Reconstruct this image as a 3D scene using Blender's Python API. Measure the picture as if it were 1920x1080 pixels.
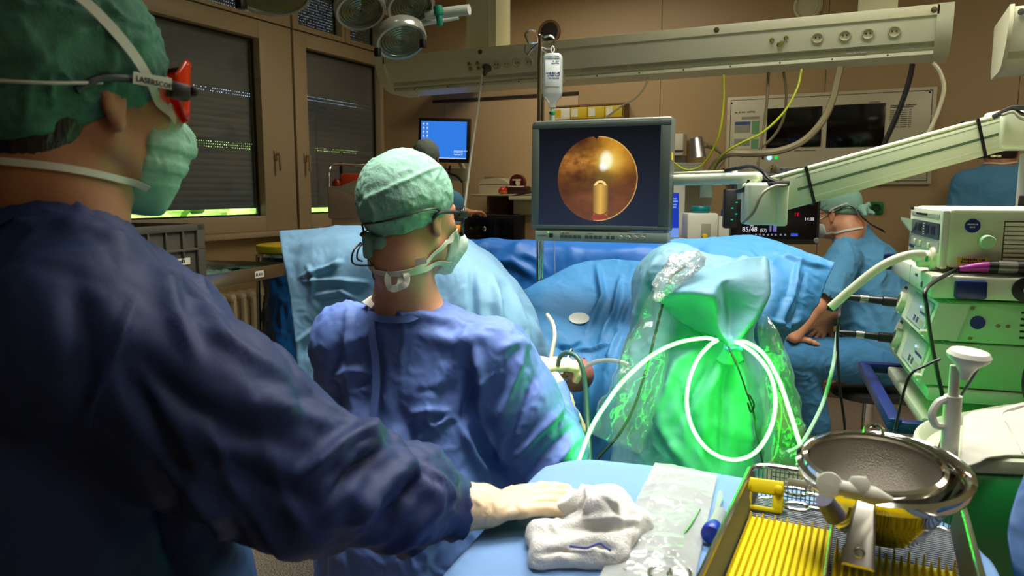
import bpy, bmesh, math, random
import numpy as np
from mathutils import Vector, Matrix, Euler

random.seed(7)
HS = 1.0                                       # scale of the body grids (1 = full detail)
sc = bpy.context.scene
for o in list(bpy.data.objects):
    bpy.data.objects.remove(o, do_unlink=True)
COL = sc.collection
R_ = math.radians

# ------------------------------------------------------------------ camera
FPX = 1400.0                                   # focal length in pixels of a 1920x1080 frame
PITCH, YAW = R_(7.3), R_(26.0)
CAM = Vector((0.0, 0.0, 1.40))
cam_data = bpy.data.cameras.new('camera')
cam = bpy.data.objects.new('camera', cam_data)
COL.objects.link(cam)
cam.location = CAM
cam.rotation_euler = (math.pi / 2 - PITCH, 0, YAW)
cam_data.sensor_width = 36.0
cam_data.lens = FPX / 1920 * 36.0
cam_data.clip_start = 0.05
cam_data.dof.use_dof = True
cam_data.dof.focus_distance = 2.3
cam_data.dof.aperture_fstop = 8.0
sc.camera = cam
CR = Euler(cam.rotation_euler).to_matrix()

# ------------------------------------------------------------------ view, world, room light
sc.view_settings.view_transform = 'Standard'
sc.view_settings.look = 'None'
sc.view_settings.gamma = 1.0
sc.view_settings.exposure = 0.0
sc.view_settings.use_curve_mapping = False
sc.cycles.use_denoising = True
sc.cycles.max_bounces = 7
sc.cycles.diffuse_bounces = 4
sc.cycles.transparent_max_bounces = 16
sc.cycles.caustics_reflective = False
sc.cycles.caustics_refractive = False
sc.cycles.sample_clamp_indirect = 4.0

w = bpy.data.worlds.new('daylight')
sc.world = w
w.use_nodes = True
wn = w.node_tree.nodes
wl = w.node_tree.links
bg = wn['Background']
sky = wn.new('ShaderNodeTexSky')
sky.sky_type = 'HOSEK_WILKIE'
sky.sun_direction = (0.5, 0.4, 0.75)
wl.new(sky.outputs[0], bg.inputs[0])
bg.inputs[1].default_value = 9.0

def area(name, loc, size, power, color, rot=(0, 0, 0), spread=180, shape='RECTANGLE'):
    d = bpy.data.lights.new(name, 'AREA')
    d.shape = shape
    d.size, d.size_y = size
    d.energy = power
    d.color = color
    d.spread = R_(spread)
    o = bpy.data.objects.new(name, d)
    COL.objects.link(o)
    o.location = loc
    o.rotation_euler = rot
    o.visible_camera = True
    return o
area('unseen_overhead_light', (-1.25, 1.48, 2.96), (0.6, 0.6), 6.5, (1.0, 0.98, 0.90), spread=62)  # added narrow lamp, brightens the left sheet and the surgeon
area('unseen_overhead_light', (1.0, 0.35, 2.96), (0.6, 0.6), 5, (1.0, 0.97, 0.88), spread=165)  # added lamp, lights the backs that face the camera
area('unseen_overhead_light', (-0.62, 1.36, 2.96), (0.5, 0.5), 5, (1.0, 0.98, 0.90), spread=50)  # added narrow lamp for the surgeon's shoulders and upper back
# general room light from assumed overhead lamps, out of view
area('unseen_overhead_light', (-0.15, 2.35, 2.96), (1.4, 0.7), 54, (1.0, 0.98, 0.88), spread=122)
area('unseen_overhead_light', (0.02, 0.80, 2.96), (0.5, 0.5), 2.2, (1.0, 0.97, 0.90), spread=48)  # added narrow cone to brighten the instrument table
area('unseen_overhead_light', (1.3, 3.2, 2.96), (0.6, 1.2), 22, (1.0, 0.90, 0.72), spread=170)
area('unseen_overhead_light', (-1.9, 4.4, 2.96), (1.2, 0.3), 17, (1.0, 0.90, 0.72), spread=170)

sund = bpy.data.lights.new('sun', 'SUN'); sund.energy = 22; sund.angle = R_(0.6); sund.color = (1.0, 0.96, 0.88)
sun = bpy.data.objects.new('sun', sund); COL.objects.link(sun); sun.rotation_euler = (R_(20), R_(38), 0)
# ------------------------------------------------------------------ placing helpers
def P(px, py, d):
    """World point seen at photo pixel (px, py) at depth d along the optical axis."""
    return CAM + CR @ Vector(((px - 960) / FPX * d, (540 - py) / FPX * d, -d))
def ray(px, py):
    return (CR @ Vector(((px - 960) / FPX, (540 - py) / FPX, -1))).normalized()
def PZ(px, py, z):
    v = ray(px, py); return CAM + v * ((z - CAM.z) / v.z)
def PY(px, py, y):
    v = ray(px, py); return CAM + v * ((y - CAM.y) / v.y)
def PXW(px, py, x):
    v = ray(px, py); return CAM + v * ((x - CAM.x) / v.x)
def pix(v):
    """(px, py, depth) arrays for world points."""
    v = np.asarray(v, float) - np.array(CAM)
    c = v @ np.array(CR)
    d = -c[..., 2]
    return 960 + FPX * c[..., 0] / d, 540 - FPX * c[..., 1] / d, d
RT = Vector((math.cos(YAW), math.sin(YAW), 0))        # camera's right on the floor plan
FW = Vector((-math.sin(YAW), math.cos(YAW), 0))       # camera's heading on the floor plan
UP = Vector((0, 0, 1))
def frame(o, x, z=UP):
    """4x4 with x axis along x, z close to z, origin o."""
    x = Vector(x).normalized(); z = Vector(z)
    y = z.cross(x).normalized(); z = x.cross(y).normalized()
    m = Matrix((x, y, z)).transposed().to_4x4(); m.translation = Vector(o)
    return m
def heading(a):
    """Horizontal unit vector, a degrees anticlockwise from the camera's right (90 = straight away)."""
    return RT * math.cos(R_(a)) + FW * math.sin(R_(a))

# ------------------------------------------------------------------ materials
def srgb(c):
    return tuple(((x / 255) / 12.92 if x / 255 <= 0.04045 else ((x / 255 + 0.055) / 1.055) ** 2.4) for x in c)
MATS = {}
def mat(name, rgb, rough=0.5, metal=0.0, bump=0.0, bscale=200.0, var=0.06, vscale=6.0, spec=0.5,
        emit=None, estr=0.0, transl=0.0, alpha=1.0, coat=0.0, sheen=0.0, stretch=None, sss=0.0):
    if name in MATS: return MATS[name]
    m = bpy.data.materials.new(name); m.use_nodes = True
    nt = m.node_tree; n = nt.nodes; l = nt.links
    b = n['Principled BSDF']; out = n['Material Output']
    c = (*srgb(rgb), 1)
    tc = n.new('ShaderNodeTexCoord')
    src = tc.outputs['Object']
    if stretch:
        mp = n.new('ShaderNodeMapping'); mp.inputs['Scale'].default_value = stretch
        l.new(src, mp.inputs[0]); src = mp.outputs[0]
    if var > 0:
        ns = n.new('ShaderNodeTexNoise'); ns.inputs['Scale'].default_value = vscale
        ns.inputs['Detail'].default_value = 4
        l.new(src, ns.inputs['Vector'])
        mx = n.new('ShaderNodeMix'); mx.data_type = 'RGBA'
        mx.inputs[6].default_value = (*[x * (1 - var) for x in c[:3]], 1)
        mx.inputs[7].default_value = (*[min(1, x * (1 + var)) for x in c[:3]], 1)
        l.new(ns.outputs[0], mx.inputs[0]); l.new(mx.outputs[2], b.inputs['Base Color'])
    else:
        b.inputs['Base Color'].default_value = c
    b.inputs['Roughness'].default_value = rough
    b.inputs['Metallic'].default_value = metal
    b.inputs['Specular IOR Level'].default_value = spec
    b.inputs['Coat Weight'].default_value = coat
    b.inputs['Sheen Weight'].default_value = sheen
    if sss:
        b.inputs['Subsurface Weight'].default_value = sss
        b.inputs['Subsurface Radius'].default_value = (0.01, 0.004, 0.002)
    b.inputs['Alpha'].default_value = alpha
    if emit is not None:
        b.inputs['Emission Color'].default_value = (*srgb(emit), 1)
        b.inputs['Emission Strength'].default_value = estr
    if bump > 0:
        bn = n.new('ShaderNodeTexNoise'); bn.inputs['Scale'].default_value = bscale; bn.inputs['Detail'].default_value = 3
        l.new(src, bn.inputs['Vector'])
        bp = n.new('ShaderNodeBump'); bp.inputs['Strength'].default_value = bump; bp.inputs['Distance'].default_value = 0.004
        l.new(bn.outputs[0], bp.inputs['Height']); l.new(bp.outputs[0], b.inputs['Normal'])
    if transl > 0:
        t = n.new('ShaderNodeBsdfTranslucent'); t.inputs[0].default_value = c
        mx2 = n.new('ShaderNodeMixShader'); mx2.inputs[0].default_value = transl
        l.new(b.outputs[0], mx2.inputs[1]); l.new(t.outputs[0], mx2.inputs[2]); l.new(mx2.outputs[0], out.inputs[0])
    MATS[name] = m
    return m
def clear_mat(name, rgb=(255, 255, 255), fac=0.15, rough=0.08, bump=0.0, bscale=30, base=(230, 235, 235), body=0.1):
    """Thin clear film: mostly see-through, with gloss and a little body."""
    if name in MATS: return MATS[name]
    m = bpy.data.materials.new(name); m.use_nodes = True
    nt = m.node_tree; n = nt.nodes; l = nt.links
    for x in list(n):
        if x.type != 'OUTPUT_MATERIAL': n.remove(x)
    out = n['Material Output']
    tr = n.new('ShaderNodeBsdfTransparent'); tr.inputs[0].default_value = (*srgb(rgb), 1)
    gl = n.new('ShaderNodeBsdfGlossy'); gl.inputs['Roughness'].default_value = rough
    df = n.new('ShaderNodeBsdfDiffuse'); df.inputs[0].default_value = (*srgb(base), 1)
    lw = n.new('ShaderNodeLayerWeight'); lw.inputs[0].default_value = 0.25
    mp = n.new('ShaderNodeMath'); mp.operation = 'MULTIPLY_ADD'
    l.new(lw.outputs['Fresnel'], mp.inputs[0]); mp.inputs[1].default_value = 0.3; mp.inputs[2].default_value = fac
    m1 = n.new('ShaderNodeMixShader'); m1.inputs[0].default_value = body
    l.new(tr.outputs[0], m1.inputs[1]); l.new(df.outputs[0], m1.inputs[2])
    m2 = n.new('ShaderNodeMixShader')
    l.new(mp.outputs[0], m2.inputs[0]); l.new(m1.outputs[0], m2.inputs[1]); l.new(gl.outputs[0], m2.inputs[2])
    l.new(m2.outputs[0], out.inputs[0])
    if bump:
        tc = n.new('ShaderNodeTexCoord')
        bn = n.new('ShaderNodeTexNoise'); bn.inputs['Scale'].default_value = bscale
        l.new(tc.outputs['Object'], bn.inputs['Vector'])
        bp = n.new('ShaderNodeBump'); bp.inputs['Strength'].default_value = bump; bp.inputs['Distance'].default_value = 0.01
        l.new(bn.outputs[0], bp.inputs['Height']); l.new(bp.outputs[0], gl.inputs['Normal'])
    MATS[name] = m
    return m
def emit_mat(name, rgb, s):
    if name in MATS: return MATS[name]
    m = bpy.data.materials.new(name); m.use_nodes = True
    n = m.node_tree.nodes
    n.remove(n['Principled BSDF'])
    e = n.new('ShaderNodeEmission'); e.inputs[0].default_value = (*srgb(rgb), 1); e.inputs[1].default_value = s
    m.node_tree.links.new(e.outputs[0], n['Material Output'].inputs[0])
    MATS[name] = m
    return m

# ------------------------------------------------------------------ scene graph helpers
def tag(o, label=None, cat=None, group=None, kind=None):
    if label: o['label'] = label
    if cat: o['category'] = cat
    if group: o['group'] = group
    if kind: o['kind'] = kind
    return o
def thing(name, label, cat, loc, group=None):
    o = bpy.data.objects.new(name, None)
    o.empty_display_size = 0.05
    COL.objects.link(o)
    o.location = Vector(loc)
    return tag(o, label, cat, group)
def root_loc(o):
    v = Vector((0, 0, 0))
    while o is not None:
        v += o.location; o = o.parent
    return v

def catmull(pts, n=8, closed=False):
    pts = [Vector(p) for p in pts]
    if len(pts) < 3 and not closed:
        return [pts[0].lerp(pts[-1], i / n) for i in range(n + 1)]
    out = []; m = len(pts)
    rng = range(m) if closed else range(m - 1)
    for i in rng:
        if closed: p0, p1, p2, p3 = pts[i - 1], pts[i], pts[(i + 1) % m], pts[(i + 2) % m]
        else:
            p1, p2 = pts[i], pts[i + 1]
            p0 = pts[i - 1] if i > 0 else p1 * 2 - p2
            p3 = pts[i + 2] if i + 2 < m else p2 * 2 - p1
        for k in range(n):
            t = k / n
            out.append(0.5 * ((2 * p1) + (p2 - p0) * t + (2 * p0 - 5 * p1 + 4 * p2 - p3) * t * t + (3 * p1 - p0 - 3 * p2 + p3) * t ** 3))
    if not closed: out.append(pts[-1])
    return out

class MB:
    """Collects shapes (in the frame self.M) and links them as one mesh object."""
    def __init__(self, M=None):
        self.v = []; self.f = []; self.mi = []; self.M = M or Matrix.Identity(4); self.m = 0; self.flat = set()
    def add(self, verts, faces, smooth=True):
        b = len(self.v)
        self.v += [self.M @ Vector(p) for p in verts]
        for f in faces:
            if not smooth: self.flat.add(len(self.f))
            self.f.append([b + i for i in f]); self.mi.append(self.m)
        return self
    def bm(self, bm, smooth=True):
        bm.verts.index_update()
        self.add([v.co.copy() for v in bm.verts], [[v.index for v in f.verts] for f in bm.faces], smooth)
        bm.free(); return self
    def box(self, c, s, bev=0.0, rot=None, seg=2):
        bm = bmesh.new(); bmesh.ops.create_cube(bm, size=1.0)
        for v in bm.verts: v.co = Vector((v.co.x * s[0], v.co.y * s[1], v.co.z * s[2]))
        if bev > 0:
            bmesh.ops.bevel(bm, geom=list(bm.edges), offset=min(bev, min(s) * 0.49), segments=seg, affect='EDGES', profile=0.5)
        for v in bm.verts:
            if rot is not None: v.co = rot @ v.co
            v.co += Vector(c)
        return self.bm(bm, smooth=bev > 0)
    def bx(self, a, b, bev=0.0):
        a, b = Vector(a), Vector(b)
        return self.box((a + b) / 2, [abs(b[i] - a[i]) for i in range(3)], bev)
    def cyl(self, a, b, r0, r1=None, n=20, cap=True):
        r1 = r0 if r1 is None else r1
        return self.loft([a, b], [r0, r1], n, cap, sharp=True)
    def loft(self, pts, rads, n=12, cap=True, sharp=False, flat=None):
        """Tube along points with a radius per point (flat = (direction, factor) squashes it)."""
        pts = [Vector(p) for p in pts]; m = len(pts); V = []; Fc = []
        t0 = (pts[1] - pts[0]).normalized()
        ref = Vector((0, 0, 1)) if abs(t0.z) < 0.9 else Vector((1, 0, 0))
        u = t0.cross(ref).normalized()
        for i in range(m):
            t = (pts[min(i + 1, m - 1)] - pts[max(i - 1, 0)])
            t = t.normalized() if t.length > 1e-9 else t0
            u = (u - t * u.dot(t)).normalized(); w = t.cross(u)
            r = rads[i] if hasattr(rads, '__len__') else rads
            for k in range(n):
                a = 2 * math.pi * k / n
                V.append(pts[i] + (u * math.cos(a) + w * math.sin(a)) * r)
        for i in range(m - 1):
            for k in range(n):
                k2 = (k + 1) % n
                Fc.append((i * n + k, i * n + k2, (i + 1) * n + k2, (i + 1) * n + k))
        self.add(V, Fc, True)
        if cap:
            self.add(V[:n], [tuple(reversed(range(n)))], False)
            self.add(V[-n:], [tuple(range(n))], False)
        return self
    def tube(self, pts, r, n=8, sub=8, cap=True):
        q = catmull(pts, sub)
        if hasattr(r, '__len__'):
            rr = [float(np.interp(i / (len(q) - 1) * (len(r) - 1), range(len(r)), r)) for i in range(len(q))]
        else: rr = [r] * len(q)
        return self.loft(q, rr, n, cap)
    def lathe(self, prof, o, axis=(0, 0, 1), n=32):
        """prof: list of (radius, height) along axis from o."""
        ax = Vector(axis).normalized()
        ref = Vector((1, 0, 0)) if abs(ax.x) < 0.9 else Vector((0, 1, 0))
        u = ax.cross(ref).normalized(); w = ax.cross(u)
        V = []; Fc = []
        for r, h in prof:
            for k in range(n):
                a = 2 * math.pi * k / n
                V.append(Vector(o) + ax * h + (u * math.cos(a) + w * math.sin(a)) * max(r, 1e-5))
        for i in range(len(prof) - 1):
            for k in range(n):
                k2 = (k + 1) % n
                Fc.append((i * n + k, i * n + k2, (i + 1) * n + k2, (i + 1) * n + k))
        return self.add(V, Fc, True)
    def prism(self, poly, ext, smooth=False):
        """poly: planar loop of points, ext: extrusion vector."""
        n = len(poly); e = Vector(ext)
        V = [Vector(p) for p in poly] + [Vector(p) + e for p in poly]
        Fc = [tuple(reversed(range(n))), tuple(range(n, 2 * n))] + [(i, (i + 1) % n, n + (i + 1) % n, n + i) for i in range(n)]
        return self.add(V, Fc, smooth)
    def poly(self, pts):
        return self.add(pts, [tuple(range(len(pts)))], False)
    def grid(self, fn, nu, nv):
        V = [fn(i / nu, j / nv) for j in range(nv + 1) for i in range(nu + 1)]
        Fc = [(j * (nu + 1) + i, j * (nu + 1) + i + 1, (j + 1) * (nu + 1) + i + 1, (j + 1) * (nu + 1) + i) for j in range(nv) for i in range(nu)]
        return self.add(V, Fc, True)
    def gridv(self, fn, nu, nv):
        """Like grid, fn takes arrays (u, v) and returns an (n, 3) array."""
        u, v = np.meshgrid(np.linspace(0, 1, nu + 1), np.linspace(0, 1, nv + 1))
        V = fn(u.ravel(), v.ravel())
        Fc = [(j * (nu + 1) + i, j * (nu + 1) + i + 1, (j + 1) * (nu + 1) + i + 1, (j + 1) * (nu + 1) + i) for j in range(nv) for i in range(nu)]
        return self.add([Vector(p) for p in V], Fc, True)
    def disc(self, c, nrm, r, n=24, r2=None):
        """Flat disc (r2: elliptical second radius)."""
        nrm = Vector(nrm).normalized()
        ref = UP if abs(nrm.z) < 0.9 else Vector((1, 0, 0))
        u = ref.cross(nrm).normalized(); w = nrm.cross(u)
        return self.poly([Vector(c) + u * r * math.cos(2 * math.pi * k / n) + w * (r2 or r) * math.sin(2 * math.pi * k / n) for k in range(n)])
    def text(self, s, o, x, y, size, align='LEFT', ext=0.0004):
        cu = bpy.data.curves.new('lettering', 'FONT'); cu.body = s; cu.size = size; cu.extrude = ext; cu.resolution_u = 2
        cu.align_x = align
        ob = bpy.data.objects.new('lettering', cu); COL.objects.link(ob)
        dg = bpy.context.evaluated_depsgraph_get(); me = bpy.data.meshes.new_from_object(ob.evaluated_get(dg))
        x = Vector(x).normalized(); y = Vector(y); y = (y - x * y.dot(x)).normalized(); z = x.cross(y)
        self.add([Vector(o) + x * v.co.x + y * v.co.y + z * v.co.z for v in me.vertices], [list(p.vertices) for p in me.polygons], False)
        bpy.data.objects.remove(ob, do_unlink=True); bpy.data.curves.remove(cu); bpy.data.meshes.remove(me)
        return self
    def marks(self, s, o, x, y, size):
        """Print too small to read: one little bar per letter, s gives the letters in each word."""
        x = Vector(x).normalized(); y = Vector(y); y = (y - x * y.dot(x)).normalized(); n = x.cross(y) * .0004
        rn = random.Random(sum(s) * 31 + int(size * 1e5)); p = Vector(o)
        for count in s:
            for _ in range(count):
                w, h = size * rn.uniform(.28, .46), size * rn.uniform(.45, .72)
                a = p + n; self.prism([a, a + x * w, a + x * w + y * h, a + y * h], -n * 1.5)
                p = p + x * size * .56
            p = p + x * size * .56
        return self
    def build(self, name, mats, parent=None, base=None, auto=40):
        me = bpy.data.meshes.new(name)
        if parent is not None: off = root_loc(parent)
        elif base is not None: off = Vector(base)
        else:
            a = np.array([tuple(p) for p in self.v]); lo, hi = a.min(0), a.max(0)
            off = Vector(((lo[0] + hi[0]) / 2, (lo[1] + hi[1]) / 2, lo[2]))
        me.from_pydata([p - off for p in self.v], [], self.f)
        if not isinstance(mats, (list, tuple)): mats = [mats]
        for m in mats: me.materials.append(m)
        me.polygons.foreach_set('material_index', self.mi)
        me.polygons.foreach_set('use_smooth', [i not in self.flat for i in range(len(self.f))])
        me.validate(); me.update()
        o = bpy.data.objects.new(name, me); COL.objects.link(o)
        if parent is not None: o.parent = parent
        else: o.location = off
        if auto: me.set_sharp_from_angle(angle=R_(auto))
        return o
def part(name, mb, m, parent, label=None, auto=40):
    o = mb.build(name, m, parent, auto=auto)
    if label: o['label'] = label
    return o
def structure(name, mb, m, parent=None):
    o = mb.build(name, m, parent)
    if parent is None: o['kind'] = 'structure'
    return o
def solo(name, mb, m, label, cat, group=None, kind=None, auto=40):
    return tag(mb.build(name, m, auto=auto), label, cat, group, kind)

# ------------------------------------------------------------------ numpy noise
_rng = np.random.default_rng(11)
_perm = _rng.permutation(256); _perm = np.concatenate([_perm, _perm, _perm])
_grad = _rng.normal(size=(256, 3)); _grad /= np.linalg.norm(_grad, axis=1)[:, None]
def noise3(p):
    p = np.asarray(p, float); i = np.floor(p).astype(int); f = p - i; i &= 255
    u = f * f * f * (f * (f * 6 - 15) + 10)
    def g(dx, dy, dz):
        h = _perm[_perm[_perm[(i[:, 0] + dx) & 255] + ((i[:, 1] + dy) & 255)] + ((i[:, 2] + dz) & 255)]
        q = _grad[h]; return q[:, 0] * (f[:, 0] - dx) + q[:, 1] * (f[:, 1] - dy) + q[:, 2] * (f[:, 2] - dz)
    x = [[g(0, b, c) * (1 - u[:, 0]) + g(1, b, c) * u[:, 0] for c in (0, 1)] for b in (0, 1)]
    y = [x[0][c] * (1 - u[:, 1]) + x[1][c] * u[:, 1] for c in (0, 1)]
    return (y[0] * (1 - u[:, 2]) + y[1] * u[:, 2]) * 1.6
def ridge(p):
    return 1 - np.abs(noise3(p)) * 2.2
def facets(p):
    """Creased, paper-like field: distance to the nearest feature point, sharp at cell borders."""
    p = np.asarray(p, float); i = np.floor(p).astype(int); f = p - i
    d1 = np.full(len(p), 9.0); d2 = d1.copy()
    for dx in (-1, 0, 1):
        for dy in (-1, 0, 1):
            for dz in (-1, 0, 1):
                h = _perm[_perm[_perm[(i[:, 0] + dx) & 255] + ((i[:, 1] + dy) & 255)] + ((i[:, 2] + dz) & 255)]
                q = _grad[h] * 0.45 + 0.5 + np.array([dx, dy, dz]) - f
                d = np.linalg.norm(q, axis=1)
                d2 = np.minimum(np.maximum(d, d1), d2); d1 = np.minimum(d1, d)
    return d2 - d1
def crumple(p, s, seed=0.0, stretch=(1, 1, 1)):
    """Cloth-like height field of unit size: soft rolls plus sharp creases."""
    q = np.asarray(p, float) * np.array(stretch) / s + seed
    w = q + 0.6 * np.stack([noise3(q + 7.1), noise3(q + 3.3), noise3(q + 5.7)], 1)
    r = np.clip(1 - np.abs(noise3(w * 1.25 + 9)) * 2.6, 0, 1) ** 1.6 * np.clip(0.4 + noise3(q * 0.7 + 4) * 1.8, 0, 1)
    return 0.8 * noise3(w) + 1.0 * r + 0.2 * noise3(w * 3.9) + 0.5 * np.minimum(facets(w * 1.1), 0.45) - 0.4

# ------------------------------------------------------------------ distance-field bodies
def smin(a, b, k):
    if k <= 0: return np.minimum(a, b)
    h = np.maximum(k - np.abs(a - b), 0) / k
    return np.minimum(a, b) - h * h * k * 0.25
def _prim(pr, p):
    t = pr[0]
    if t == 'c':
        _, a, b, ra, rb, k = pr
        ba = b - a; L = max(ba @ ba, 1e-12)
        s = np.clip(((p - a) @ ba) / L, 0, 1)
        return np.linalg.norm(p - a - s[:, None] * ba, axis=1) - (ra + s * (rb - ra))
    if t == 'e':
        _, c, r, rot, k = pr
        q = (p - c) @ rot; r = np.maximum(r, 1e-4)
        k0 = np.linalg.norm(q / r, axis=1); k1 = np.linalg.norm(q / (r * r), axis=1)
        return k0 * (k0 - 1) / np.maximum(k1, 1e-9)
    if t == 'ec':
        _, a, b, ra, rb, side, k = pr           # elliptical cone, ra/rb = (side radius, other radius)
        ba = b - a; L = max(ba @ ba, 1e-12); ax = ba / math.sqrt(L)
        s = np.clip(((p - a) @ ba) / L, 0, 1)
        o = p - a - s[:, None] * ba
        sd = side - ax * (side @ ax); sd = sd / np.linalg.norm(sd); w = np.cross(ax, sd)
        r1 = ra[0] + s * (rb[0] - ra[0]); r2 = ra[1] + s * (rb[1] - ra[1]); r3 = np.minimum(r1, r2)
        q = np.stack([o @ sd, o @ w, o @ ax], 1); r = np.stack([r1, r2, r3], 1)
        k0 = np.linalg.norm(q / r, axis=1); k1 = np.linalg.norm(q / (r * r), axis=1)
        return np.where(k0 < 1e-6, -r3, k0 * (k0 - 1) / np.maximum(k1, 1e-9))
    if t == 'b':
        _, c, h, rot, rd, k = pr
        q = np.abs((p - c) @ rot) - (h - rd)
        return np.linalg.norm(np.maximum(q, 0), axis=1) + np.minimum(q.max(1), 0) - rd
    if t == 'h':                                  # half space: inside where (p-c).n < 0
        _, c, nrm, k = pr
        return (p - c) @ nrm
def sdf(prims, p):
    """prims: ('+', prim) joins, ('-', prim) cuts, ('&', prim) keeps only the overlap."""
    d = np.full(len(p), 1e3)
    for op, pr in prims:
        e = _prim(pr, p); k = pr[-1]
        if op == '+': d = smin(d, e, k)
        elif op == '-': d = -smin(-d, e, k)
        else: d = -smin(-d, -e, k)
    return d
def fsdf(prims, p, limit=6000):
    """sdf with shapes far from each cluster of points left out."""
    if len(p) <= limit or len(prims) < 5:
        if len(p) == 0: return np.zeros(0)
        lo, hi = p.min(0), p.max(0); c = ((lo + hi) / 2)[None]; r = float(np.linalg.norm(hi - lo)) / 2
        ds = [float(_prim(pr, c)[0]) if op == '+' else -1e9 for op, pr in prims]
        m = min([d for d, (op, _) in zip(ds, prims) if op == '+'] or [0])
        keep = [q for d, q in zip(ds, prims) if d <= max(m, 0) * 1.5 + 2.2 * r + .14]
        return sdf(keep, p)
    ax = int(np.argmax(p.max(0) - p.min(0))); o = np.argsort(p[:, ax], kind='stable'); h = len(o) // 2
    d = np.empty(len(p)); d[o[:h]] = fsdf(prims, p[o[:h]], limit); d[o[h:]] = fsdf(prims, p[o[h:]], limit)
    return d
def A3(v): return np.array(tuple(v), float)
I3 = np.eye(3)
class Sdf:
    """A body as blended shapes, given in the frame M."""
    def __init__(self, M=None): self.p = []; self.M = M or Matrix.Identity(4)
    def pt(self, v): return A3(self.M @ Vector(v))
    def rot(self, r=None): 
        m = self.M.to_3x3()
        if r is not None: m = m @ (r if isinstance(r, Matrix) else Euler(r).to_matrix())
        return np.array(m)
    def c(self, a, b, ra, rb, k=0.02, op='+'): self.p.append((op, ('c', self.pt(a), self.pt(b), ra, rb, k))); return self
    def chain(self, pts, rads, k=0.02):
        for i in range(len(pts) - 1): self.c(pts[i], pts[i + 1], rads[i], rads[i + 1], k)
        return self
    def e(self, c, r, k=0.02, rot=None, op='+'): self.p.append((op, ('e', self.pt(c), np.array(r, float), self.rot(rot), k))); return self
    def ec(self, a, b, ra, rb, side, k=0.03, op='+'):
        self.p.append((op, ('ec', self.pt(a), self.pt(b), ra, rb, A3(self.M.to_3x3() @ Vector(side)), k))); return self
    def b(self, c, h, rd=0.01, k=0.01, rot=None, op='+'): self.p.append((op, ('b', self.pt(c), np.array(h, float), self.rot(rot), rd, k))); return self
    def h(self, c, n, k=0.01, op='&'):
        n = self.M.to_3x3() @ Vector(n); self.p.append((op, ('h', self.pt(c), A3(n.normalized()), k))); return self
    def snap(self, pts, off=0.0, it=6):
        p = np.array([tuple(q) for q in pts], float)
        for _ in range(it):
            d = sdf(self.p, p); g = self.grad(p); p = p - g * (d - off)[:, None]
        return [Vector(q) for q in p]
    def grad(self, p, e=0.002):
        n = len(p); q = np.concatenate([p + np.eye(3)[i] * e * s for i in range(3) for s in (1, -1)])
        q = q.reshape(6, n, 3).transpose(1, 0, 2).reshape(-1, 3)
        d = fsdf(self.p, q).reshape(n, 6); g = np.stack([d[:, 0] - d[:, 1], d[:, 2] - d[:, 3], d[:, 4] - d[:, 5]], 1)
        return g / np.maximum(np.linalg.norm(g, axis=1)[:, None], 1e-9)
    def bounds(self):
        lo = np.full(3, 1e9); hi = -lo
        for op, q in self.p:
            if op != '+': continue
            if q[0] == 'c': pts = [q[1] - q[3], q[1] + q[3], q[2] - q[4], q[2] + q[4]]
            elif q[0] == 'ec': pts = [q[1] - max(q[3]), q[1] + max(q[3]), q[2] - max(q[4]), q[2] + max(q[4])]
            elif q[0] in 'eb': m = np.abs(q[3]) @ q[2]; pts = [q[1] - m, q[1] + m]
            else: continue
            lo = np.minimum(lo, np.min(pts, 0)); hi = np.maximum(hi, np.max(pts, 0))
        return lo, hi
    def mesh(self, h, disp=None, post=None, field=None):
        h = h * HS
        lo, hi = self.bounds(); pad = 3 * h + 0.01; lo -= pad; hi += pad
        B = 6; n = (np.ceil((hi - lo) / (h * B)).astype(int) + 1)
        f = field or (lambda q: fsdf(self.p, q))
        cc = np.stack(np.meshgrid(*[np.arange(k) for k in n], indexing='ij'), -1).reshape(-1, 3)
        d = f(lo + (cc + 0.5) * h * B)
        act = np.abs(d) < h * B * 1.9
        N = n * B
        vol = np.repeat(np.repeat(np.repeat(np.sign(d).reshape(n), B, 0), B, 1), B, 2).astype(np.float32) * 1.0
        loc = np.stack(np.meshgrid(*[np.arange(B)] * 3, indexing='ij'), -1).reshape(-1, 3)
        idx = (cc[act][:, None, :] * B + loc[None]).reshape(-1, 3)
        for s in range(0, len(idx), 400000):
            ii = idx[s:s + 400000]
            vol[ii[:, 0], ii[:, 1], ii[:, 2]] = f(lo + ii * h)
        ins = vol < 0
        c = sum(ins[a:N[0] - 1 + a, b:N[1] - 1 + b, e:N[2] - 1 + e].astype(np.int8) for a in (0, 1) for b in (0, 1) for e in (0, 1))
        cells = np.argwhere((c > 0) & (c < 8))
        cid = np.full(N - 1, -1, np.int64); cid[cells[:, 0], cells[:, 1], cells[:, 2]] = np.arange(len(cells))
        acc = np.zeros((len(cells), 3)); cnt = np.zeros(len(cells))
        cor = [(a, b, e) for a in (0, 1) for b in (0, 1) for e in (0, 1)]
        for a in cor:
            for b in cor:
                if sum(abs(x - y) for x, y in zip(a, b)) == 1 and a < b:
                    va = vol[cells[:, 0] + a[0], cells[:, 1] + a[1], cells[:, 2] + a[2]]; vb = vol[cells[:, 0] + b[0], cells[:, 1] + b[1], cells[:, 2] + b[2]]
                    x = (va < 0) != (vb < 0)
                    t = np.where(x, va / np.where(x, va - vb, 1), 0)
                    pnt = np.array(a) + t[:, None] * (np.array(b) - np.array(a))
                    acc += pnt * x[:, None]; cnt += x
        V = lo + (cells + acc / cnt[:, None]) * h
        Q = []
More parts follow.
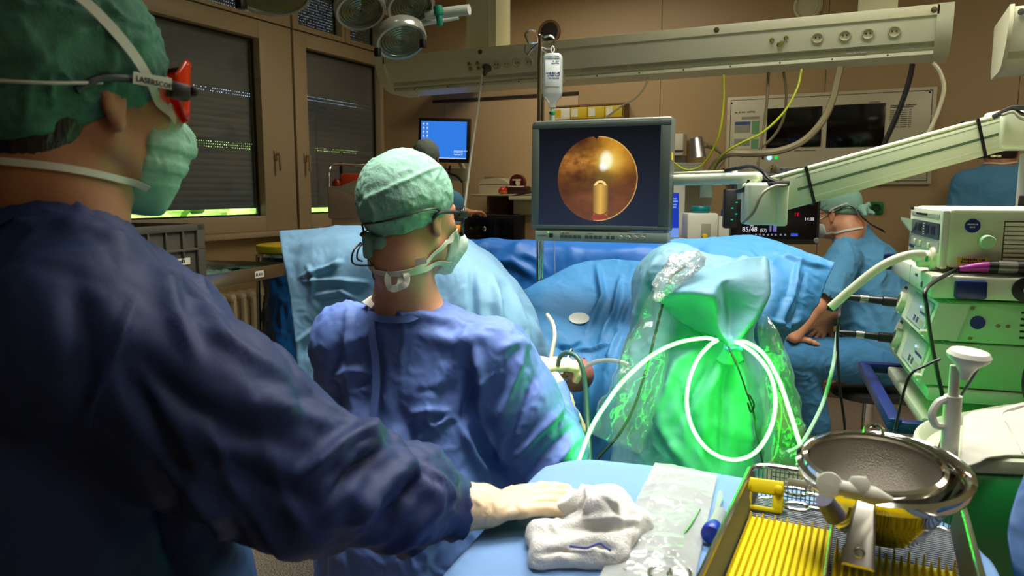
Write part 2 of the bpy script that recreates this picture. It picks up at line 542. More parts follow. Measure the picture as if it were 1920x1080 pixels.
        for ax in range(3):
            o = [0, 0, 0]; o[ax] = 1
            s0 = ins[:N[0] - o[0], :N[1] - o[1], :N[2] - o[2]]; s1 = ins[o[0]:, o[1]:, o[2]:]
            e = np.argwhere(s0 != s1)
            b, c2 = (ax + 1) % 3, (ax + 2) % 3
            ok = (e[:, b] > 0) & (e[:, c2] > 0) & (e[:, b] < N[b] - 1) & (e[:, c2] < N[c2] - 1); e = e[ok]
            def cell(db, dc):
                q = e.copy(); q[:, b] -= db; q[:, c2] -= dc
                return cid[q[:, 0], q[:, 1], q[:, 2]]
            quad = np.stack([cell(1, 1), cell(0, 1), cell(0, 0), cell(1, 0)], 1)
            fl = ~s0[e[:, 0], e[:, 1], e[:, 2]]
            quad[fl] = quad[fl][:, ::-1]
            Q.append(quad)
        Q = np.concatenate(Q); Q = Q[(Q >= 0).all(1)]
        if field is None:
            for _ in range(1):
                V = V - self.grad(V, h * 0.5) * np.clip(fsdf(self.p, V), -h, h)[:, None]
        if disp is not None:
            n_ = self.grad(V, h); V = V + n_ * disp(V, n_)[:, None]
        if post is not None: V = post(V)
        return V, Q
def np_obj(name, V, Q, m, parent=None, base=None, auto=0):
    me = bpy.data.meshes.new(name)
    if parent is not None: off = root_loc(parent)
    elif base is not None: off = Vector(base)
    else: lo, hi = V.min(0), V.max(0); off = Vector(((lo[0] + hi[0]) / 2, (lo[1] + hi[1]) / 2, lo[2]))
    Vo = (V - np.array(off)).astype(np.float32)
    me.vertices.add(len(Vo)); me.vertices.foreach_set('co', Vo.ravel())
    k = Q.shape[1]
    me.loops.add(Q.size); me.loops.foreach_set('vertex_index', Q.ravel().astype(np.int32))
    me.polygons.add(len(Q)); me.polygons.foreach_set('loop_start', np.arange(0, Q.size, k, dtype=np.int32))
    me.polygons.foreach_set('use_smooth', np.ones(len(Q), bool))
    me.materials.append(m)
    me.update(calc_edges=True); me.validate()
    o = bpy.data.objects.new(name, me); COL.objects.link(o)
    if parent is not None: o.parent = parent
    else: o.location = off
    if auto: me.set_sharp_from_angle(angle=R_(auto))
    return o
def strokes(V, n_, st, gain=1.0):
    """Folds drawn as lines: (x0, y0, x1, y1, half width in px, height in m); a list of points is also allowed."""
    x, y, d = pix(V)
    view = (np.array(CAM) - V); view /= np.linalg.norm(view, axis=1)[:, None]
    face = np.clip((view * n_).sum(1) * 3 + 0.3, 0, 1)
    out = np.zeros(len(V))
    for s in st:
        pts, wd, am = s; am = am * gain
        best = np.full(len(V), 1e9)
        m = len(pts) - 1; env = np.zeros(len(V))
        for i in range(m):
            a = np.array(pts[i][:2], float); b = np.array(pts[i + 1][:2], float); ab = b - a
            t = np.clip(((x - a[0]) * ab[0] + (y - a[1]) * ab[1]) / (ab @ ab), 0, 1)
            dd = np.hypot(x - a[0] - t * ab[0], y - a[1] - t * ab[1])
            nearer = dd < best; best = np.where(nearer, dd, best)
            g = (i + t) / m; env = np.where(nearer, np.minimum(1, 0.25 + 3.2 * np.minimum(g, 1 - g)), env)
        out += am * env * np.exp(-(best / wd) ** 2)
    return out * face
def sheet(name, rows, m, nu=70, nv=70, disp=None, thick=0.002, parent=None, label=None, cat=None, group=None):
    """Cloth sheet through a grid of (px, py, depth) control points; rows run top to bottom."""
    ctrl = np.array([[tuple(P(*q)) for q in r] for r in rows])
    def interp(c, n):          # catmull along axis 0
        k = len(c); out = []
        for s in np.linspace(0, k - 1, n + 1):
            i = min(int(s), k - 2); t = s - i
            p1, p2 = c[i], c[i + 1]; p0 = c[i - 1] if i > 0 else 2 * p1 - p2; p3 = c[i + 2] if i + 2 < k else 2 * p2 - p1
            out.append(0.5 * (2 * p1 + (p2 - p0) * t + (2 * p0 - 5 * p1 + 4 * p2 - p3) * t * t + (3 * p1 - p0 - 3 * p2 + p3) * t ** 3))
        return np.array(out)
    g = interp(ctrl, nv); g = interp(g.transpose(1, 0, 2), nu).transpose(1, 0, 2)
    V = g.reshape(-1, 3); W = nu + 1
    j, i = np.meshgrid(np.arange(nv), np.arange(nu), indexing='ij')
    Q = np.stack([j * W + i, (j + 1) * W + i, (j + 1) * W + i + 1, j * W + i + 1], -1).reshape(-1, 4)
    du = np.gradient(g, axis=1); dv = np.gradient(g, axis=0)
    n_ = np.cross(dv, du).reshape(-1, 3); n_ /= np.maximum(np.linalg.norm(n_, axis=1)[:, None], 1e-9)
    view = np.array(CAM) - V
    n_ *= np.sign((n_ * view).sum(1))[:, None].mean() or 1.0
    if disp is not None: V = V + n_ * disp(V, n_)[:, None]
    o = np_obj(name, V, Q, m, parent)
    s = o.modifiers.new('thickness', 'SOLIDIFY'); s.thickness = thick; s.offset = 0
    if label: tag(o, label, cat, group)
    return o
def ribbon(mb, pts, wid, nrm, thick=0.0012, sub=6):
    """Flat band along points; nrm(list of points) gives outward directions."""
    q = catmull(pts, sub); N = nrm(q)
    V = []; Fc = []
    for i, p in enumerate(q):
        t = (q[min(i + 1, len(q) - 1)] - q[max(i - 1, 0)]).normalized(); n = Vector(N[i]); s = t.cross(n).normalized()
        wv = wid if not hasattr(wid, '__len__') else float(np.interp(i / (len(q) - 1) * (len(wid) - 1), range(len(wid)), wid))
        V += [p - s * wv / 2, p + s * wv / 2, p + s * wv / 2 + n * thick, p - s * wv / 2 + n * thick]
    for i in range(len(q) - 1):
        a = i * 4; b = a + 4
        for k in range(4): Fc.append((a + k, a + (k + 1) % 4, b + (k + 1) % 4, b + k))
    Fc += [(3, 2, 1, 0), tuple(len(V) - 4 + k for k in range(4))]
    mb.add(V, Fc, True)
# ================================================================== THE ROOM
XL, YB, XR, YF, ZC = -3.9, 5.47, 2.7, -1.6, 3.0
m_wall = mat('wall_paint', (182, 156, 116), rough=0.45, var=0.03, vscale=2, bump=0.05, bscale=400)
m_wallp = mat('wall_panel_edge', (120, 92, 62), rough=0.6)
m_frame = mat('window_frame_lacquer', (196, 178, 144), rough=0.4, var=0.02)
m_gasket = mat('window_gasket', (40, 34, 30), rough=0.7)
m_shut = mat('shutter_slats', (112, 124, 128), rough=0.55, bump=0.25, bscale=60, stretch=(1, 1, 12), var=0.1)
m_ceil = mat('ceiling_panels', (222, 214, 196), rough=0.7)
m_floor = mat('floor_terrazzo', (150, 138, 124), rough=0.35, var=0.0)
def floor_specks():
    nt = m_floor.node_tree; n = nt.nodes; l = nt.links; b = n['Principled BSDF']
    tc = n.new('ShaderNodeTexCoord'); v = n.new('ShaderNodeTexNoise'); v.inputs['Scale'].default_value = 190; v.inputs['Detail'].default_value = 2
    cr = n.new('ShaderNodeValToRGB'); e = cr.color_ramp.elements
    e[0].position, e[0].color = 0.38, (*srgb((70, 62, 56)), 1)
    e[1].position, e[1].color = 0.62, (*srgb((190, 180, 166)), 1)
    k = cr.color_ramp.elements.new(0.5); k.color = (*srgb((142, 128, 112)), 1)
    l.new(tc.outputs['Object'], v.inputs['Vector']); l.new(v.outputs[0], cr.inputs[0]); l.new(cr.outputs[0], b.inputs['Base Color'])
floor_specks()
structure('floor', MB().bx((XL - 0.3, YF - 0.1, -0.1), (XR + 0.1, YB + 0.1, 0)), m_floor)
structure('ceiling', MB().bx((XL - 0.3, YF - 0.1, ZC), (XR + 0.1, YB + 0.1, ZC + 0.1)), m_ceil)
# back wall: tall laminate panels with thin shadow gaps
wb = MB(); seams = [XL - 0.3, -1.47, -0.36, 0.72, XR + 0.1]
for a, b in zip(seams, seams[1:]): wb.bx((a + 0.002, YB, 0), (b - 0.002, YB + 0.1, ZC))
wb.bx((XL - 0.3, YB + 0.01, 0), (XR + 0.1, YB + 0.12, ZC))
structure('wall_back', wb, m_wall)
structure('wall_right', MB().bx((XR, YF, 0), (XR + 0.1, YB, ZC)), m_wall)
structure('wall_front', MB().bx((XL - 0.3, YF - 0.1, 0), (XR + 0.1, YF, ZC)), m_wall)
# left wall round the window band
Z0, Z1 = 1.13, 2.96
wl_ = MB()
wl_.bx((XL - 0.3, YF, 0), (XL, YB, Z0)); wl_.bx((XL - 0.3, YF, Z1), (XL, YB, ZC)); wl_.bx((XL - 0.3, YF, Z0), (XL, 1.3, Z1))
structure('wall_left', wl_, m_wall)
structure('trim_1', MB().bx((XL - 0.02, 1.3, Z0 - 0.04), (XL + 0.07, YB - 0.005, Z0 - 0.005), 0.006), m_frame)
structure('baseboard_back', MB().bx((XL + 0.005, YB - 0.012, 0), (XR - 0.005, YB - 0.001, 0.1), 0.003), m_wallp)
structure('baseboard_left', MB().bx((XL + 0.001, YF + 0.01, 0), (XL + 0.013, YB - 0.015, 0.1), 0.003), m_wallp)
# a door leaf with dark slot above, set in the back wall
dm = MB().bx((-3.28, YB - 0.014, 0.11), (-2.1, YB - 0.002, 2.13), 0.002)
d1 = structure('door_1', dm, mat('door_laminate', (196, 168, 128), rough=0.5))
structure('door_gap', MB().bx((-3.4, YB - 0.016, 2.142), (-2.1, YB - 0.002, 2.162)), m_gasket, d1)

# ---- windows: a frame with sash, pane, roller shutter with light slots
m_pane = clear_mat('window_glass', fac=0.02, rough=0.02, body=0.0)
m_alu = mat('brushed_handle', (190, 172, 146), rough=0.35, metal=0.5)
def frame_rect(mb, y0, y1, z0, z1, w_, x0, x1, bev=0.006):
    mb.bx((x0, y0, z0), (x1, y0 + w_, z1), bev); mb.bx((x0, y1 - w_, z0), (x1, y1, z1), bev)
    mb.bx((x0, y0 + w_, z0), (x1, y1 - w_, z0 + w_), bev); mb.bx((x0, y0 + w_, z1 - w_), (x1, y1 - w_, z1), bev)
def shutter(name, parent, y0, y1, z0, z1, rows, x=-4.0):
    """Closed roller shutter: slats, and rows of small open slots where the slats do not quite meet."""
    mb = MB(); rows = sorted(rows); z = z0; pitch = 0.019
    for r in rows:
        if r > z + 0.003: slab(mb, x, y0, y1, z, r - 0.0028)
        k = int((y1 - y0) / pitch)
        rnd = random.Random(int(r * 1000))
        for i in range(k):
            a = y0 + i * pitch; opened = rnd.random() < 0.86
            mb.bx((x - 0.002, a, r - 0.0028), (x, a + (pitch - 0.0085 * rnd.uniform(0.5, 1.1) if opened else pitch + 0.0002), r + 0.0028))
        z = r + 0.0028
    slab(mb, x, y0, y1, z, z1)
    return structure(name, mb, m_shut, parent)
def slab(mb, x, y0, y1, z0, z1):
    mb.bx((x - 0.008, y0, z0), (x, y1, z1))
    n = int((z1 - z0) / 0.04)                     # rounded slat profiles
    for i in range(n):
        c = z0 + (i + 0.5) * (z1 - z0) / n; h = (z1 - z0) / n * 0.46
        mb.grid(lambda u, v, c=c, h=h: Vector((x + 0.0028 * math.cos((v - 0.5) * math.pi), y0 + (y1 - y0) * u, c + (v - 0.5) * 2 * h)), 1, 4)
def window(n, y0, y1, z0, z1, lo_y0, lo_y1, lo_z0, lo_z1, rows, handle=None, gap=0.05):
    mb = MB()
    # outer frame fills the wall band round the clear opening
    mb.bx((XL - 0.1, y0, z0), (XL, lo_y0, z1), 0.004); mb.bx((XL - 0.1, lo_y1, z0), (XL, y1, z1), 0.004)
    mb.bx((XL - 0.1, lo_y0, z0), (XL, lo_y1, lo_z0), 0.004); mb.bx((XL - 0.1, lo_y0, lo_z1), (XL, lo_y1, z1), 0.004)
    wroot = structure('window_%d' % n, mb, m_frame)
    g = MB(); frame_rect(g, lo_y0 - 0.001, lo_y1 + 0.001, lo_z0 - 0.001, lo_z1 + 0.001, 0.012, XL - 0.075, XL - 0.06, 0)
    structure('gasket', g, m_gasket, wroot)
    structure('pane', MB().bx((XL - 0.072, lo_y0 + 0.002, lo_z0 + 0.002), (XL - 0.066, lo_y1 - 0.002, lo_z1 - 0.002)), m_pane, wroot)
    shutter('roller_shutter', wroot, lo_y0 - 0.05, lo_y1 + 0.05, lo_z0 + gap, lo_z1 + 0.05, rows)
    if handle:
        hy, hz = handle
        h = MB().box((XL + 0.006, hy, hz), (0.012, 0.03, 0.075), 0.006).cyl((XL, hy, hz + 0.01), (XL + 0.045, hy, hz + 0.01), 0.009)
        h.box((XL + 0.045, hy, hz - 0.045), (0.016, 0.02, 0.13), 0.007)
        structure('window_handle', h, m_alu, wroot)
    return wroot
w1 = window(1, 1.3, 4.335, Z0, 2.575, 2.6, 4.02, 1.237, 2.455, (2.085, 2.066, 1.737, 1.72, 1.703), (4.13, 1.66))
w2 = window(2, 4.36, 5.465, Z0, 2.575, 4.495, 5.42, 1.235, 2.47, (2.135, 2.11, 1.745, 1.728), (4.44, 1.66), gap=0.045)
up_rows = [2.6 + 0.021 * k for k in range(14)]
window(3, 1.3, 4.335, 2.585, 2.955, 3.3, 4.05, 2.615, 2.92, [z + 0.005 for z in up_rows[:14]], gap=-0.02)
window(4, 4.36, 4.96, 2.585, 2.955, 4.42, 4.92, 2.625, 2.92, [z + 0.005 for z in up_rows[:14]], gap=-0.02)
window(5, 4.97, 5.465, 2.585, 2.955, 5.03, 5.4, 2.625, 2.92, [z + 0.005 for z in up_rows[:14]], gap=-0.02)
structure('trim_2', MB().bx((XL - 0.1, 4.336, Z0), (XL - 0.03, 4.359, 2.95)).bx((XL - 0.1, 1.3, 2.576), (XL - 0.02, 5.465, 2.584)), m_gasket)
# what the gap under the shutters looks out on: a sunlit hedge
rnd = random.Random(3)
def hedge():
    mb = MB()
    def fn(u, v):
        y = -1 + 13 * u; z = 0.1 + 2.4 * v; o = np.ones_like(y)
        x = -7.0 - 0.5 * v - 0.5 * noise3(np.stack([y * 2.1, z * 2.1, 1.7 * o], 1)) - 0.25 * noise3(np.stack([y * 9, z * 9, 4 * o], 1))
        return np.stack([x, y, z], 1)
    mb.gridv(fn, 160, 36)
    mb.bx((-9, -1, -0.05), (-4.3, 12, 0))
    return solo('hedge', mb, mat('hedge_leaves', (112, 150, 66), rough=0.7, var=0.5, vscale=22), 'sunlit green hedge outside, seen in the gap below the shutters', 'hedge')
hedge()

# ---- loudspeaker roundels high on the back wall
m_cream = mat('cream_enamel', (214, 210, 178), rough=0.35, var=0.02)
m_white = mat('white_enamel', (222, 222, 206), rough=0.35, var=0.02)
m_dark = mat('dark_recess', (38, 32, 26), rough=0.8)
m_black = mat('black_plastic', (18, 18, 19), rough=0.4, var=0.0)
m_steel = mat('stainless_steel', (200, 198, 190), rough=0.18, metal=1.0, var=0.05, vscale=3)
m_chrome = mat('chrome', (220, 218, 212), rough=0.08, metal=1.0, var=0.0)
for x, lab, mm in ((-2.345, 'round dark loudspeaker on back wall beside the infusion pole top', m_wallp), (-0.49, 'round pale loudspeaker on back wall behind the supply beam', m_cream)):
    t = thing('wall_speaker', lab, 'speaker', (x, YB, 2.62), 'loudspeakers on the back wall')
    part('rim', MB().lathe([(0.075, 0.0), (0.09, 0.0), (0.092, 0.012), (0.078, 0.022), (0.07, 0.014)], (x, YB - 0.001, 2.62), (0, -1, 0)), m_cream if mm is m_cream else m_wallp, t)
    part('grille', MB().lathe([(0.0, 0.016), (0.04, 0.015), (0.072, 0.01), (0.072, 0.0)], (x, YB - 0.001, 2.62), (0, -1, 0)), mm if mm is m_cream else m_dark, t)

# ---- green power socket on the back wall
m_green = mat('green_socket_plastic', (18, 130, 56), rough=0.35, var=0.0)
c = Vector((-0.011, YB, 1.298))
t = thing('wall_socket', 'green wall socket beside the seated blue scrubs wearer', 'socket', c)
part('plate', MB().box(c + Vector((0, -0.006, 0)), (0.082, 0.012, 0.082), 0.005), m_green, t)
part('insert', MB().lathe([(0.028, 0.0), (0.028, 0.006), (0.022, 0.007), (0.021, 0.001), (0, 0.001)], c + Vector((0, -0.012, 0)), (0, -1, 0)), mat('green_socket_insert', (10, 70, 32), rough=0.5), t)

# ---- radiator under the window
t = thing('radiator', 'cream ribbed radiator under the window', 'radiator', (-3.78, 4.0, 0.12))
mr = mat('radiator_enamel', (216, 200, 166), rough=0.4, var=0.02)
for i in range(15):
    y = 3.42 + 0.085 * i
    s2 = MB(); s2.box((-3.715, y, 0.48), (0.045, 0.034, 0.48), 0.016).box((-3.80, y, 0.48), (0.11, 0.03, 0.48), 0.014)
    s2.box((-3.775, y, 0.72), (0.16, 0.056, 0.055), 0.026, seg=3).box((-3.775, y, 0.24), (0.16, 0.056, 0.055), 0.026, seg=3)
    part('radiator_column', s2, mr, t)
part('header_pipe', MB().cyl((-3.78, 3.38, 0.72), (-3.78, 4.66, 0.72), 0.02).cyl((-3.78, 3.38, 0.24), (-3.78, 4.66, 0.24), 0.02), mr, t)
for y in (3.6, 4.4): part('wall_bracket', MB().bx((-3.899, y, 0.24), (-3.78, y + .03, 0.7)), mr, t)
# ================================================================== PEOPLE
m_skin = mat('skin', (176, 120, 86), rough=0.5, var=0.06, vscale=30, sss=0.08, bump=0.08, bscale=300)
m_skin2 = mat('skin_fair', (206, 146, 112), rough=0.5, var=0.06, vscale=30, sss=0.08, bump=0.08, bscale=300)
m_hair = mat('dark_hair', (34, 24, 18), rough=0.5, bump=0.8, bscale=150, stretch=(1, 1, 0.2), var=0.3)
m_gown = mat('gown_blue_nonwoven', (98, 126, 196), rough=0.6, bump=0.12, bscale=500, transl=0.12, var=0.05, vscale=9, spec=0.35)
m_gownd = mat('gown_shaded_nonwoven', (42, 58, 106), rough=0.6, bump=0.12, bscale=500, transl=0.06, var=0.05, vscale=9, spec=0.35)  # gown blue darkened, the shade on the nurse's back put into the colour
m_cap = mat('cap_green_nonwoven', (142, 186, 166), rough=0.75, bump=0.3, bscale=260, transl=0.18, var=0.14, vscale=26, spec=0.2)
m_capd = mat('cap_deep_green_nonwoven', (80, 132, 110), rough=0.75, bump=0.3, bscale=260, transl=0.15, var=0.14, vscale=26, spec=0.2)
m_mask = mat('mask_white_nonwoven', (206, 216, 206), rough=0.7, bump=0.15, bscale=400, transl=0.2, var=0.03)
m_maskg = mat('mask_green_nonwoven', (160, 210, 184), rough=0.7, bump=0.15, bscale=400, transl=0.3, var=0.03)
m_tape = mat('tie_white', (214, 214, 200), rough=0.7, bump=0.1, bscale=400)
m_latex = mat('latex_glove', (234, 206, 168), rough=0.45, var=0.05, vscale=40, sss=0.06, bump=0.1, bscale=220)
m_scrub = mat('scrub_blue_cotton', (84, 142, 182), rough=0.85, bump=0.2, bscale=600, var=0.05, spec=0.15)
m_scrubd = mat('scrub_dark_blue_cotton', (66, 122, 166), rough=0.85, bump=0.2, bscale=600, var=0.05, spec=0.15)  # darker blue than the scrub top
m_white_knit = mat('white_knit', (226, 222, 210), rough=0.9, bump=0.4, bscale=300)
m_lens = clear_mat('orange_laser_lens', rgb=(255, 96, 8), fac=0.05, rough=0.06, body=0.5, base=(255, 70, 6))
m_lensd = clear_mat('dark_laser_lens', rgb=(70, 80, 84), fac=0.10, rough=0.05, body=0.35, base=(60, 70, 76))
m_brown = mat('brown_eye', (50, 34, 22), rough=0.2)

def head_frame(c, a, pitch=0.0, roll=0.0):
    f = heading(a); r = heading(a - 90)
    m = frame(c, r, UP)
    return m @ Euler((R_(-pitch), R_(roll), 0)).to_matrix().to_4x4()
def head(s, M, k=1.0, neck=None, nr=0.056):
    """Skull, face, ears and neck in head frame M (x right, y forward, z up, origin between the ears)."""
    old = s.M; s.M = M @ Matrix.Scale(k, 4); S = k
    s.e((0, -.012, .035), (.074 * S, .094 * S, .088 * S), .02)
    s.e((0, .040, -.02), (.060 * S, .054 * S, .088 * S), .03)
    s.e((0, .062, -.088), (.034 * S, .030 * S, .026 * S), .03)          # chin
    for q in (-1, 1):
        s.c((q * .052, .0, -.055), (q * .024, .066, -.09), .016 * S, .014 * S, .03)   # jaw line
        s.e((q * .040, .066, -.018), (.020 * S, .016 * S, .018 * S), .02)              # cheek
        s.c((q * .012, .088, .028), (q * .042, .076, .026), .010 * S, .009 * S, .015)  # brow
        s.e((q * .031, .094, .008), (.016 * S, .012 * S, .011 * S), .008, op='-')      # eye socket
        s.e((q * .031, .080, .008), (.012 * S, .0115 * S, .0115 * S), .002)            # eyeball under the lid
        s.e((q * .077, -.008, -.008), (.007 * S, .019 * S, .031 * S), .006, rot=(0.25, 0, q * 0.35))      # ear
        s.e((q * .084, -.006, -.004), (.004 * S, .010 * S, .017 * S), .004, rot=(0.25, 0, q * 0.35), op='-')
        s.e((q * .075, .0, -.036), (.006 * S, .008 * S, .010 * S), .006)
    s.c((0, .092, .018), (0, .112, -.024), .008 * S, .012 * S, .012)    # nose
    for q in (-1, 1): s.e((q * .011, .102, -.026), (.008 * S, .010 * S, .008 * S), .008)
    s.c((-.018, .092, -.055), (.018, .092, -.055), .0065 * S, .0065 * S, .008)   # lips
    s.c((-.015, .091, -.066), (.015, .091, -.066), .007 * S, .007 * S, .006)
    s.c((0, -.03, -.04), (0, -.045, -.10), .055 * S, nr * S, .03)
    top = s.M @ Vector((0, -.04, -.09)); s.M = old
    if neck is not None: s.c(top, neck, nr * S, nr * 1.1 * S, .03)
def hand(s, M, side=1, curl=(20, 20, 20, 20), spread=6, thumb=(40, 20), k=1.0, grow=0.0, tlift=-10):
    """Hand in frame M: y along the fingers, z out of the back of the hand; thumb on the +x side when side = 1."""
    old = s.M; s.M = M @ Matrix.Scale(k, 4); g = grow; q = side
    s.ec((0, .0, 0), (0, .035, 0), (.027 + g, .018 + g), (.036 + g, .016 + g), (1, 0, 0), .012)
    s.ec((0, .03, 0), (q * -.002, .082, .002), (.036 + g, .016 + g), (.040 + g, .013 + g), (1, 0, 0), .014)
    L = (.078, .086, .080, .064); X = (.030, .0105, -.0095, -.029); Y = (.088, .092, .088, .080); rr = (.0092, .0095, .009, .0080)
    for i in range(4):
        a = R_(spread) * (1.5 - i) / 1.5; c = R_(curl[i])
        p = Vector((q * X[i], Y[i] - .012, .003)); d = 0.25 * c; pts = [p.copy()]; segs = (.012 + L[i] * .46, L[i] * .30, L[i] * .24)
        for j, sl in enumerate(segs):
            v = Vector((q * math.sin(a) * math.cos(d), math.cos(a) * math.cos(d), -math.sin(d)))
            p = p + v * sl; pts.append(p.copy()); d += c * (0.95 if j == 0 else 0.7)
        R = rr[i] + g
        s.chain(pts, [R * 1.06, R, R * .93, R * .8], .0045)
    b = Vector((q * .026, .016, -.006)); t0, t1 = R_(thumb[0]), R_(thumb[1]); lz = math.sin(R_(tlift))
    v1 = Vector((q * math.sin(t0), math.cos(t0), lz)).normalized(); v2 = Vector((q * math.sin(t1), math.cos(t1), lz * 1.4)).normalized()
    pts = [b, b + v1 * .042, b + v1 * .042 + v2 * .030, b + v1 * .042 + v2 * .053]
    s.chain(pts, [.016 + g, .0115 + g, .0105 + g, .0088 + g], .010)
    s.M = old
def cap_sdf(M, k=1.0, rx=.086, ry=.108, rz=.098, cz=.04, cy=-.02, cut=((0, .09, .03), (0, -.085, -.055)), bulge=None):
    s = Sdf(M @ Matrix.Scale(k, 4))
    s.e((0, cy, cz), (rx * k, ry * k, rz * k), .03)
    if bulge: s.e(bulge[0], [x * k for x in bulge[1]], .04)
    a, b = Vector(cut[0]), Vector(cut[1]); d = (b - a).normalized(); n = Vector((1, 0, 0)).cross(d)
    if n.z > 0: n = -n
    s.h(a, n, .012)
    return s
def weld_strap(mb, s, pts, w_, off=.002, thick=.0014, sub=5):
    """Band that lies on the body s."""
    q = s.snap(catmull(pts, sub), off)
    ribbon(mb, q, w_, lambda z: [Vector(x) for x in s.grad(np.array([tuple(a) for a in z]))], thick, 1)
def union(*ss):
    u = Sdf(); 
    class U(Sdf): pass
    u = U(); u.parts = ss
    return u
def multi_snap(ss, pts, off, it=8):
    p = np.array([tuple(q) for q in pts], float)
    f = lambda q: np.min([sdf(s.p, q) for s in ss], 0)
    def gr(p, e=.003):
        g = np.stack([f(p + np.eye(3)[i] * e) - f(p - np.eye(3)[i] * e) for i in range(3)], 1)
        return g / np.maximum(np.linalg.norm(g, axis=1)[:, None], 1e-9)
    for _ in range(it): p = p - gr(p) * (f(p) - off)[:, None]
    return [Vector(q) for q in p], [Vector(q) for q in gr(p)]
def band(mb, ss, pts, wid, off=.003, thick=.0014, sub=6):
    q, g = multi_snap(ss, catmull(pts, sub), off)
    ribbon_n(mb, q, wid, g, thick)
def ribbon_n(mb, q, wid, N, thick):
    V = []; Fc = []
    for i, p in enumerate(q):
        t = (q[min(i + 1, len(q) - 1)] - q[max(i - 1, 0)]).normalized(); n = N[i]; s = t.cross(n).normalized()
        wv = wid if not hasattr(wid, '__len__') else float(np.interp(i / (len(q) - 1) * (len(wid) - 1), range(len(wid)), wid))
        V += [p - s * wv / 2, p + s * wv / 2, p + s * wv / 2 + n * thick, p - s * wv / 2 + n * thick]
    for i in range(len(q) - 1):
        a = i * 4; b = a + 4
        for k in range(4): Fc.append((a + k, a + (k + 1) % 4, b + (k + 1) % 4, b + k))
    Fc += [(3, 2, 1, 0), tuple(len(V) - 4 + k for k in range(4))]
    mb.add(V, Fc, True)
def cord(mb, ss, pts, r, off=.003, sub=6, n=6):
    q, g = multi_snap(ss, catmull(pts, sub), off + r)
    mb.loft(q, r, n)
def body_obj(name, s, h, m, label):
    V, Q = s.mesh(h)
    o = np_obj(name, V, Q, m)
    return tag(o, label, 'person')
def child(name, s, h, m, parent, disp=None, label=None, post=None):
    V, Q = s.mesh(h, disp, post)
    o = np_obj(name, V, Q, m, parent)
    if label: o['label'] = label
    return o
def shell_lens(M, ang0, ang1, r, z0, z1, cy, tilt=0.0, nu=28, nv=8, rx=1.0):
    mb = MB(M)
    def fn(u, v):
        a = R_(ang0 + (ang1 - ang0) * u); e = min(1, 6 * min(u, 1 - u) + .35)
        z = (z0 + z1) / 2 + (v - .5) * (z1 - z0) * e
        return Vector((math.sin(a) * r * rx, cy + math.cos(a) * r + tilt * (z - z0), z))
    return mb.grid(fn, nu, nv)

# ------------------------------------------------------------------ the nurse in front, back turned, hand on the table
A1 = 60; f1, r1 = heading(A1), heading(A1 - 90)
H1 = head_frame(P(150, 178, .865), A1, pitch=5)
neck1 = P(112, 400, .86)
b = Sdf(); head(b, H1, 1.0, neck1, .052)
tor = P(20, 610, .90)
hip = Vector((tor.x, tor.y, 0.98)) - f1 * .02
shR, shL = P(150, 640, .80), tor - r1 * .20 + UP * .02
elR, wrR = P(575, 893, .88), PZ(872, 948, .968)
b.c(neck1, tor + UP * .02, .06, .075, .04)
b.ec(tor, hip, (.165, .105), (.15, .10), r1, .04); b.e(hip - UP * .04, (.17, .17, .12), .05)
b.c(neck1 - UP * .03, shR, .05, .052, .04); b.c(neck1 - UP * .03, shL, .05, .052, .04)
b.chain([shR, elR, wrR], [.052, .040, .026], .02)
elL = shL - UP * .28 - f1 * .03; wrL = elL - UP * .2 + f1 * .14
b.chain([shL, elL, wrL], [.052, .040, .026], .02)
for q in (-1, 1):
    kn = hip + r1 * q * .09 - UP * .50 + f1 * .02; an = kn - UP * .40 - f1 * .02
    b.chain([hip + r1 * q * .09 - UP * .08, kn, an], [.085, .06, .042], .03)
    b.c(an - UP * .02, an + f1 * .14 - UP * .045, .042, .035, .02)
hd1 = (PZ(1075, 940, .955) - wrR); hd1.z = -0.008; hd1.normalize()
HM1 = Matrix((UP.cross(hd1).normalized() * -1, hd1, -UP.cross(hd1).cross(hd1) * 1)).transposed()
HM1 = frame(wrR + Vector((0, 0, -.006)), hd1.cross(UP), UP)          # x toward the camera, y along the fingers
hand(b, HM1, side=-1, curl=(6, 7, 8, 8), spread=5, thumb=(26, 6), grow=-.0015)
lowest = min(P(0, 0, 1).z, 0)
nurse = body_obj('person', b, .0056, m_skin, 'person in dark blue gown and orange goggles in front, back turned, hand on the blue table')
# hair at the nape
hr = Sdf(H1); hr.e((0, -.045, -.03), (.068, .060, .056), .02); hr.e((0, -.066, -.062), (.05, .035, .04), .03)
hr.h((0, -.012, 0), (0, 1, -.35), .01)
child('hair', hr, .005, m_hair, nurse, lambda V, n: .002 * noise3(V * np.array([220, 220, 40])))
# gown
g = Sdf()
chest = tor + f1 * .05 - UP * .1
g.c(neck1 - UP * .055 - f1 * .01, tor, .078, .12, .06)
g.ec(tor - UP * .02, hip + UP * .06, (.20, .135), (.20, .15), r1, .06)
g.ec(hip + UP * .1, Vector((hip.x, hip.y, .42)), (.19, .14), (.21, .17), r1, .05)
g.e(hip + f1 * .13 + UP * .10 + r1 * .03, (.19, .15, .26), .06); g.e(hip + f1 * .14 - UP * .25 + r1 * .04, (.19, .15, .3), .06)
g.e(chest + f1 * .06 + r1 * .03, (.17, .12, .16), .06)
g.c(neck1 - UP * .03 - f1 * .01, neck1.lerp(shR, .45) - UP * .012, .062, .075, .05); g.c(neck1 - UP * .075, shR, .065, .088, .05); g.c(neck1 - UP * .075, shL, .065, .085, .05)
g.chain([shR, shR.lerp(elR, .55) , elR, elR.lerp(wrR, .55), wrR - hd1 * .022], [.096, .104, .086, .070, .046], .035)
g.chain([shL, elL, wrL], [.088, .08, .05], .03)
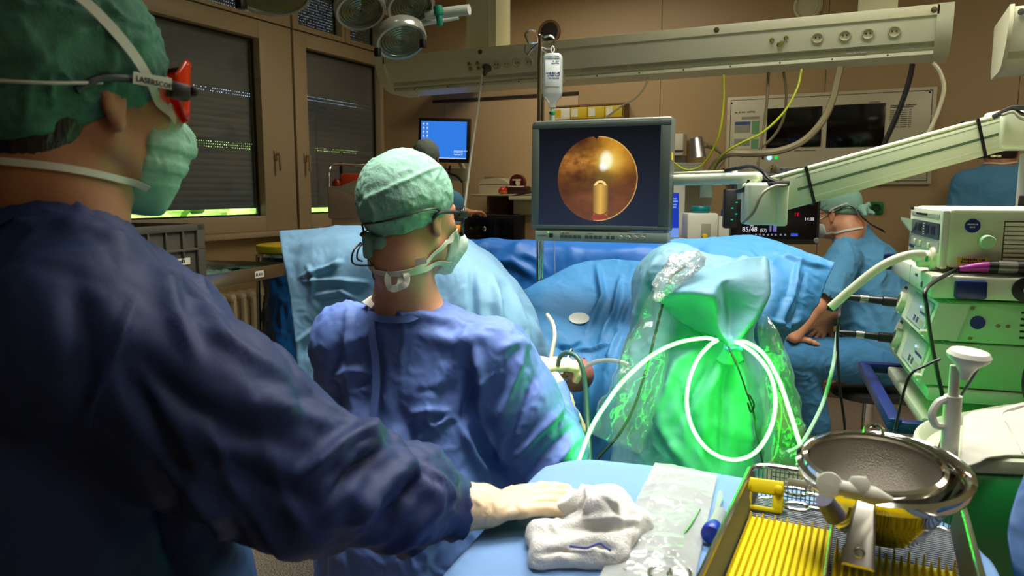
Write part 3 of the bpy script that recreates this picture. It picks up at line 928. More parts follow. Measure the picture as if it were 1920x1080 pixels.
g.e(neck1 + UP * .035, (.064, .066, .05), .012, op='-'); g.c(neck1 + UP * .045, neck1 + UP * .12, .062, .085, .01, op='-')
st1 = [([(255, 560), (215, 660), (150, 790)], 9, .006), ([(250, 660), (330, 740), (430, 800), (560, 840)], 26, -.010),
       ([(230, 680), (300, 830), (360, 930)], 22, -.012), ([(290, 470), (330, 590), (370, 680)], 16, .007), ([(360, 600), (460, 660), (560, 720)], 14, .006),
       ([(560, 900), (640, 830), (700, 790)], 14, .011), ([(600, 960), (690, 860), (720, 830)], 12, -.010), ([(660, 990), (730, 900), (770, 865)], 13, .010),
       ([(720, 1000), (770, 930), (800, 880)], 10, -.010), ([(760, 1020), (820, 950), (830, 900)], 12, .009), ([(800, 860), (845, 910), (850, 960)], 8, .008),
       ([(690, 790), (700, 830), (680, 850)], 16, .014), ([(140, 520), (160, 640), (140, 760)], 30, -.008), ([(90, 420), (180, 430), (260, 470)], 18, .006),
       ([(300, 500), (380, 570), (440, 650)], 12, .006), ([(320, 900), (400, 960), (440, 1040)], 18, .010), ([(270, 880), (320, 980), (330, 1070)], 18, -.012),
       ([(470, 760), (560, 770), (650, 800)], 20, .006), ([(380, 860), (480, 900), (580, 940)], 22, -.007)]
def dg1(V, n):
    x, y, d = pix(V)
    near = np.clip((x - 420) / 300, 0, 1)
    return (.007 + .007 * near) * crumple(V, .12, 2.0, (1, 1, .6)) + .003 * crumple(V, .045, 8.0) * (0.5 + near) + strokes(V, n, st1, 1.5)
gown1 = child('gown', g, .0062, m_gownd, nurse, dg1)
seam = MB(); band(seam, [g], [P(262, 590, .70), P(222, 660, .70), P(165, 770, .70), P(140, 830, .70)], .003, .003, .0015)
part('sleeve_seam', seam, m_gownd, gown1)
ck = MB(); q0 = wrR - hd1 * .045
ck.loft([q0, wrR - hd1 * .01, wrR + hd1 * .004], [.040, .036, .031], 24)
part('knit_cuff', ck, m_white_knit, gown1, 'white knitted cuff')
cb = MB(); band(cb, [g, b], [neck1 + r1 * .075 - f1 * .02 - UP * .03, neck1 - f1 * .08 - UP * .02, neck1 - r1 * .07 - f1 * .03 - UP * .03], .022, .002, .002)
part('neck_binding', cb, m_gownd, gown1)
# glove
gl = Sdf(); hand(gl, HM1, side=-1, curl=(6, 7, 8, 8), spread=5, thumb=(26, 6), grow=.0016)
gl.c(wrR - hd1 * .022, wrR + hd1 * .02, .038, .029, .02)
gl.c(wrR - hd1 * .03, wrR - hd1 * .020, .0405, .0405, .004)
glove1 = child('glove', gl, .0024, m_latex, nurse, lambda V, n: .0011 * crumple(V, .022, 3.0, (1, 1, 1)) + strokes(V, n, [([(885, 930), (905, 950), (890, 985)], 5, .0022), ([(915, 925), (925, 960), (915, 990)], 5, -.0015), ([(940, 925), (960, 955)], 8, .001)]))
# cap
c1 = cap_sdf(H1, 1.0, .095, .118, .108, .045, -.024, ((0, .088, .022), (0, -.10, -.088)), ((0, -.078, .0), (.080, .055, .085)))
def dc1(V, n):
    return .0055 * crumple(V, .06, 1.0) + .0018 * crumple(V, .022, 5.0) + strokes(V, n, [([(20, 120), (140, 60), (260, 40)], 9, .004), ([(40, 250), (60, 130), (150, 60)], 10, .004), ([(210, 40), (215, 120), (190, 180)], 8, .003), ([(20, 245), (120, 250), (260, 190)], 10, .004)])
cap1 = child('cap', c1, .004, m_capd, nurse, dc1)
tl = Sdf(H1); tl.c((.006, -.118, -.055), (.012, -.125, -.105), .026, .020, .02); tl.c((-.02, -.122, -.05), (.03, -.118, -.05), .018, .018, .02); tl.c((-.02, -.12, -.06), (-.035, -.12, -.12), .014, .012, .01)
child('cap_knot', tl, .004, m_capd, cap1, lambda V, n: .003 * crumple(V, .025, 3.0))
# mask
mk = Sdf(H1)
mk.e((0, .052, -.050), (.062, .074, .078), .02); mk.c((0, .104, .006), (0, .132, -.038), .010, .014, .03); mk.c((0, .128, -.040), (0, .092, -.118), .016, .020, .03)
mk.h((0, .052, 0), (0, -1, .16), .008); mk.h((0, .08, .004), (0, -.32, 1), .006); mk.h((0, 0, -.135), (0, .0, -1), .004)
def dm1(V, n):
    loc = (V - np.array(H1.translation)) @ np.array(H1.to_3x3())
    return .0016 * np.sign(np.sin(loc[:, 2] * 230)) * np.clip(1 - np.abs(loc[:, 2] + .06) / .05, 0, 1) + .0012 * crumple(V, .03, 2)
mask1 = child('mask', mk, .003, m_maskg, nurse, dm1)
ss = [b, c1, mk, hr]
st = MB(); band(st, ss, [H1 @ Vector(v) for v in ((.052, .075, -.018), (.085, .03, .015), (.095, -.02, .055), (.085, -.075, .10), (.05, -.12, .125), (.0, -.15, .12))], .0125, .004)
part('upper_tie', st, m_tape, mask1)
st = MB(); band(st, ss, [H1 @ Vector(v) for v in ((.05, .055, -.105), (.066, .01, -.096), (.062, -.04, -.092), (.03, -.085, -.09), (-.02, -.10, -.088))], .008, .0025)
part('lower_tie', st, m_tape, mask1)
# goggles: orange wrap-round lens, black temple with a white name strip, cord round the head
for q in (1, -1):
    pts = [Vector((q * .084, .070, .016)), Vector((q * .092, .02, .014)), Vector((q * .094, -.03, .006)), Vector((q * .088, -.055, -.012))]
    tm = MB(H1); tm.loft(catmull(pts, 6), [.0045] * 19, 8); tm.box((q * .086, .066, .012), (.012, .028, .020), .004)
    if q == 1: gog = part('laser_goggles', tm, m_black, nurse, 'orange wrap-round laser goggles with black temples')
    else: part('temple', tm, m_black, gog)
lens = part('goggle_lens', shell_lens(H1, -78, 78, .072, -.014, .054, .048, rx=1.16), m_lens, gog, 'orange lens')
lens.modifiers.new('t', 'SOLIDIFY').thickness = .0025
part('brow_bar', MB(H1).box((0, .121, .056), (.07, .006, .006), .003), m_black, gog); part('hinge', MB(H1).box((.074, .088, .016), (.03, .010, .012), .004), m_black, gog)
lb = MB(H1)
V0 = [Vector((.0975, .048, .022)), Vector((.0985, .0, .019)), Vector((.0985, .0, .006)), Vector((.0975, .048, .009))]
lb.prism(V0, (.0015, 0, 0)); part('name_strip', lb, m_tape, gog, 'white printed strip on the temple')
lt = MB(); lt.text('LASERSCOPE', H1 @ Vector((.1005, .003, .0095)), H1.to_3x3() @ Vector((0, 1, 0)), H1.to_3x3() @ Vector((0, 0, 1)), .0085)
part('strip_lettering', lt, m_black, gog)
cd = MB(); cord(cd, ss, [H1 @ Vector(v) for v in ((.097, -.03, .0), (.088, -.075, -.008), (.05, -.12, -.012), (0, -.15, -.012))], .0018, .003)
part('goggle_cord', cd, m_tape, gog)

# ------------------------------------------------------------------ the seated surgeon
A2 = 52; AB2 = 76
H2 = head_frame(P(777, 408, 1.68), A2, pitch=7, roll=-3)
fb, rb = heading(AB2), heading(AB2 - 90)
neck2 = P(762, 566, 1.72)
tor2 = P(788, 668, 1.76); hip2 = P(775, 980, 1.74); hip2.z = .56
b2 = Sdf(); head(b2, H2, 1.0, neck2, .057)
sR, sL = P(925, 668, 1.70), P(650, 640, 1.80)
eR, wR = P(1020, 846, 1.73), P(1046, 742, 1.97)
eL, wL = P(668, 850, 1.96), P(1002, 690, 2.03)
b2.c(neck2, tor2, .065, .075, .05); b2.ec(tor2, hip2, (.13, .08), (.14, .10), rb, .05)
b2.c(neck2 - UP * .03, sR, .055, .05, .04); b2.c(neck2 - UP * .03, sL, .055, .05, .04)
b2.chain([sR, eR, wR], [.05, .042, .028], .02); b2.chain([sL, eL, wL], [.05, .042, .028], .02)
for q in (-1, 1):
    hp = hip2 + rb * q * .09; kn = hp + fb * .36 + rb * q * .10 + UP * .0; an = Vector((kn.x, kn.y, .09))
    b2.chain([hp, kn, an], [.09, .065, .042], .03); b2.c(an - UP * .03, an + fb * .15 - UP * .045, .04, .035, .02)
hl = (P(1060, 690, 2.07) - wL).normalized(); hr_ = (P(1082, 786, 2.0) - wR).normalized()
upL = P(985, 600, 2.0) - P(985, 700, 2.03)
HL = frame(wL, Vector(hl).cross(upL), upL)
HR = frame(wR, Vector(hr_).cross(RT * .8 + UP * .6), RT * .8 + UP * .6)
hand(b2, HL, side=-1, curl=(52, 56, 58, 60), spread=5, thumb=(38, 10), grow=-.0015, tlift=-30)
hand(b2, HR, side=-1, curl=(30, 32, 34, 36), spread=4, thumb=(20, 4), grow=-.0015, tlift=-30)
surgeon = body_obj('person', b2, .0052, m_skin2, 'person in blue gown seated in the middle between the draped legs, back turned')
g2 = Sdf()
g2.c(neck2 - UP * .05, tor2, .072, .10, .06)
g2.ec(tor2 - UP * .01, hip2 + UP * .05, (.195, .128), (.205, .17), rb, .06)
g2.ec(hip2 + UP * .08, Vector((hip2.x, hip2.y, .30)) + fb * .05, (.21, .18), (.30, .27), rb, .06)
g2.e(hip2 + fb * .2 + UP * .02, (.25, .22, .12), .06)
g2.c(neck2 - UP * .05, sR, .055, .082, .05); g2.c(neck2 - UP * .05, sL, .055, .080, .05)
g2.chain([sR, sR.lerp(eR, .5), eR, eR.lerp(wR, .5), wR - hr_ * .02], [.086, .092, .088, .062, .040], .035)
g2.chain([sL, sL.lerp(eL, .5), eL, eL.lerp(wL, .5), wL - hl * .02], [.084, .090, .088, .064, .040], .035)
g2.c(eR - UP * .02, eR - UP * .3 - RT * .05, .085, .12, .06)
g2.c(neck2 - UP * .012, neck2 + UP * .1, .071, .09, .008, op='-')
st2 = [([(655, 560), (652, 640), (655, 760)], 7, .006), ([(672, 555), (760, 590), (850, 600)], 10, .006), ([(640, 640), (625, 700), (628, 760)], 9, -.008),
       ([(700, 640), (690, 760), (720, 860)], 26, -.012), ([(780, 620), (850, 640), (930, 620)], 16, .007), ([(870, 665), (880, 740), (870, 800)], 10, -.012),
       ([(890, 650), (905, 720), (900, 790)], 9, .010), ([(905, 800), (940, 840), (950, 880)], 12, .010), ([(770, 775), (800, 770), (840, 772)], 7, .008),
       ([(800, 790), (815, 800), (850, 780)], 6, .006), ([(860, 790), (890, 850), (920, 900)], 10, .010), ([(880, 780), (905, 850), (930, 880)], 9, -.010),
       ([(985, 640), (960, 720), (935, 800)], 9, .008), ([(1010, 690), (985, 760), (955, 830)], 8, -.007), ([(1060, 760), (1010, 810), (960, 870)], 8, .008),
       ([(1075, 800), (1020, 850), (975, 900)], 8, -.008), ([(1085, 820), (1030, 880), (1000, 910)], 7, .007), ([(740, 760), (770, 830), (800, 890)], 16, -.010),
       ([(610, 720), (640, 700), (690, 690)], 10, .006), ([(930, 660), (975, 640), (1000, 650)], 8, .004), ([(840, 690), (810, 740), (800, 790)], 14, .006)]
def dg2(V, n):
    return .0085 * crumple(V, .13, 5.0, (1, 1, .75)) + .0034 * crumple(V, .045, 1.0) + strokes(V, n, st2, 1.8)
gown2 = child('gown', g2, .0055, m_gown, surgeon, dg2)
cb = MB(); nk = [neck2 + rb * .080 * math.cos(t) + fb * .080 * math.sin(t) - UP * .03 for t in np.linspace(math.pi * .95, math.pi * 2.05, 9)]
band(cb, [g2], nk, .016, .004, .003); part('neck_binding', cb, m_gown, gown2)
fl = MB(); band(fl, [g2], [P(648, 570, 1.6), P(653, 640, 1.58), P(655, 720, 1.55), P(654, 800, 1.55)], .018, .004, .003); part('back_flap', fl, m_gown, gown2)
# white undershirt collar and blue scrub collar at the neck
uc = Sdf(); q1 = P(690, 545, 1.70); q2 = P(677, 560, 1.66)
tsh = MB(); band(tsh, [g2], [P(664, 522, 1.72), P(676, 542, 1.69), P(692, 558, 1.66)], .028, .007, .003)
part('shirt_collar', tsh, m_white_knit, surgeon, 'white undershirt collar')
cuffs = MB()
for w_, h_ in ((wL, hl), (wR, hr_)): 
    part('knit_cuff', MB().loft([w_ - Vector(h_) * .05, w_ - Vector(h_) * .012, w_], [.040, .036, .03], 20), m_white_knit, gown2, 'white knitted cuff')
for nm, HM, w_, h_, pose in (('glove', HL, wL, hl, dict(curl=(52, 56, 58, 60), spread=5, thumb=(38, 10), tlift=-30)), ('glove', HR, wR, hr_, dict(curl=(30, 32, 34, 36), spread=4, thumb=(20, 4), tlift=-30))):
    s = Sdf(); hand(s, HM, side=-1, grow=.0016, **pose); h_ = Vector(h_)
    s.c(w_ - h_ * .03, w_ + h_ * .015, .039, .030, .02)
    child('glove', s, .0026, m_latex, surgeon, lambda V, n: .0009 * crumple(V, .02, 3.0))
c2 = cap_sdf(H2, 1.0, .092, .116, .104, .045, -.026, ((0, .085, .036), (0, -.105, -.062)), ((0, -.07, .03), (.080, .060, .078)))
st_c2 = [([(668, 400), (690, 370), (800, 320), (845, 305)], 4, .0035), ([(700, 430), (705, 400), (690, 370)], 4, .003), ([(672, 350), (700, 395), (715, 440)], 5, .003), ([(835, 300), (812, 340), (815, 380)], 4, .0025), ([(690, 470), (760, 460), (820, 420)], 5, .004), ([(700, 420), (760, 400), (830, 385)], 5, -.003)]
cap2 = child('cap', c2, .0036, m_cap, surgeon, lambda V, n: .0026 * crumple(V, .05, 1.0) + .0015 * crumple(V, .016, 5.0) + strokes(V, n, st_c2))
kn = Sdf(H2); kn.c((-.055, -.075, -.060), (.0, -.095, -.066), .022, .018, .03); kn.c((-.035, -.10, -.055), (-.03, -.105, -.088), .016, .012, .012)
child('cap_knot', kn, .0036, m_cap, cap2, lambda V, n: .003 * crumple(V, .03, 3.0))
mk2 = Sdf(H2)
mk2.e((0, .055, -.055), (.062, .072, .072), .02); mk2.c((0, .105, -.01), (0, .135, -.05), .014, .030, .03); mk2.c((0, .130, -.05), (0, .108, -.105), .030, .020, .02)
mk2.h((0, .060, 0), (0, -1, .1), .008); mk2.h((0, .08, -.006), (0, -.3, 1), .006)
mask2 = child('mask', mk2, .003, m_mask, surgeon, dm1 and (lambda V, n: .0014 * crumple(V, .03, 2)))
ss2 = [b2, c2, mk2, kn]
def tie(pts, wid, parent, name, off=.003, m=m_tape):
    t = MB(); band(t, ss2, [H2 @ Vector(v) for v in pts], wid, off); return part(name, t, m, parent)
tie([(.055, .078, -.022), (.074, .035, -.06), (.064, -.01, -.095), (.05, -.06, -.118), (.0, -.10, -.125)], .011, mask2, 'upper_tie')
tie([(.05, .07, -.10), (.062, .02, -.112), (.06, -.03, -.118), (.035, -.08, -.125), (-.01, -.10, -.125)], .012, mask2, 'lower_tie')
tie([(-.065, -.04, -.085), (-.05, -.085, -.10), (-.01, -.105, -.122)], .016, mask2, 'side_tie')
bw = MB()
for pts in ([(742, 502, 1.60), (728, 515, 1.59), (730, 538, 1.585), (745, 540, 1.585), (752, 520, 1.59), (744, 503, 1.60)], [(745, 502, 1.60), (760, 512, 1.59), (763, 530, 1.585), (750, 538, 1.585), (738, 541, 1.585)], [(690, 480, 1.63), (705, 490, 1.61), (735, 502, 1.60), (760, 496, 1.60), (800, 488, 1.60)]):
    q = catmull([P(*z) for z in pts], 6); ribbon_n(bw, q, .014, [(CAM - z).normalized().lerp(RT * math.sin(i * .4), .4).normalized() for i, z in enumerate(q)], .0012)
part('tie_bow', bw, m_tape, mask2)
# dark laser glasses on a black neck cord
for q in (1, -1):
    gm = MB(H2); gm.loft(catmull([Vector((q * .078, .075, .014)), Vector((q * .089, .03, .012)), Vector((q * .092, -.015, .006)), Vector((q * .088, -.03, -.008))], 5), .0042, 8); gm.box((q * .082, .07, .012), (.010, .03, .018), .004)
    if q == 1: gl2 = part('laser_glasses', gm, m_black, surgeon, 'dark wrap-round laser glasses with orange nose pad')
    else: part('temple', gm, m_black, gl2)
ln = part('glasses_lens', shell_lens(H2, -76, 76, .07, -.034, .034, .052, rx=1.15), m_lensd, gl2, 'dark grey lens')
ln.modifiers.new('t', 'SOLIDIFY').thickness = .002
part('nose_pad', MB(H2).box((.030, .112, -.018), (.02, .006, .02), .004), mat('orange_pad', (226, 140, 30), rough=0.4), gl2)
cd = MB(); cord(cd, ss2, [H2 @ Vector(v) for v in ((.096, -.01, .006), (.098, -.03, .012), (.085, -.075, .004), (.045, -.12, -.018), (-.03, -.14, -.035), (-.07, -.11, -.04), (-.092, -.06, -.03))], .0024, .002)
part('neck_cord', cd, m_black, gl2)
lp = MB().tube([P(676, 455, 1.62), P(663, 470, 1.60), P(660, 490, 1.60), P(672, 497, 1.60), P(700, 498, 1.60)], .0022).tube([P(680, 455, 1.615), P(671, 470, 1.60), P(670, 485, 1.60), P(680, 490, 1.60)], .002).tube([P(703, 505, 1.63), P(699, 515, 1.63), P(702, 524, 1.64)], .002)
part('cord_loop', lp, m_black, gl2)

# ------------------------------------------------------------------ the seated wearer of blue scrubs at the right
A3_ = 128; H3 = head_frame(P(1571, 400, 3.80), A3_, pitch=16)
f3, r3 = heading(158), heading(158 - 90)
neck3 = P(1596, 428, 3.84)
tor3 = P(1624, 500, 3.86); hip3 = P(1645, 672, 3.86)
b3 = Sdf(); head(b3, H3, 1.0, neck3, .058)
s3L, s3R = P(1580, 488, 3.68), P(1632, 478, 4.05)
e3L, w3L = P(1532, 572, 3.60), P(1490, 632, 3.62)
e3R, w3R = P(1588, 590, 4.0), P(1553, 604, 3.92)
b3.c(neck3, tor3, .065, .09, .05); b3.ec(tor3, hip3, (.16, .11), (.16, .12), r3, .05)
b3.c(neck3, s3L, .055, .05, .04); b3.c(neck3, s3R, .055, .05, .04)
b3.chain([s3L, e3L, w3L], [.05, .042, .029], .02); b3.chain([s3R, e3R, w3R], [.05, .042, .029], .02)
kneeL, ankL = P(1492, 668, 3.70), P(1530, 812, 3.82); kneeR, ankR = P(1478, 650, 4.0), P(1502, 790, 4.1)
b3.chain([hip3 - r3 * .09, kneeL, ankL], [.09, .065, .04], .03); b3.chain([hip3 + r3 * .09, kneeR, ankR], [.09, .065, .04], .03)
ankL.z, ankR.z = max(ankL.z, .09), max(ankR.z, .09)
hL3 = (P(1512, 652, 3.66) - w3L).normalized(); hR3 = (P(1528, 628, 3.86) - w3R).normalized()
ML3 = frame(w3L, (FW * .80 + RT * .30 - UP * .40).cross(UP * .8 + FW * .3), UP * .8 + FW * .3)
hand(b3, ML3, side=1, curl=(24, 26, 28, 30), spread=10, thumb=(72, 56), tlift=-14, k=1.0)
MR3 = frame(w3R, Vector(hR3).cross(UP * .6 - FW * .8), UP * .6 - FW * .8)
hand(b3, MR3, side=-1, curl=(26, 24, 24, 26), spread=14, thumb=(50, 30), tlift=-4, k=1.05)
seated = body_obj('person', b3, .0052, m_skin2, 'person in blue scrubs seated on the stool, bent forward, hands on knees')
t3 = Sdf()
t3.c(neck3 - UP * .03, tor3, .085, .12, .06); t3.ec(tor3, hip3 + UP * .02, (.215, .145), (.20, .165), r3, .06)
t3.c(neck3 - UP * .02, s3L, .06, .078, .05); t3.c(neck3 - UP * .02, s3R, .06, .078, .05)
t3.chain([s3L, s3L.lerp(e3L, .72)], [.086, .098], .03); t3.chain([s3R, s3R.lerp(e3R, .8)], [.080, .085], .03)
t3.c(tor3 - f3 * .06 - UP * .05, hip3 - f3 * .06 + UP * .08, .13, .14, .05)
t3.e(neck3 + UP * .03 + f3 * .02, (.062, .062, .05), .01, op='-')
dl = (e3L - s3L).normalized(); pe = s3L.lerp(e3L, .80); t3.c(pe, pe + dl * .2, .078, .078, .006, op='-')
st3 = [([(1580, 440), (1600, 480), (1600, 540)], 5, .007), ([(1545, 540), (1570, 548), (1592, 552)], 4, .006), ([(1660, 480), (1650, 560), (1620, 620)], 9, .006), ([(1620, 560), (1640, 600), (1660, 640)], 7, -.006), ([(1590, 560), (1600, 600), (1640, 620)], 6, .006), ([(1610, 600), (1580, 610), (1560, 600)], 5, .006)]
top3 = child('scrub_top', t3, .0075, m_scrub, seated, lambda V, n: .008 * crumple(V, .13, 2.0) + .003 * crumple(V, .05, 4) + strokes(V, n, st3))
p3 = Sdf(); p3.chain([hip3 - r3 * .09, kneeL, ankL + UP * .05], [.125, .095, .07], .05); p3.chain([hip3 + r3 * .09, kneeR, ankR + UP * .05], [.125, .092, .07], .05); p3.e(hip3 - f3 * .02, (.2, .18, .13), .05)
child('scrub_trousers', p3, .0075, m_scrubd, seated, lambda V, n: .007 * crumple(V, .11, 6.0) + .003 * crumple(V, .045, 3))
c3 = cap_sdf(H3, 1.0, .088, .11, .10, .042, -.022, ((0, .085, .04), (0, -.10, -.035)))
cap3 = child('cap', c3, .0048, m_cap, seated, lambda V, n: .0025 * crumple(V, .05, 1.0))
bw3 = Sdf(H3); bw3.c((0, -.125, -.01), (-.035, -.15, -.045), .020, .010, .01); bw3.c((0, -.125, -.01), (.03, -.145, .005), .016, .014, .01); bw3.c((.01, -.13, -.01), (.045, -.15, -.04), .014, .012, .01); bw3.e((0, -.122, -.01), (.02, .02, .022), .01)
child('cap_bow', bw3, .004, m_cap, cap3, lambda V, n: .003 * crumple(V, .03, 2))
mk3 = Sdf(H3); mk3.e((0, .055, -.055), (.060, .066, .066), .02); mk3.c((0, .105, -.02), (0, .115, -.08), .018, .02, .03); mk3.h((0, .058, 0), (0, -1, .1), .008); mk3.h((0, .08, -.01), (0, -.3, 1), .006)
mask3 = child('mask', mk3, .004, m_mask, seated, lambda V, n: .001 * crumple(V, .03, 2))
s3s = [b3, c3, mk3]
t = MB(); band(t, s3s, [H3 @ Vector(v) for v in ((-.05, .066, -.015), (-.076, .02, .0), (-.085, -.03, .02), (-.06, -.09, .03))], .007, .003); part('upper_tie', t, m_tape, mask3)
t = MB(); band(t, s3s, [H3 @ Vector(v) for v in ((-.05, .05, -.09), (-.062, .0, -.10), (-.05, -.06, -.10), (0, -.095, -.10))], .010, .003); part('lower_tie', t, m_tape, mask3)
gl3 = MB(H3); gl3.loft(catmull([Vector((-.06, .10, .012)), Vector((-.078, .075, .014)), Vector((-.084, .02, .012)), Vector((-.084, -.01, .004))], 5), .003, 6).loft(catmull([Vector((.06, .10, .012)), Vector((.078, .075, .014)), Vector((.084, .02, .012))], 5), .003, 6).loft(catmull([Vector((-.06, .10, .012)), Vector((0, .12, .012)), Vector((.06, .10, .012))], 5), .003, 6)
go3 = part('glasses', gl3, m_black, seated, 'dark glasses on a black cord')
cd = MB(); cd.tube([H3 @ Vector((-.085, -.02, .0)), H3 @ Vector((-.07, -.10, .012)), P(1612, 402, 3.70), P(1632, 420, 3.66), P(1656, 434, 3.68), P(1660, 436, 3.68)], .0028, 6).tube([P(1603, 392, 3.68), P(1618, 410, 3.66), P(1640, 424, 3.66), P(1657, 432, 3.68)], .0025, 6)
part('neck_cord', cd, m_black, go3)
for an_, nm in ((ankL, 1), (ankR, 2)):
    s = Sdf(); a_ = Vector((an_.x, an_.y, 0)); s.c(a_ + UP * .045 - f3 * .05, a_ + UP * .04 + f3 * .16, .045, .042, .03); s.h(a_ + UP * .004, (0, 0, -1), .004)
    s.e(a_ + UP * .10, (.05, .05, .045), .01, op='-')
    child('clog', s, .005, mat('green_clog_rubber', (16, 112, 62), rough=0.4), seated)
    so = MB().loft([a_ + UP * .06, a_ + UP * .12, a_ + UP * .15], [.046, .046, .045], 16); part('sock', so, m_white_knit, seated, 'white sock')

# ------------------------------------------------------------------ standing person at the far right, seen from behind
H4 = head_frame(P(1876, 284, 4.2), 66); f4, r4 = heading(66), heading(-24)
neck4 = P(1875, 314, 4.18); tor4 = P(1878, 356, 4.2); hip4 = Vector((tor4.x, tor4.y, .95))
b4 = Sdf(); head(b4, H4, 1.0, neck4, .055)
b4.c(neck4, tor4, .06, .09, .05); b4.ec(tor4, hip4, (.15, .10), (.15, .11), r4, .05)
for q in (-1, 1):
    sh = tor4 + r4 * q * .17 + UP * .03; el = sh - UP * .28 + r4 * q * .03; wr = el - UP * .16 + f4 * .18
    b4.c(neck4 - UP * .02, sh, .05, .05, .04); b4.chain([sh, el, wr], [.05, .04, .028], .02)
    hand(b4, frame(wr, (f4 - UP * .5).cross(r4 * q), r4 * q), side=1, curl=(30, 30, 30, 30))
    hp = hip4 + r4 * q * .09; b4.chain([hp, Vector((hp.x, hp.y, .50)), Vector((hp.x, hp.y, .08))], [.09, .065, .042], .03); b4.c(Vector((hp.x, hp.y, .05)), Vector((hp.x, hp.y, .04)) + f4 * .14, .04, .035, .02)
stander = body_obj('person', b4, .0065, m_skin, 'person in blue scrubs standing by the back wall at the far right, back turned')
t4 = Sdf(); t4.c(neck4 - UP * .05, tor4, .08, .12, .06); t4.ec(tor4, hip4 - UP * .1, (.20, .14), (.20, .16), r4, .06)
for q in (-1, 1):
    sh = tor4 + r4 * q * .17 + UP * .03; el = sh - UP * .28 + r4 * q * .03; t4.c(neck4 - UP * .04, sh, .055, .075, .05); t4.c(sh, sh.lerp(el, .8), .08, .085, .03)
t4.e(neck4 + UP * .03, (.06, .06, .06), .01, op='-')
child('scrub_top', t4, .008, m_scrub, stander, lambda V, n: .006 * crumple(V, .12, 2.0) + .002 * crumple(V, .05, 2))
p4 = Sdf()
for q in (-1, 1):
    hp = hip4 + r4 * q * .09; p4.chain([hp, Vector((hp.x, hp.y, .5)), Vector((hp.x, hp.y, .12))], [.12, .09, .075], .04)
child('scrub_trousers', p4, .009, m_scrub, stander, lambda V, n: .006 * crumple(V, .12, 2.0))
hr4 = Sdf(H4); hr4.e((0, -.03, -.005), (.077, .085, .07), .02); hr4.h((0, 0, 0), (0, 1, -.2), .01); hr4.h((0, 0, -.06), (0, 0, -1), .01)
child('hair', hr4, .006, m_hair, stander)
c4 = cap_sdf(H4, 1.0, .09, .112, .10, .045, -.022, ((0, .085, .04), (0, -.10, -.005)))
child('cap', c4, .005, m_capd, stander, lambda V, n: .0025 * crumple(V, .05, 1.0))
t = MB(); band(t, [b4, c4, hr4], [H4 @ Vector(v) for v in ((-.06, .04, -.07), (-.075, -.02, -.07), (-.05, -.08, -.07), (0, -.12, -.07), (.06, -.07, -.065), (.07, .03, -.06))], .009, .003)
mk4 = Sdf(H4); mk4.e((0, .055, -.055), (.060, .066, .066), .02); mk4.h((0, .058, 0), (0, -1, .1), .008); mk4.h((0, .08, -.01), (0, -.3, 1), .006)
mask4 = child('mask', mk4, .005, m_mask, stander); part('lower_tie', t, m_tape, mask4)

# ------------------------------------------------------------------ the one at the computer, behind the surgeon's head
H5 = head_frame(P(800, 302, 4.9), 80, pitch=6); f5, r5 = heading(75), heading(-15)
neck5 = P(800, 345, 4.88); tor5 = P(800, 390, 4.88); hip5 = Vector((tor5.x, tor5.y, .55))
b5 = Sdf(); head(b5, H5, 1.0, neck5, .055)
b5.c(neck5, tor5, .06, .09, .05); b5.ec(tor5, hip5, (.15, .10), (.15, .11), r5, .05)
s5R, s5L = tor5 + r5 * .17 + UP * .03, tor5 - r5 * .17 + UP * .03
e5R, w5R = P(838, 432, 4.8), P(872, 398, 4.86)
b5.c(neck5, s5R, .05, .05, .04); b5.c(neck5, s5L, .05, .05, .04); b5.chain([s5R, e5R, w5R], [.05, .042, .03], .02)
b5.chain([s5L, s5L - UP * .28, s5L - UP * .3 + f5 * .22], [.05, .042, .03], .02)
h5 = (P(896, 388, 4.92) - w5R).normalized(); hand(b5, frame(w5R, Vector(h5).cross(UP), UP), side=-1, curl=(24, 24, 24, 24))
for q in (-1, 1):
    hp = hip5 + r5 * q * .09; kn = hp + f5 * .22; b5.chain([hp, kn, Vector((kn.x, kn.y, .08))], [.09, .065, .042], .03); b5.c(Vector((kn.x, kn.y, .05)), Vector((kn.x, kn.y, .04)) + f5 * .1, .04, .035, .02)
typist = body_obj('person', b5, .0075, m_skin2, 'person in grey cap at the blue computer screen, mostly hidden behind the seated surgeon')
t5 = Sdf(); t5.c(neck5 - UP * .05, tor5, .08, .12, .06); t5.ec(tor5, hip5, (.20, .14), (.20, .16), r5, .06)
for a_, e_ in ((s5R, e5R), (s5L, s5L - UP * .28)): t5.c(neck5 - UP * .04, a_, .055, .075, .05); t5.c(a_, a_.lerp(e_, .6), .08, .08, .03)
child('scrub_top', t5, .009, m_scrub, typist)
p5 = Sdf()
for q in (-1, 1):
    hp = hip5 + r5 * q * .09; kn = hp + f5 * .22; p5.chain([hp, kn, Vector((kn.x, kn.y, .12))], [.115, .085, .07], .04)
child('scrub_trousers', p5, .009, m_scrub, typist)
c5 = cap_sdf(H5, 1.0, .088, .11, .10, .042, -.022, ((0, .085, .04), (0, -.10, -.02)))
child('cap', c5, .005, mat('cap_grey_nonwoven', (120, 134, 124), rough=0.8, transl=0.1, bump=0.2, bscale=260), typist, lambda V, n: .002 * crumple(V, .05, 1.0))
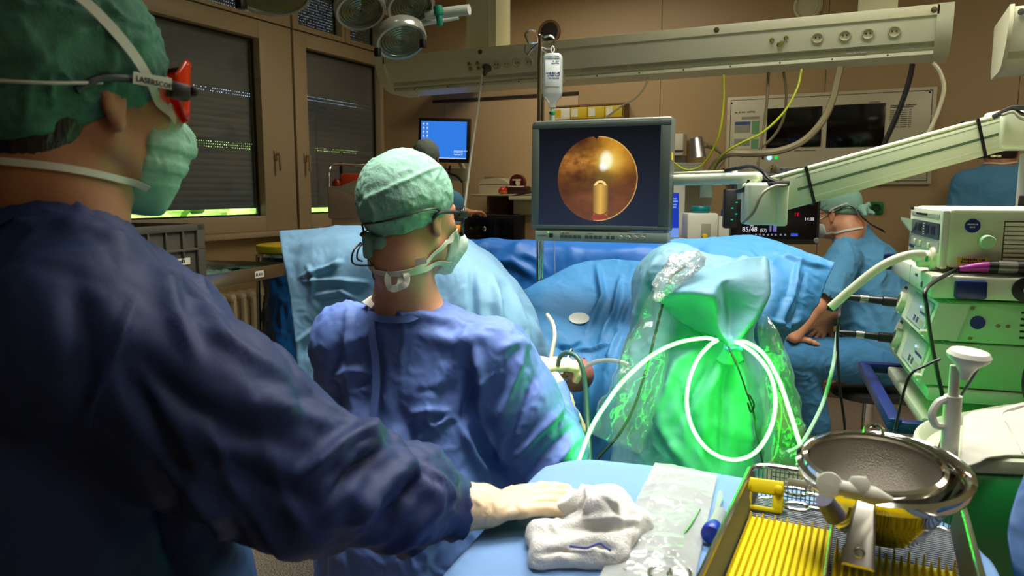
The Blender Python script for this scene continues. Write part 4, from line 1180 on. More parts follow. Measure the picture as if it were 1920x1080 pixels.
# ================================================================== DRAPES, LASER FIBRE, ENDOSCOPE
m_dr = mat('drape_light_blue', (126, 170, 202), rough=0.6, bump=0.1, bscale=500, transl=0.2, var=0.04, vscale=8, spec=0.4)
m_drm = mat('drape_mid_blue', (62, 132, 188), rough=0.55, bump=0.1, bscale=500, transl=0.15, var=0.04, vscale=8, spec=0.4)
m_drd = mat('drape_strong_blue', (22, 98, 178), rough=0.5, bump=0.08, bscale=500, transl=0.1, var=0.05, vscale=5, spec=0.45)
m_drg = mat('drape_grey_blue', (116, 166, 186), rough=0.55, bump=0.1, bscale=500, transl=0.25, var=0.04, vscale=8, spec=0.45)
m_film = clear_mat('clear_film', fac=0.03, rough=0.12, bump=0.3, bscale=30, body=0.05)
m_tube = clear_mat('clear_tubing', fac=0.12, rough=0.08, body=0.45, base=(206, 214, 206))
m_laser = emit_mat('laser_light_green', (48, 255, 46), 40.0)

def dd(sd, a=.010, s=.16, st=None, fine=.0025, stretch=(1, 1, .7)):
    return lambda V, n: a * crumple(V, s, sd, stretch) + fine * crumple(V, .045, sd + 3) + (strokes(V, n, st, 1.5) if st else 0)
# the left leg cover: a wide sheet over the raised leg, hanging behind the surgeon
rows = [[(522, 432, 2.50), (600, 426, 2.50), (690, 422, 2.48), (780, 428, 2.5), (850, 436, 2.5), (890, 455, 2.5), (925, 478, 2.5)],
        [(531, 490, 2.40), (606, 485, 2.36), (690, 480, 2.32), (780, 482, 2.3), (860, 484, 2.26), (920, 500, 2.30), (965, 520, 2.40)],
        [(543, 560, 2.37), (612, 556, 2.34), (690, 556, 2.32), (780, 556, 2.25), (870, 556, 2.18), (940, 560, 2.22), (1000, 575, 2.36)],
        [(552, 620, 2.36), (618, 620, 2.36), (690, 620, 2.32), (780, 625, 2.25), (880, 630, 2.16), (960, 632, 2.20), (1024, 632, 2.34)],
        [(558, 700, 2.36), (622, 705, 2.36), (690, 705, 2.34), (780, 710, 2.28), (890, 715, 2.18), (975, 712, 2.24), (1042, 690, 2.34)],
        [(566, 850, 2.36), (625, 860, 2.36), (700, 860, 2.34), (790, 870, 2.30), (900, 880, 2.22), (985, 870, 2.28), (1050, 830, 2.36)],
        [(575, 1040, 2.36), (630, 1040, 2.36), (705, 1040, 2.34), (800, 1050, 2.32), (905, 1050, 2.26), (985, 1040, 2.30), (1050, 1000, 2.36)]]
st = [([(560, 520), (620, 500), (640, 490)], 4, .012), ([(575, 500), (590, 515), (580, 560)], 4, .010), ([(565, 527), (640, 525), (690, 530)], 3, .012), ([(590, 555), (640, 545), (670, 560)], 4, .010),
      ([(925, 520), (935, 600), (930, 700)], 7, .016), ([(960, 540), (985, 620), (990, 700)], 7, .014), ([(885, 500), (890, 600), (890, 680)], 8, -.016), ([(600, 610), (560, 640), (560, 700)], 5, .01), ([(550, 470), (600, 455), (660, 440)], 10, .010), ([(600, 590), (620, 640), (610, 700)], 6, -.012), ([(1000, 600), (1020, 650), (1030, 700)], 5, .012)]
sheet('leg_drape', rows, m_dr, 150, 130, dd(1.0, .010, .20, st, .0022), label='pale blue drape sheet behind the seated surgeon, covering the left raised leg', cat='drape')
# the strong blue screen sheet behind the monitor
rows = [[(820, 446, 3.02), (880, 446, 3.0), (960, 447, 2.98), (1060, 449, 2.96), (1160, 452, 2.92), (1262, 456, 2.88)],
        [(820, 470, 2.96), (890, 468, 2.94), (970, 470, 2.92), (1065, 474, 2.90), (1165, 478, 2.86), (1270, 480, 2.82)],
        [(820, 560, 2.95), (900, 560, 2.93), (980, 560, 2.90), (1070, 560, 2.88), (1170, 560, 2.85), (1280, 560, 2.8)],
        [(820, 700, 2.95), (900, 700, 2.93), (980, 700, 2.90), (1070, 700, 2.88), (1170, 700, 2.85), (1280, 700, 2.8)]]
sheet('screen_drape', rows, m_drd, 90, 50, dd(4.0, .016, .22, [([(890, 490), (960, 490), (1010, 520)], 8, .012)], .002), label='strong blue drape hung as a screen below the endoscopy monitor', cat='drape')
# belly sheet with a white round patch
rows = [[(955, 560, 2.66), (1000, 533, 2.70), (1050, 508, 2.74), (1100, 490, 2.76), (1150, 487, 2.72), (1215, 492, 2.62)],
        [(965, 590, 2.52), (1010, 560, 2.54), (1056, 548, 2.58), (1105, 540, 2.60), (1152, 535, 2.58), (1215, 540, 2.5)],
        [(980, 625, 2.42), (1020, 610, 2.42), (1065, 600, 2.43), (1110, 595, 2.44), (1155, 590, 2.42), (1210, 600, 2.36)],
        [(995, 665, 2.34), (1032, 660, 2.34), (1072, 655, 2.34), (1112, 650, 2.34), (1152, 650, 2.30), (1205, 660, 2.22)],
        [(1000, 740, 2.30), (1036, 740, 2.28), (1076, 740, 2.27), (1114, 740, 2.26), (1150, 740, 2.20), (1200, 750, 2.12)],
        [(1000, 950, 2.28), (1036, 950, 2.26), (1076, 950, 2.25), (1114, 950, 2.24), (1150, 950, 2.16), (1200, 950, 2.08)]]
st = [([(1120, 500), (1130, 560), (1100, 620)], 6, .014), ([(1165, 520), (1150, 590), (1125, 640)], 5, .014), ([(1180, 560), (1160, 620), (1140, 690)], 6, .016), ([(1075, 655), (1110, 655), (1150, 640)], 3, .010),
      ([(1090, 640), (1072, 652), (1040, 650)], 3, -.010), ([(1140, 650), (1160, 620), (1185, 560)], 5, -.012), ([(1010, 640), (1040, 690), (1050, 760)], 6, .012), ([(1050, 650), (1070, 700), (1075, 780)], 6, -.012), ([(1100, 680), (1095, 760), (1090, 840)], 8, .014)]
belly = sheet('belly_drape', rows, m_drm, 120, 120, dd(6.0, .009, .2, st, .002), label='mid blue drape over the patient with a white oval patch', cat='drape')
def patch():
    dg = bpy.context.evaluated_depsgraph_get(); inv = belly.matrix_world
    vs = np.array([tuple(belly.location + v.co) for v in belly.data.vertices]); x, y, d = pix(vs)
    # follow the drape's own surface
    mb = MB(); c = np.hypot((x - 1086), (y - 599)); k = np.argsort(c)[:40]; cen = vs[k[0]]
    q = vs[np.argsort(c)[:300]]; u_, s_, vt = np.linalg.svd(q - q.mean(0)); nrm = vt[2]
    if nrm @ (np.array(CAM) - cen) < 0: nrm = -nrm
    n = Vector(nrm); xa = (P(1120, 585, 2.4) - P(1086, 599, 2.4)); xa = (xa - n * xa.dot(n)).normalized(); ya = n.cross(xa)
    c0 = Vector(cen) + n * .006
    mb.prism([c0 + xa * .034 * math.cos(a) + ya * .028 * math.sin(a) for a in np.linspace(0, 2 * math.pi, 33)[:-1]], n * -.003)
    part('adhesive_patch', mb, mat("patch_white", (226, 224, 214), rough=0.8), belly, 'white oval patch')
patch()
# sheet to the right of the leg, its free corner standing out
rows = [[(1225, 470, 2.45), (1262, 452, 2.50), (1330, 446, 2.55), (1400, 441, 2.56), (1460, 452, 2.5), (1515, 470, 2.44), (1566, 492, 2.40)],
        [(1225, 500, 2.36), (1270, 490, 2.36), (1335, 486, 2.36), (1400, 486, 2.36), (1455, 494, 2.36), (1505, 506, 2.36), (1552, 524, 2.38)],
        [(1225, 545, 2.3), (1272, 540, 2.28), (1338, 540, 2.26), (1400, 540, 2.26), (1450, 546, 2.28), (1496, 556, 2.32), (1536, 568, 2.36)],
        [(1225, 600, 2.28), (1275, 600, 2.26), (1340, 600, 2.24), (1398, 600, 2.22), (1442, 602, 2.24), (1480, 606, 2.30), (1505, 612, 2.34)],
        [(1225, 680, 2.28), (1275, 680, 2.26), (1340, 680, 2.24), (1390, 675, 2.22), (1425, 668, 2.24), (1452, 660, 2.28), (1468, 656, 2.32)],
        [(1225, 900, 2.28), (1275, 900, 2.26), (1340, 900, 2.24), (1390, 900, 2.22), (1420, 890, 2.24), (1440, 870, 2.28), (1450, 850, 2.30)]]
st = [([(1500, 490), (1480, 560), (1440, 640)], 5, .014), ([(1510, 510), (1500, 580), (1470, 640)], 4, -.010), ([(1330, 460), (1290, 480), (1260, 500)], 8, .012), ([(1420, 470), (1440, 530), (1430, 600)], 9, -.010), ([(1450, 470), (1500, 490), (1555, 500)], 4, .010), ([(1445, 600), (1475, 615), (1500, 600)], 4, .010)]
sheet('side_drape', rows, m_drm, 120, 110, dd(9.0, .010, .2, st, .002), label='blue drape sheet with a free corner hiding the seated figure\'s arm', cat='drape')

# ---- the right leg in its sterile cover, tied round with the glowing fibre
leg = Sdf()
knee = P(1268, 540, 2.05)
leg.c(knee, P(1330, 560, 1.98), .115, .10, .08); leg.c(P(1330, 560, 1.98), P(1395, 520, 1.93), .085, .05, .06)
leg.c(knee, P(1230, 720, 2.08), .10, .09, .06); leg.c(P(1320, 600, 2.0), P(1310, 760, 1.93), .12, .155, .08)
leg.c(P(1310, 740, 1.93), P(1300, 1000, 1.92), .16, .19, .06)
leg.c(P(1228, 700, 2.06), P(1205, 1000, 2.0), .09, .12, .06)
knot = P(1369, 648, 1.775)
leg.c(P(1352, 610, 1.90), knot, .06, .014, .05); leg.c(knot, P(1360, 700, 1.83), .014, .05, .04)
stl = [([(1240, 470), (1215, 520), (1195, 600)], 8, .014), ([(1290, 470), (1250, 500), (1225, 560)], 6, .010), ([(1215, 520), (1222, 560), (1215, 620)], 5, -.014), ([(1195, 610), (1190, 700), (1175, 800)], 8, .014),
       ([(1320, 650), (1270, 680), (1240, 760)], 9, .014), ([(1345, 660), (1310, 720), (1270, 800)], 10, -.018), ([(1350, 665), (1325, 760), (1310, 880)], 10, .018), ([(1365, 665), (1360, 760), (1355, 880)], 9, -.018), ([(1380, 665), (1395, 760), (1410, 880)], 10, .018), ([(1270, 720), (1300, 800), (1340, 880)], 8, -.016), ([(1230, 730), (1240, 800), (1290, 880)], 10, .014),
       ([(1330, 640), (1300, 610), (1290, 590)], 7, -.012), ([(1345, 640), (1340, 600), (1310, 560)], 6, .012), ([(1425, 690), (1430, 780), (1445, 880)], 8, .010)]
V, Q = leg.mesh(.0065, lambda V, n: .010 * crumple(V, .13, 3.0, (1, 1, .55)) + .003 * crumple(V, .045, 2.0) + strokes(V, n, stl))
legcov = tag(np_obj('leg_cover', V, Q, m_drg), 'grey blue sterile cover on the right leg, lit green by the laser fibre', 'drape')
rows = [[(1262, 480, 2.02), (1300, 488, 1.98), (1340, 493, 1.95), (1384, 488, 1.92), (1433, 481, 1.84), (1441, 500, 1.90), (1432, 530, 1.97)],
        [(1246, 515, 1.93), (1290, 520, 1.87), (1335, 520, 1.83), (1378, 512, 1.83), (1437, 512, 1.79), (1440, 525, 1.88), (1430, 545, 1.95)],
        [(1234, 552, 1.84), (1285, 548, 1.77), (1336, 550, 1.74), (1362, 540, 1.81), (1438, 552, 1.76), (1434, 560, 1.86), (1422, 570, 1.93)],
        [(1252, 585, 1.89), (1296, 582, 1.85), (1340, 588, 1.77), (1368, 585, 1.82), (1420, 590, 1.75), (1418, 598, 1.84), (1410, 600, 1.90)],
        [(1302, 618, 1.87), (1327, 622, 1.83), (1350, 622, 1.76), (1368, 622, 1.79), (1399, 618, 1.75), (1397, 624, 1.80), (1393, 625, 1.84)],
        [(1356, 644, 1.765), (1362, 647, 1.755), (1368, 648, 1.745), (1374, 648, 1.755), (1384, 645, 1.755), (1384, 648, 1.775), (1380, 648, 1.79)],
        [(1342, 675, 1.78), (1354, 682, 1.765), (1366, 684, 1.75), (1378, 684, 1.77), (1392, 676, 1.76), (1396, 678, 1.785), (1390, 678, 1.80)]]
flap = sheet('tied_flap', rows, m_drg, 90, 90, lambda V, n: .004 * crumple(V, .06, 1.0) + .0015 * crumple(V, .025, 4.0), parent=legcov)
tieb = MB()
q = [knot + RT * (.017 * math.cos(t)) + FW * (-.028 + .017 * math.sin(t)) + UP * .003 * math.sin(3 * t) for t in np.linspace(0, 2 * math.pi, 15)]
tieb.loft(q, .004, 8); part('tie_cord', tieb, m_drm, legcov)

# ---- the glowing fibre
fib = MB()
left = [(1084, 866, 1.64), (1110, 800, 1.66), (1138, 755, 1.67), (1168, 715, 1.68), (1220, 668, 1.69), (1270, 643, 1.70), (1320, 634, 1.71), (1345, 638, 1.715)]
loop = [(1345, 638, 1.715), (1330, 648, 1.70), (1308, 674, 1.695), (1292, 715, 1.68), (1288, 760, 1.67), (1300, 806, 1.665), (1330, 845, 1.665), (1374, 862, 1.665), (1416, 848, 1.665), (1445, 803, 1.67), (1454, 750, 1.675), (1444, 702, 1.69), (1420, 668, 1.70), (1394, 648, 1.715), (1378, 641, 1.72)]
right = [(1378, 641, 1.72), (1400, 642, 1.70), (1432, 664, 1.68), (1460, 712, 1.64), (1482, 775, 1.58), (1500, 832, 1.50), (1508, 843, 1.47)]
for seg in (left, loop, right): fib.tube([P(*z) for z in seg], .0043, 10, 8)
fibre = solo('laser_fibre', fib, m_laser, 'glowing green laser fibre looped and tied at the right leg cover', 'laser fibre')
con = MB().tube([P(1506, 841, 1.475), P(1530, 838, 1.45), P(1560, 845, 1.42), P(1640, 870, 1.36), P(1720, 872, 1.30)], .004).cyl(P(1504, 838, 1.48), P(1511, 848, 1.465), .008)
part('sheathed_end', con, m_tube, fibre, 'clear sheathed end of the fibre')
# thin dark cords hanging at the leg cover
solo('cord', MB().tube([P(1366, 650, 1.735), P(1384, 690, 1.70), P(1400, 735, 1.68), P(1412, 770, 1.68), P(1420, 820, 1.70), P(1430, 870, 1.70)], .0022).tube([P(1400, 735, 1.68), P(1408, 745, 1.67), P(1414, 760, 1.67), P(1408, 772, 1.67), P(1402, 755, 1.67)], .0022),
     m_black, 'thin dark cord hanging from the tie of the leg cover', 'cord')
# clear sterile sleeve with the camera cable inside, gathered at the top
slv = MB()
cab = [(1258, 520, 1.86), (1245, 560, 1.86), (1230, 620, 1.85), (1215, 680, 1.83), (1190, 760, 1.80), (1160, 815, 1.78), (1120, 860, 1.77)]
part_pts = [P(*z) for z in cab]
def sleeve(pts, rads, name, label, seed, m=m_film, flat=.5):
    q = catmull(pts, 14); n = 26; V = []; m_ = len(q)
    for i, p in enumerate(q):
        t = (q[min(i + 1, m_ - 1)] - q[max(i - 1, 0)]).normalized(); to = (CAM - p).normalized(); u = t.cross(to).normalized(); w_ = u.cross(t)
        r = float(np.interp(i / (m_ - 1) * (len(rads) - 1), range(len(rads)), rads))
        for k in range(n):
            a = 2 * math.pi * k / n
            V.append(p + u * math.cos(a) * r + w_ * math.sin(a) * r * flat)
    V = np.array([tuple(v) for v in V])
    V += .012 * np.stack([crumple(V, .12, seed), crumple(V, .12, seed + 2), crumple(V, .12, seed + 5)], 1)
    Q = np.array([(i * n + k, i * n + (k + 1) % n, (i + 1) * n + (k + 1) % n, (i + 1) * n + k) for i in range(m_ - 1) for k in range(n)])
    return tag(np_obj(name, V, Q, m), label, 'sterile sleeve')
sleeve([P(1300, 482, 1.88), P(1262, 512, 1.87), P(1240, 570, 1.86), P(1218, 640, 1.84), P(1190, 740, 1.80), P(1150, 830, 1.78)], [.03, .024, .03, .05, .065, .07], 'sterile_sleeve', 'clear plastic sleeve running down the left side of the leg cover', 2.0)
sleeve([P(1434, 590, 1.80), P(1450, 650, 1.77), P(1462, 730, 1.74), P(1468, 800, 1.72), P(1470, 900, 1.70)], [.012, .03, .042, .045, .05], 'sterile_sleeve', 'clear plastic sleeve hanging at the right side of the leg cover', 7.0)
solo('video_cable', MB().tube([P(1285, 500, 1.85)] + part_pts, .0035), m_black, 'dark cable running inside the clear sleeve on the leg cover', 'cable')
gath = Sdf(); gath.chain([P(1308, 488, 1.85), P(1275, 500, 1.835), P(1250, 528, 1.81), P(1232, 560, 1.79)], [.022, .030, .026, .012], .02)
V, Q = gath.mesh(.0045, lambda V, n: .008 * crumple(V, .03, 1.0) + .003 * crumple(V, .012, 3.0))
tag(np_obj('film_bunch', V, Q, clear_mat('bunched_film', fac=0.10, rough=0.12, body=0.30, bump=0.8, bscale=80)), 'bunched clear plastic film on top of the leg cover', 'plastic film')

# ---- the endoscope in the surgeon's hand
m_brass = mat('scope_gold', (190, 170, 90), rough=0.25, metal=1.0)
a, bdir = P(1040, 722, 2.04), (P(1076, 690, 2.16) - P(1040, 722, 2.04)).normalized()
es = thing('endoscope', 'chrome endoscope held by the seated surgeon between the drapes', 'endoscope', a)
part('sheath', MB().cyl(a, a + bdir * .22, .0042).lathe([(.004, 0), (.014, .0), (.016, .01), (.013, .02), (.016, .03), (.016, .036), (.006, .05)], a + bdir * .03, bdir, 20), m_chrome, es)
part('eyepiece', MB().lathe([(.004, .03), (.012, .025), (.012, .01), (.018, .0), (.018, -.008), (.012, -.01), (.0, -.01)], a + bdir * .0, bdir, 20), m_black, es)
part('camera_head', MB().lathe([(.0, -.06), (.013, -.058), (.016, -.05), (.016, -.02), (.019, -.015), (.019, -.005), (.0, -.004)], a, bdir, 20), m_tube, es)
side = bdir.cross(UP).normalized()
part('bridge', MB().cyl(a + bdir * .085, a + bdir * .085 + UP * .035, .005).cyl(a + bdir * .085 + UP * .035, a + bdir * .12 + UP * .06, .0055).lathe([(.004, 0), (.008, 0), (.008, .012), (.004, .014)], a + bdir * .085 + UP * .018, UP, 14), m_chrome, es)
part('light_post', MB().cyl(a + bdir * .07, a + bdir * .07 - UP * .03 + side * .005, .005), m_brass, es); part('collar', MB().lathe([(.004, .0), (.008, .004), (.008, .02), (.005, .024)], a + bdir * .10, bdir, 14), m_brass, es)
part('stopcock', MB().box(a + bdir * .10 + UP * .03, (.012, .012, .028), .004), m_black, es)
solo('light_cable', MB().tube([P(1046, 684, 2.02), P(1050, 670, 2.00), P(1062, 662, 1.98), P(1080, 668, 1.96), P(1092, 690, 1.94), P(1098, 730, 1.92), P(1102, 790, 1.88), P(1106, 870, 1.80), P(1108, 960, 1.75)], .0062, 10), mat('cable_green_grey', (52, 88, 70), rough=0.4), 'dark green light cable arching over the endoscope', 'cable')
solo('irrigation_tube', MB().tube([P(1094, 690, 2.12), P(1104, 684, 2.10), P(1122, 677, 2.06), P(1150, 676, 2.02), P(1180, 684, 1.99), P(1200, 700, 1.97)], .006, 10), m_tube, 'clear irrigation tube curving from the endoscope to the leg cover', 'tube')
solo('suction_tube', MB().tube([P(1026, 590, 2.30), P(1036, 606, 2.26), P(1040, 630, 2.22), P(1034, 664, 2.19), P(1030, 690, 2.17)], .0065, 10), mat('tube_beige', (196, 190, 170), rough=0.4), 'beige tube lying on the drape above the glove', 'tube')
# the skin seen in the opening of the drape
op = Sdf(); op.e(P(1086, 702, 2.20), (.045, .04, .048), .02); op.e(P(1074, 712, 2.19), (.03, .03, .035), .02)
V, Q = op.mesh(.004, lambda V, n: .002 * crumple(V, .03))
pat = tag(np_obj('person', V, Q, mat('skin_dark_pink', (150, 92, 78), rough=0.5, var=0.1)), 'person lying under the blue drapes, only a patch of skin showing at the opening', 'person')  # plain dark pink skin tone

# ---- drape edge at the far left: waste sack with yellow lid
c = P(553, 600, 3.30); zf = 0; zL = P(553, 470, 3.30).z
t = thing('waste_sack', 'dark blue waste sack under a yellow lid beside the radiator', 'waste sack', (c.x, c.y, 0))
s = Sdf(); s.c(Vector((c.x, c.y, .10)), Vector((c.x, c.y, .40)), .14, .155, .05); s.c(Vector((c.x, c.y, .40)), Vector((c.x, c.y, zL - .015)), .15, .125, .05); s.h(Vector((c.x, c.y, .02)), (0, 0, -1), .02); s.h(Vector((c.x, c.y, zL - .015)), (0, 0, 1), .01)
V, Q = s.mesh(.009, lambda V, n: .014 * crumple(V, .10, 2.0, (1, 1, .6)) + .005 * crumple(V, .04, 3.0))
np_obj('sack', V, Q, mat('blue_sack_film', (8, 74, 132), rough=0.25, spec=0.6, var=0.1), t)
yl = mat('yellow_lid', (226, 190, 20), rough=0.4)
part('lid', MB().lathe([(0, 0), (.145, .0), (.150, .006), (.150, .03), (.14, .034), (0, .038)], (c.x, c.y, zL), UP, 40), yl, t)
part('hoop', MB().lathe([(.136, 0), (.146, 0), (.146, .014), (.136, .014), (.136, 0)], (c.x, c.y, zL - .017), UP, 40), m_steel, t)
for k in range(3):
    an = math.radians(90 + 120 * k); part('leg', MB().cyl((c.x + .15 * math.cos(an), c.y + .15 * math.sin(an), zL - .015), (c.x + .17 * math.cos(an), c.y + .17 * math.sin(an), .0), .009), m_steel, t)
# ================================================================== INSTRUMENT TABLE AND WHAT LIES ON IT
ZT = .93
m_tdr = mat('table_drape_blue', (112, 150, 200), rough=0.65, bump=0.12, bscale=500, transl=0.1, var=0.03, vscale=6, spec=0.35)
poly = [(-.497, 1.10), (-.487, 1.165), (-.455, 1.205), (-.40, 1.222), (-.2, 1.247), (.03, 1.222), (.10, 1.205), (.136, 1.172), (.150, 1.12), (.165, 1.03), (.172, .62), (.15, .58), (-.40, .58), (-.44, .61), (-.463, .74)]
def dense(poly, n=10):
    q = catmull([Vector((x, y, 0)) for x, y in poly], n, True); return [(p.x, p.y) for p in q]
pd = dense(poly, 8)
t = thing('instrument_table', 'instrument table under a pale blue drape in the foreground', 'table', (-.15, .9, 0))
mb = MB(); N = len(pd); cx, cy = -.15, .9
rings = []
def ring(f, z, wob=0.0):
    out = []
    for i, (x, y) in enumerate(pd):
        nx, ny = x - cx, y - cy; L = math.hypot(nx, ny); k = f / L
        wv = wob * (math.sin(i * .55) + .6 * math.sin(i * 1.3 + 1) + .4 * math.sin(i * .21 + 2))
        out.append(Vector((x + nx * (k + wv / L), y + ny * (k + wv / L), z)))
    return out
rings = [ring(-.30 * 1, ZT), ring(-.14, ZT), ring(-.04, ZT), ring(-.010, ZT), ring(-.003, ZT - .003), ring(0, ZT - .010), ring(.002, ZT - .06, .002), ring(.006, ZT - .16, .008), ring(.012, ZT - .28, .014), ring(.018, ZT - .42, .019)]
V = [p for r in rings for p in r]
Fc = [(a * N + i, (a + 1) * N + i, (a + 1) * N + (i + 1) % N, a * N + (i + 1) % N) for a in range(len(rings) - 1) for i in range(N)]
V.append(Vector((cx, cy, ZT))); Fc += [(i, (i + 1) % N, len(V) - 1) for i in range(N)]
mb.add(V, Fc)
dr = part('table_drape', mb, m_tdr, t, 'pale blue drape', auto=0)
part('tabletop', MB().prism([Vector((cx + (x - cx) * .96, cy + (y - cy) * .96, ZT - .034)) for x, y in pd], (0, 0, .026)), m_steel, t)
part('column', MB().cyl((-.15, .9, .06), (-.15, .9, ZT - .034), .025), m_steel, t)
part('base', MB().box((-.15, .9, .045), (.5, .07, .04), .012).box((-.15, .9, .045), (.07, .5, .04), .012), m_steel, t)
for sx, sy in ((-.22, 0), (.22, 0), (0, -.22), (0, .22)):
    part('castor', MB().cyl((-.15 + sx - .012, .9 + sy, .025), (-.15 + sx + .012, .9 + sy, .025), .025), m_black, t)

# ---- crumpled gauze swab
m_gauze = mat('gauze', (240, 238, 234), rough=0.95, bump=0.5, bscale=420, transl=0.25, sheen=0.2, var=0.02, spec=0.1)
z0 = ZT + .004
def T(px, py, h=0.0): 
    v = PZ(px, py, z0 + h); return v
s = Sdf()
s.c(T(1020, 1040, .008), T(1150, 1035, .012), .020, .022, .02); s.c(T(1030, 1005, .012), T(1150, 1000, .02), .022, .030, .02)
s.c(T(1150, 1000, .02), T(1198, 985, .014), .030, .022, .02); s.c(T(1068, 970, .014), T(1130, 960, .03), .018, .028, .02)
s.c(T(1108, 946, .03), T(1120, 940, .064), .020, .007, .03); s.c(T(1150, 946, .03), T(1140, 940, .064), .024, .007, .03); s.c(T(1120, 940, .064), T(1142, 940, .066), .006, .006, .02)
s.c(T(1060, 960, .01), T(1072, 965, .02), .014, .016, .02); s.c(T(1008, 1050, .004), T(1010, 1000, .01), .008, .018, .02)
s.h((0, 0, ZT + .0015), (0, 0, -1), .002)
stg = [([(1060, 1025), (1110, 1015), (1150, 1030)], 7, -.010), ([(1095, 1040), (1050, 1030), (1010, 1040)], 6, -.008), ([(1090, 975), (1150, 968), (1200, 975)], 6, .008), ([(1070, 990), (1130, 990), (1190, 985)], 6, -.008), ([(1105, 905), (1100, 940), (1098, 970)], 5, .006), ([(1040, 975), (1060, 960), (1085, 950)], 6, -.007), ([(1130, 930), (1160, 960), (1200, 990)], 7, -.006)]
V, Q = s.mesh(.003, lambda V, n: .007 * crumple(V, .075, 2.0) + .0012 * crumple(V, .025, 3.0) + strokes(V, n, stg))
V[:, 2] = np.maximum(V[:, 2], ZT + .0008)
gz = tag(np_obj('gauze_swab', V, Q, m_gauze), 'crumpled white gauze swab under the gloved fingertips on the table', 'gauze')
th = MB(); pts = [T(1068, 1010, .045), T(1085, 1013, .046), T(1100, 1016, .045), T(1112, 1008, .05), T(1126, 1003, .05), T(1136, 1018, .04), T(1148, 1030, .035)]
th.tube(Sdf.snap(s, pts, .004), .0016, 6); part('marker_thread', th, mat('xray_thread_blue', (70, 76, 150), rough=0.7), gz, 'blue marker thread')

# ---- clear pouch with instruments
m_pouch = clear_mat('pouch_film', fac=0.05, rough=0.10, body=0.5, bump=0.35, bscale=28, base=(226, 232, 232))
cor = [T(1228, 872), T(1345, 893), T(1300, 1100), T(1118, 1100)]
def pouch(u, v):
    c4 = [A3(q) for q in cor]; U, W = u[:, None], v[:, None]
    p = (c4[0] * (1 - U) + c4[1] * U) * (1 - W) + (c4[3] * (1 - U) + c4[2] * U) * W
    e = np.minimum(1, 5 * np.minimum(u, 1 - u)) * np.minimum(1, 8 * np.minimum(v, 1 - v) + .1)
    q = p.copy(); q[:, 2] = .3; c = crumple(q, .09, 4.0); q[:, 2] = .9; c = c + .3 * crumple(q, .035, 2.0)
    p[:, 2] += .006 * e + (.0055 * c) * (.35 + .65 * e) + .006
    return p
mbp = MB(); mbp.gridv(pouch, 70, 90); mbp.grid(lambda u, v: cor[0].lerp(cor[1], u).lerp(cor[3].lerp(cor[2], u), v) + UP * .0006, 4, 4)
solo('pouch', mbp, m_pouch, 'clear crinkled plastic pouch lying beside the gauze on the table', 'pouch', auto=0)
sc_ = thing('scissors', 'slim steel scissors inside the clear pouch on the table', 'scissors', T(1270, 1010))
part('blade', MB().tube([T(1310, 952, .005), T(1290, 985, .006), T(1262, 1026, .006), T(1250, 1050, .006)], [.001, .0026, .003, .003]), m_steel, sc_)
part('blade', MB().tube([T(1313, 955, .008), T(1296, 985, .009), T(1266, 1030, .009), T(1266, 1055, .008)], [.001, .0024, .003, .003]), m_steel, sc_)
for c in (T(1238, 1074, .006), T(1274, 1078, .006)):
    part('finger_ring', MB().tube([c + Vector((.013 * math.cos(a), .018 * math.sin(a), 0)) for a in np.linspace(0, 2 * math.pi, 13)], .0026), m_steel, sc_)
solo('clear_cannula', MB().tube([T(1352, 925, .007), T(1342, 960, .008), T(1334, 990, .008)], .0045).tube([T(1170, 1070, .006), T(1200, 1040, .007), T(1220, 1025, .006)], .003), m_tube, 'clear cannula leading to the blue cap beside the tray', 'cannula')
# blue capped tube
a, b2_ = T(1340, 985, .013), T(1328, 1012, .013)
tt = thing('blue_cap', 'blue plastic cap lying between the pouch and the tray', 'cap', a)
part('cap_shell', MB().lathe([(0, -.001), (.0085, 0), (.0095, .012), (.0095, .016), (.013, .017), (.0135, .030), (.012, .032), (0, .033)], a, (b2_ - a), 28), mat('cap_blue', (12, 52, 170), rough=0.35, var=0.0), tt)
part('tube_stub', MB().cyl(a - (b2_ - a).normalized() * .045, a, .009), m_tube, tt)

# ---- instrument basket of steel wire with yellow silicone mats
X0, X1, Y0, Y1, ZB, ZR = -.152, .124, .66, 1.158, .9375, .985
t = thing('instrument_basket', 'steel wire instrument basket at the front right of the table', 'basket', ((X0 + X1) / 2, (Y0 + Y1) / 2, ZT))
def rrect(x0, x1, y0, y1, r, z, n=5):
    out = []
    for (qx, qy, a0) in ((x1 - r, y1 - r, 0), (x0 + r, y1 - r, 90), (x0 + r, y0 + r, 180), (x1 - r, y0 + r, 270)):
        for k in range(n + 1):
            a = R_(a0 + 90 * k / n); out.append(Vector((qx + r * math.cos(a), qy + r * math.sin(a), z)))
    return out
def loop_tube(mb, pts, r, n=8):
    q = pts + pts[:1]; mb.loft(q + [pts[1]], r, n, cap=False)
part('rim', (lambda m: (loop_tube(m, rrect(X0, X1, Y0, Y1, .03, ZR), .0042), m)[1])(MB()), m_steel, t)
part('foot_frame', (lambda m: (loop_tube(m, rrect(X0 + .008, X1 - .008, Y0 + .008, Y1 - .008, .026, ZB), .0028), m)[1])(MB()), m_steel, t)
wm = MB(); pitch = .0062
def wire(a, b, r=.0008):
    a, b = Vector(a), Vector(b); d = (b - a).normalized(); u = d.cross(UP if abs(d.z) < .9 else Vector((1, 0, 0))).normalized() * r; v = d.cross(u).normalized() * r
    V = [a + u + v, a - u + v, a - u - v, a + u - v, b + u + v, b - u + v, b - u - v, b + u - v]
    wm.add(V, [(0, 1, 5, 4), (1, 2, 6, 5), (2, 3, 7, 6), (3, 0, 4, 7)])
nx = int((X1 - X0 - .02) / pitch); ny = int((Y1 - Y0 - .02) / pitch)
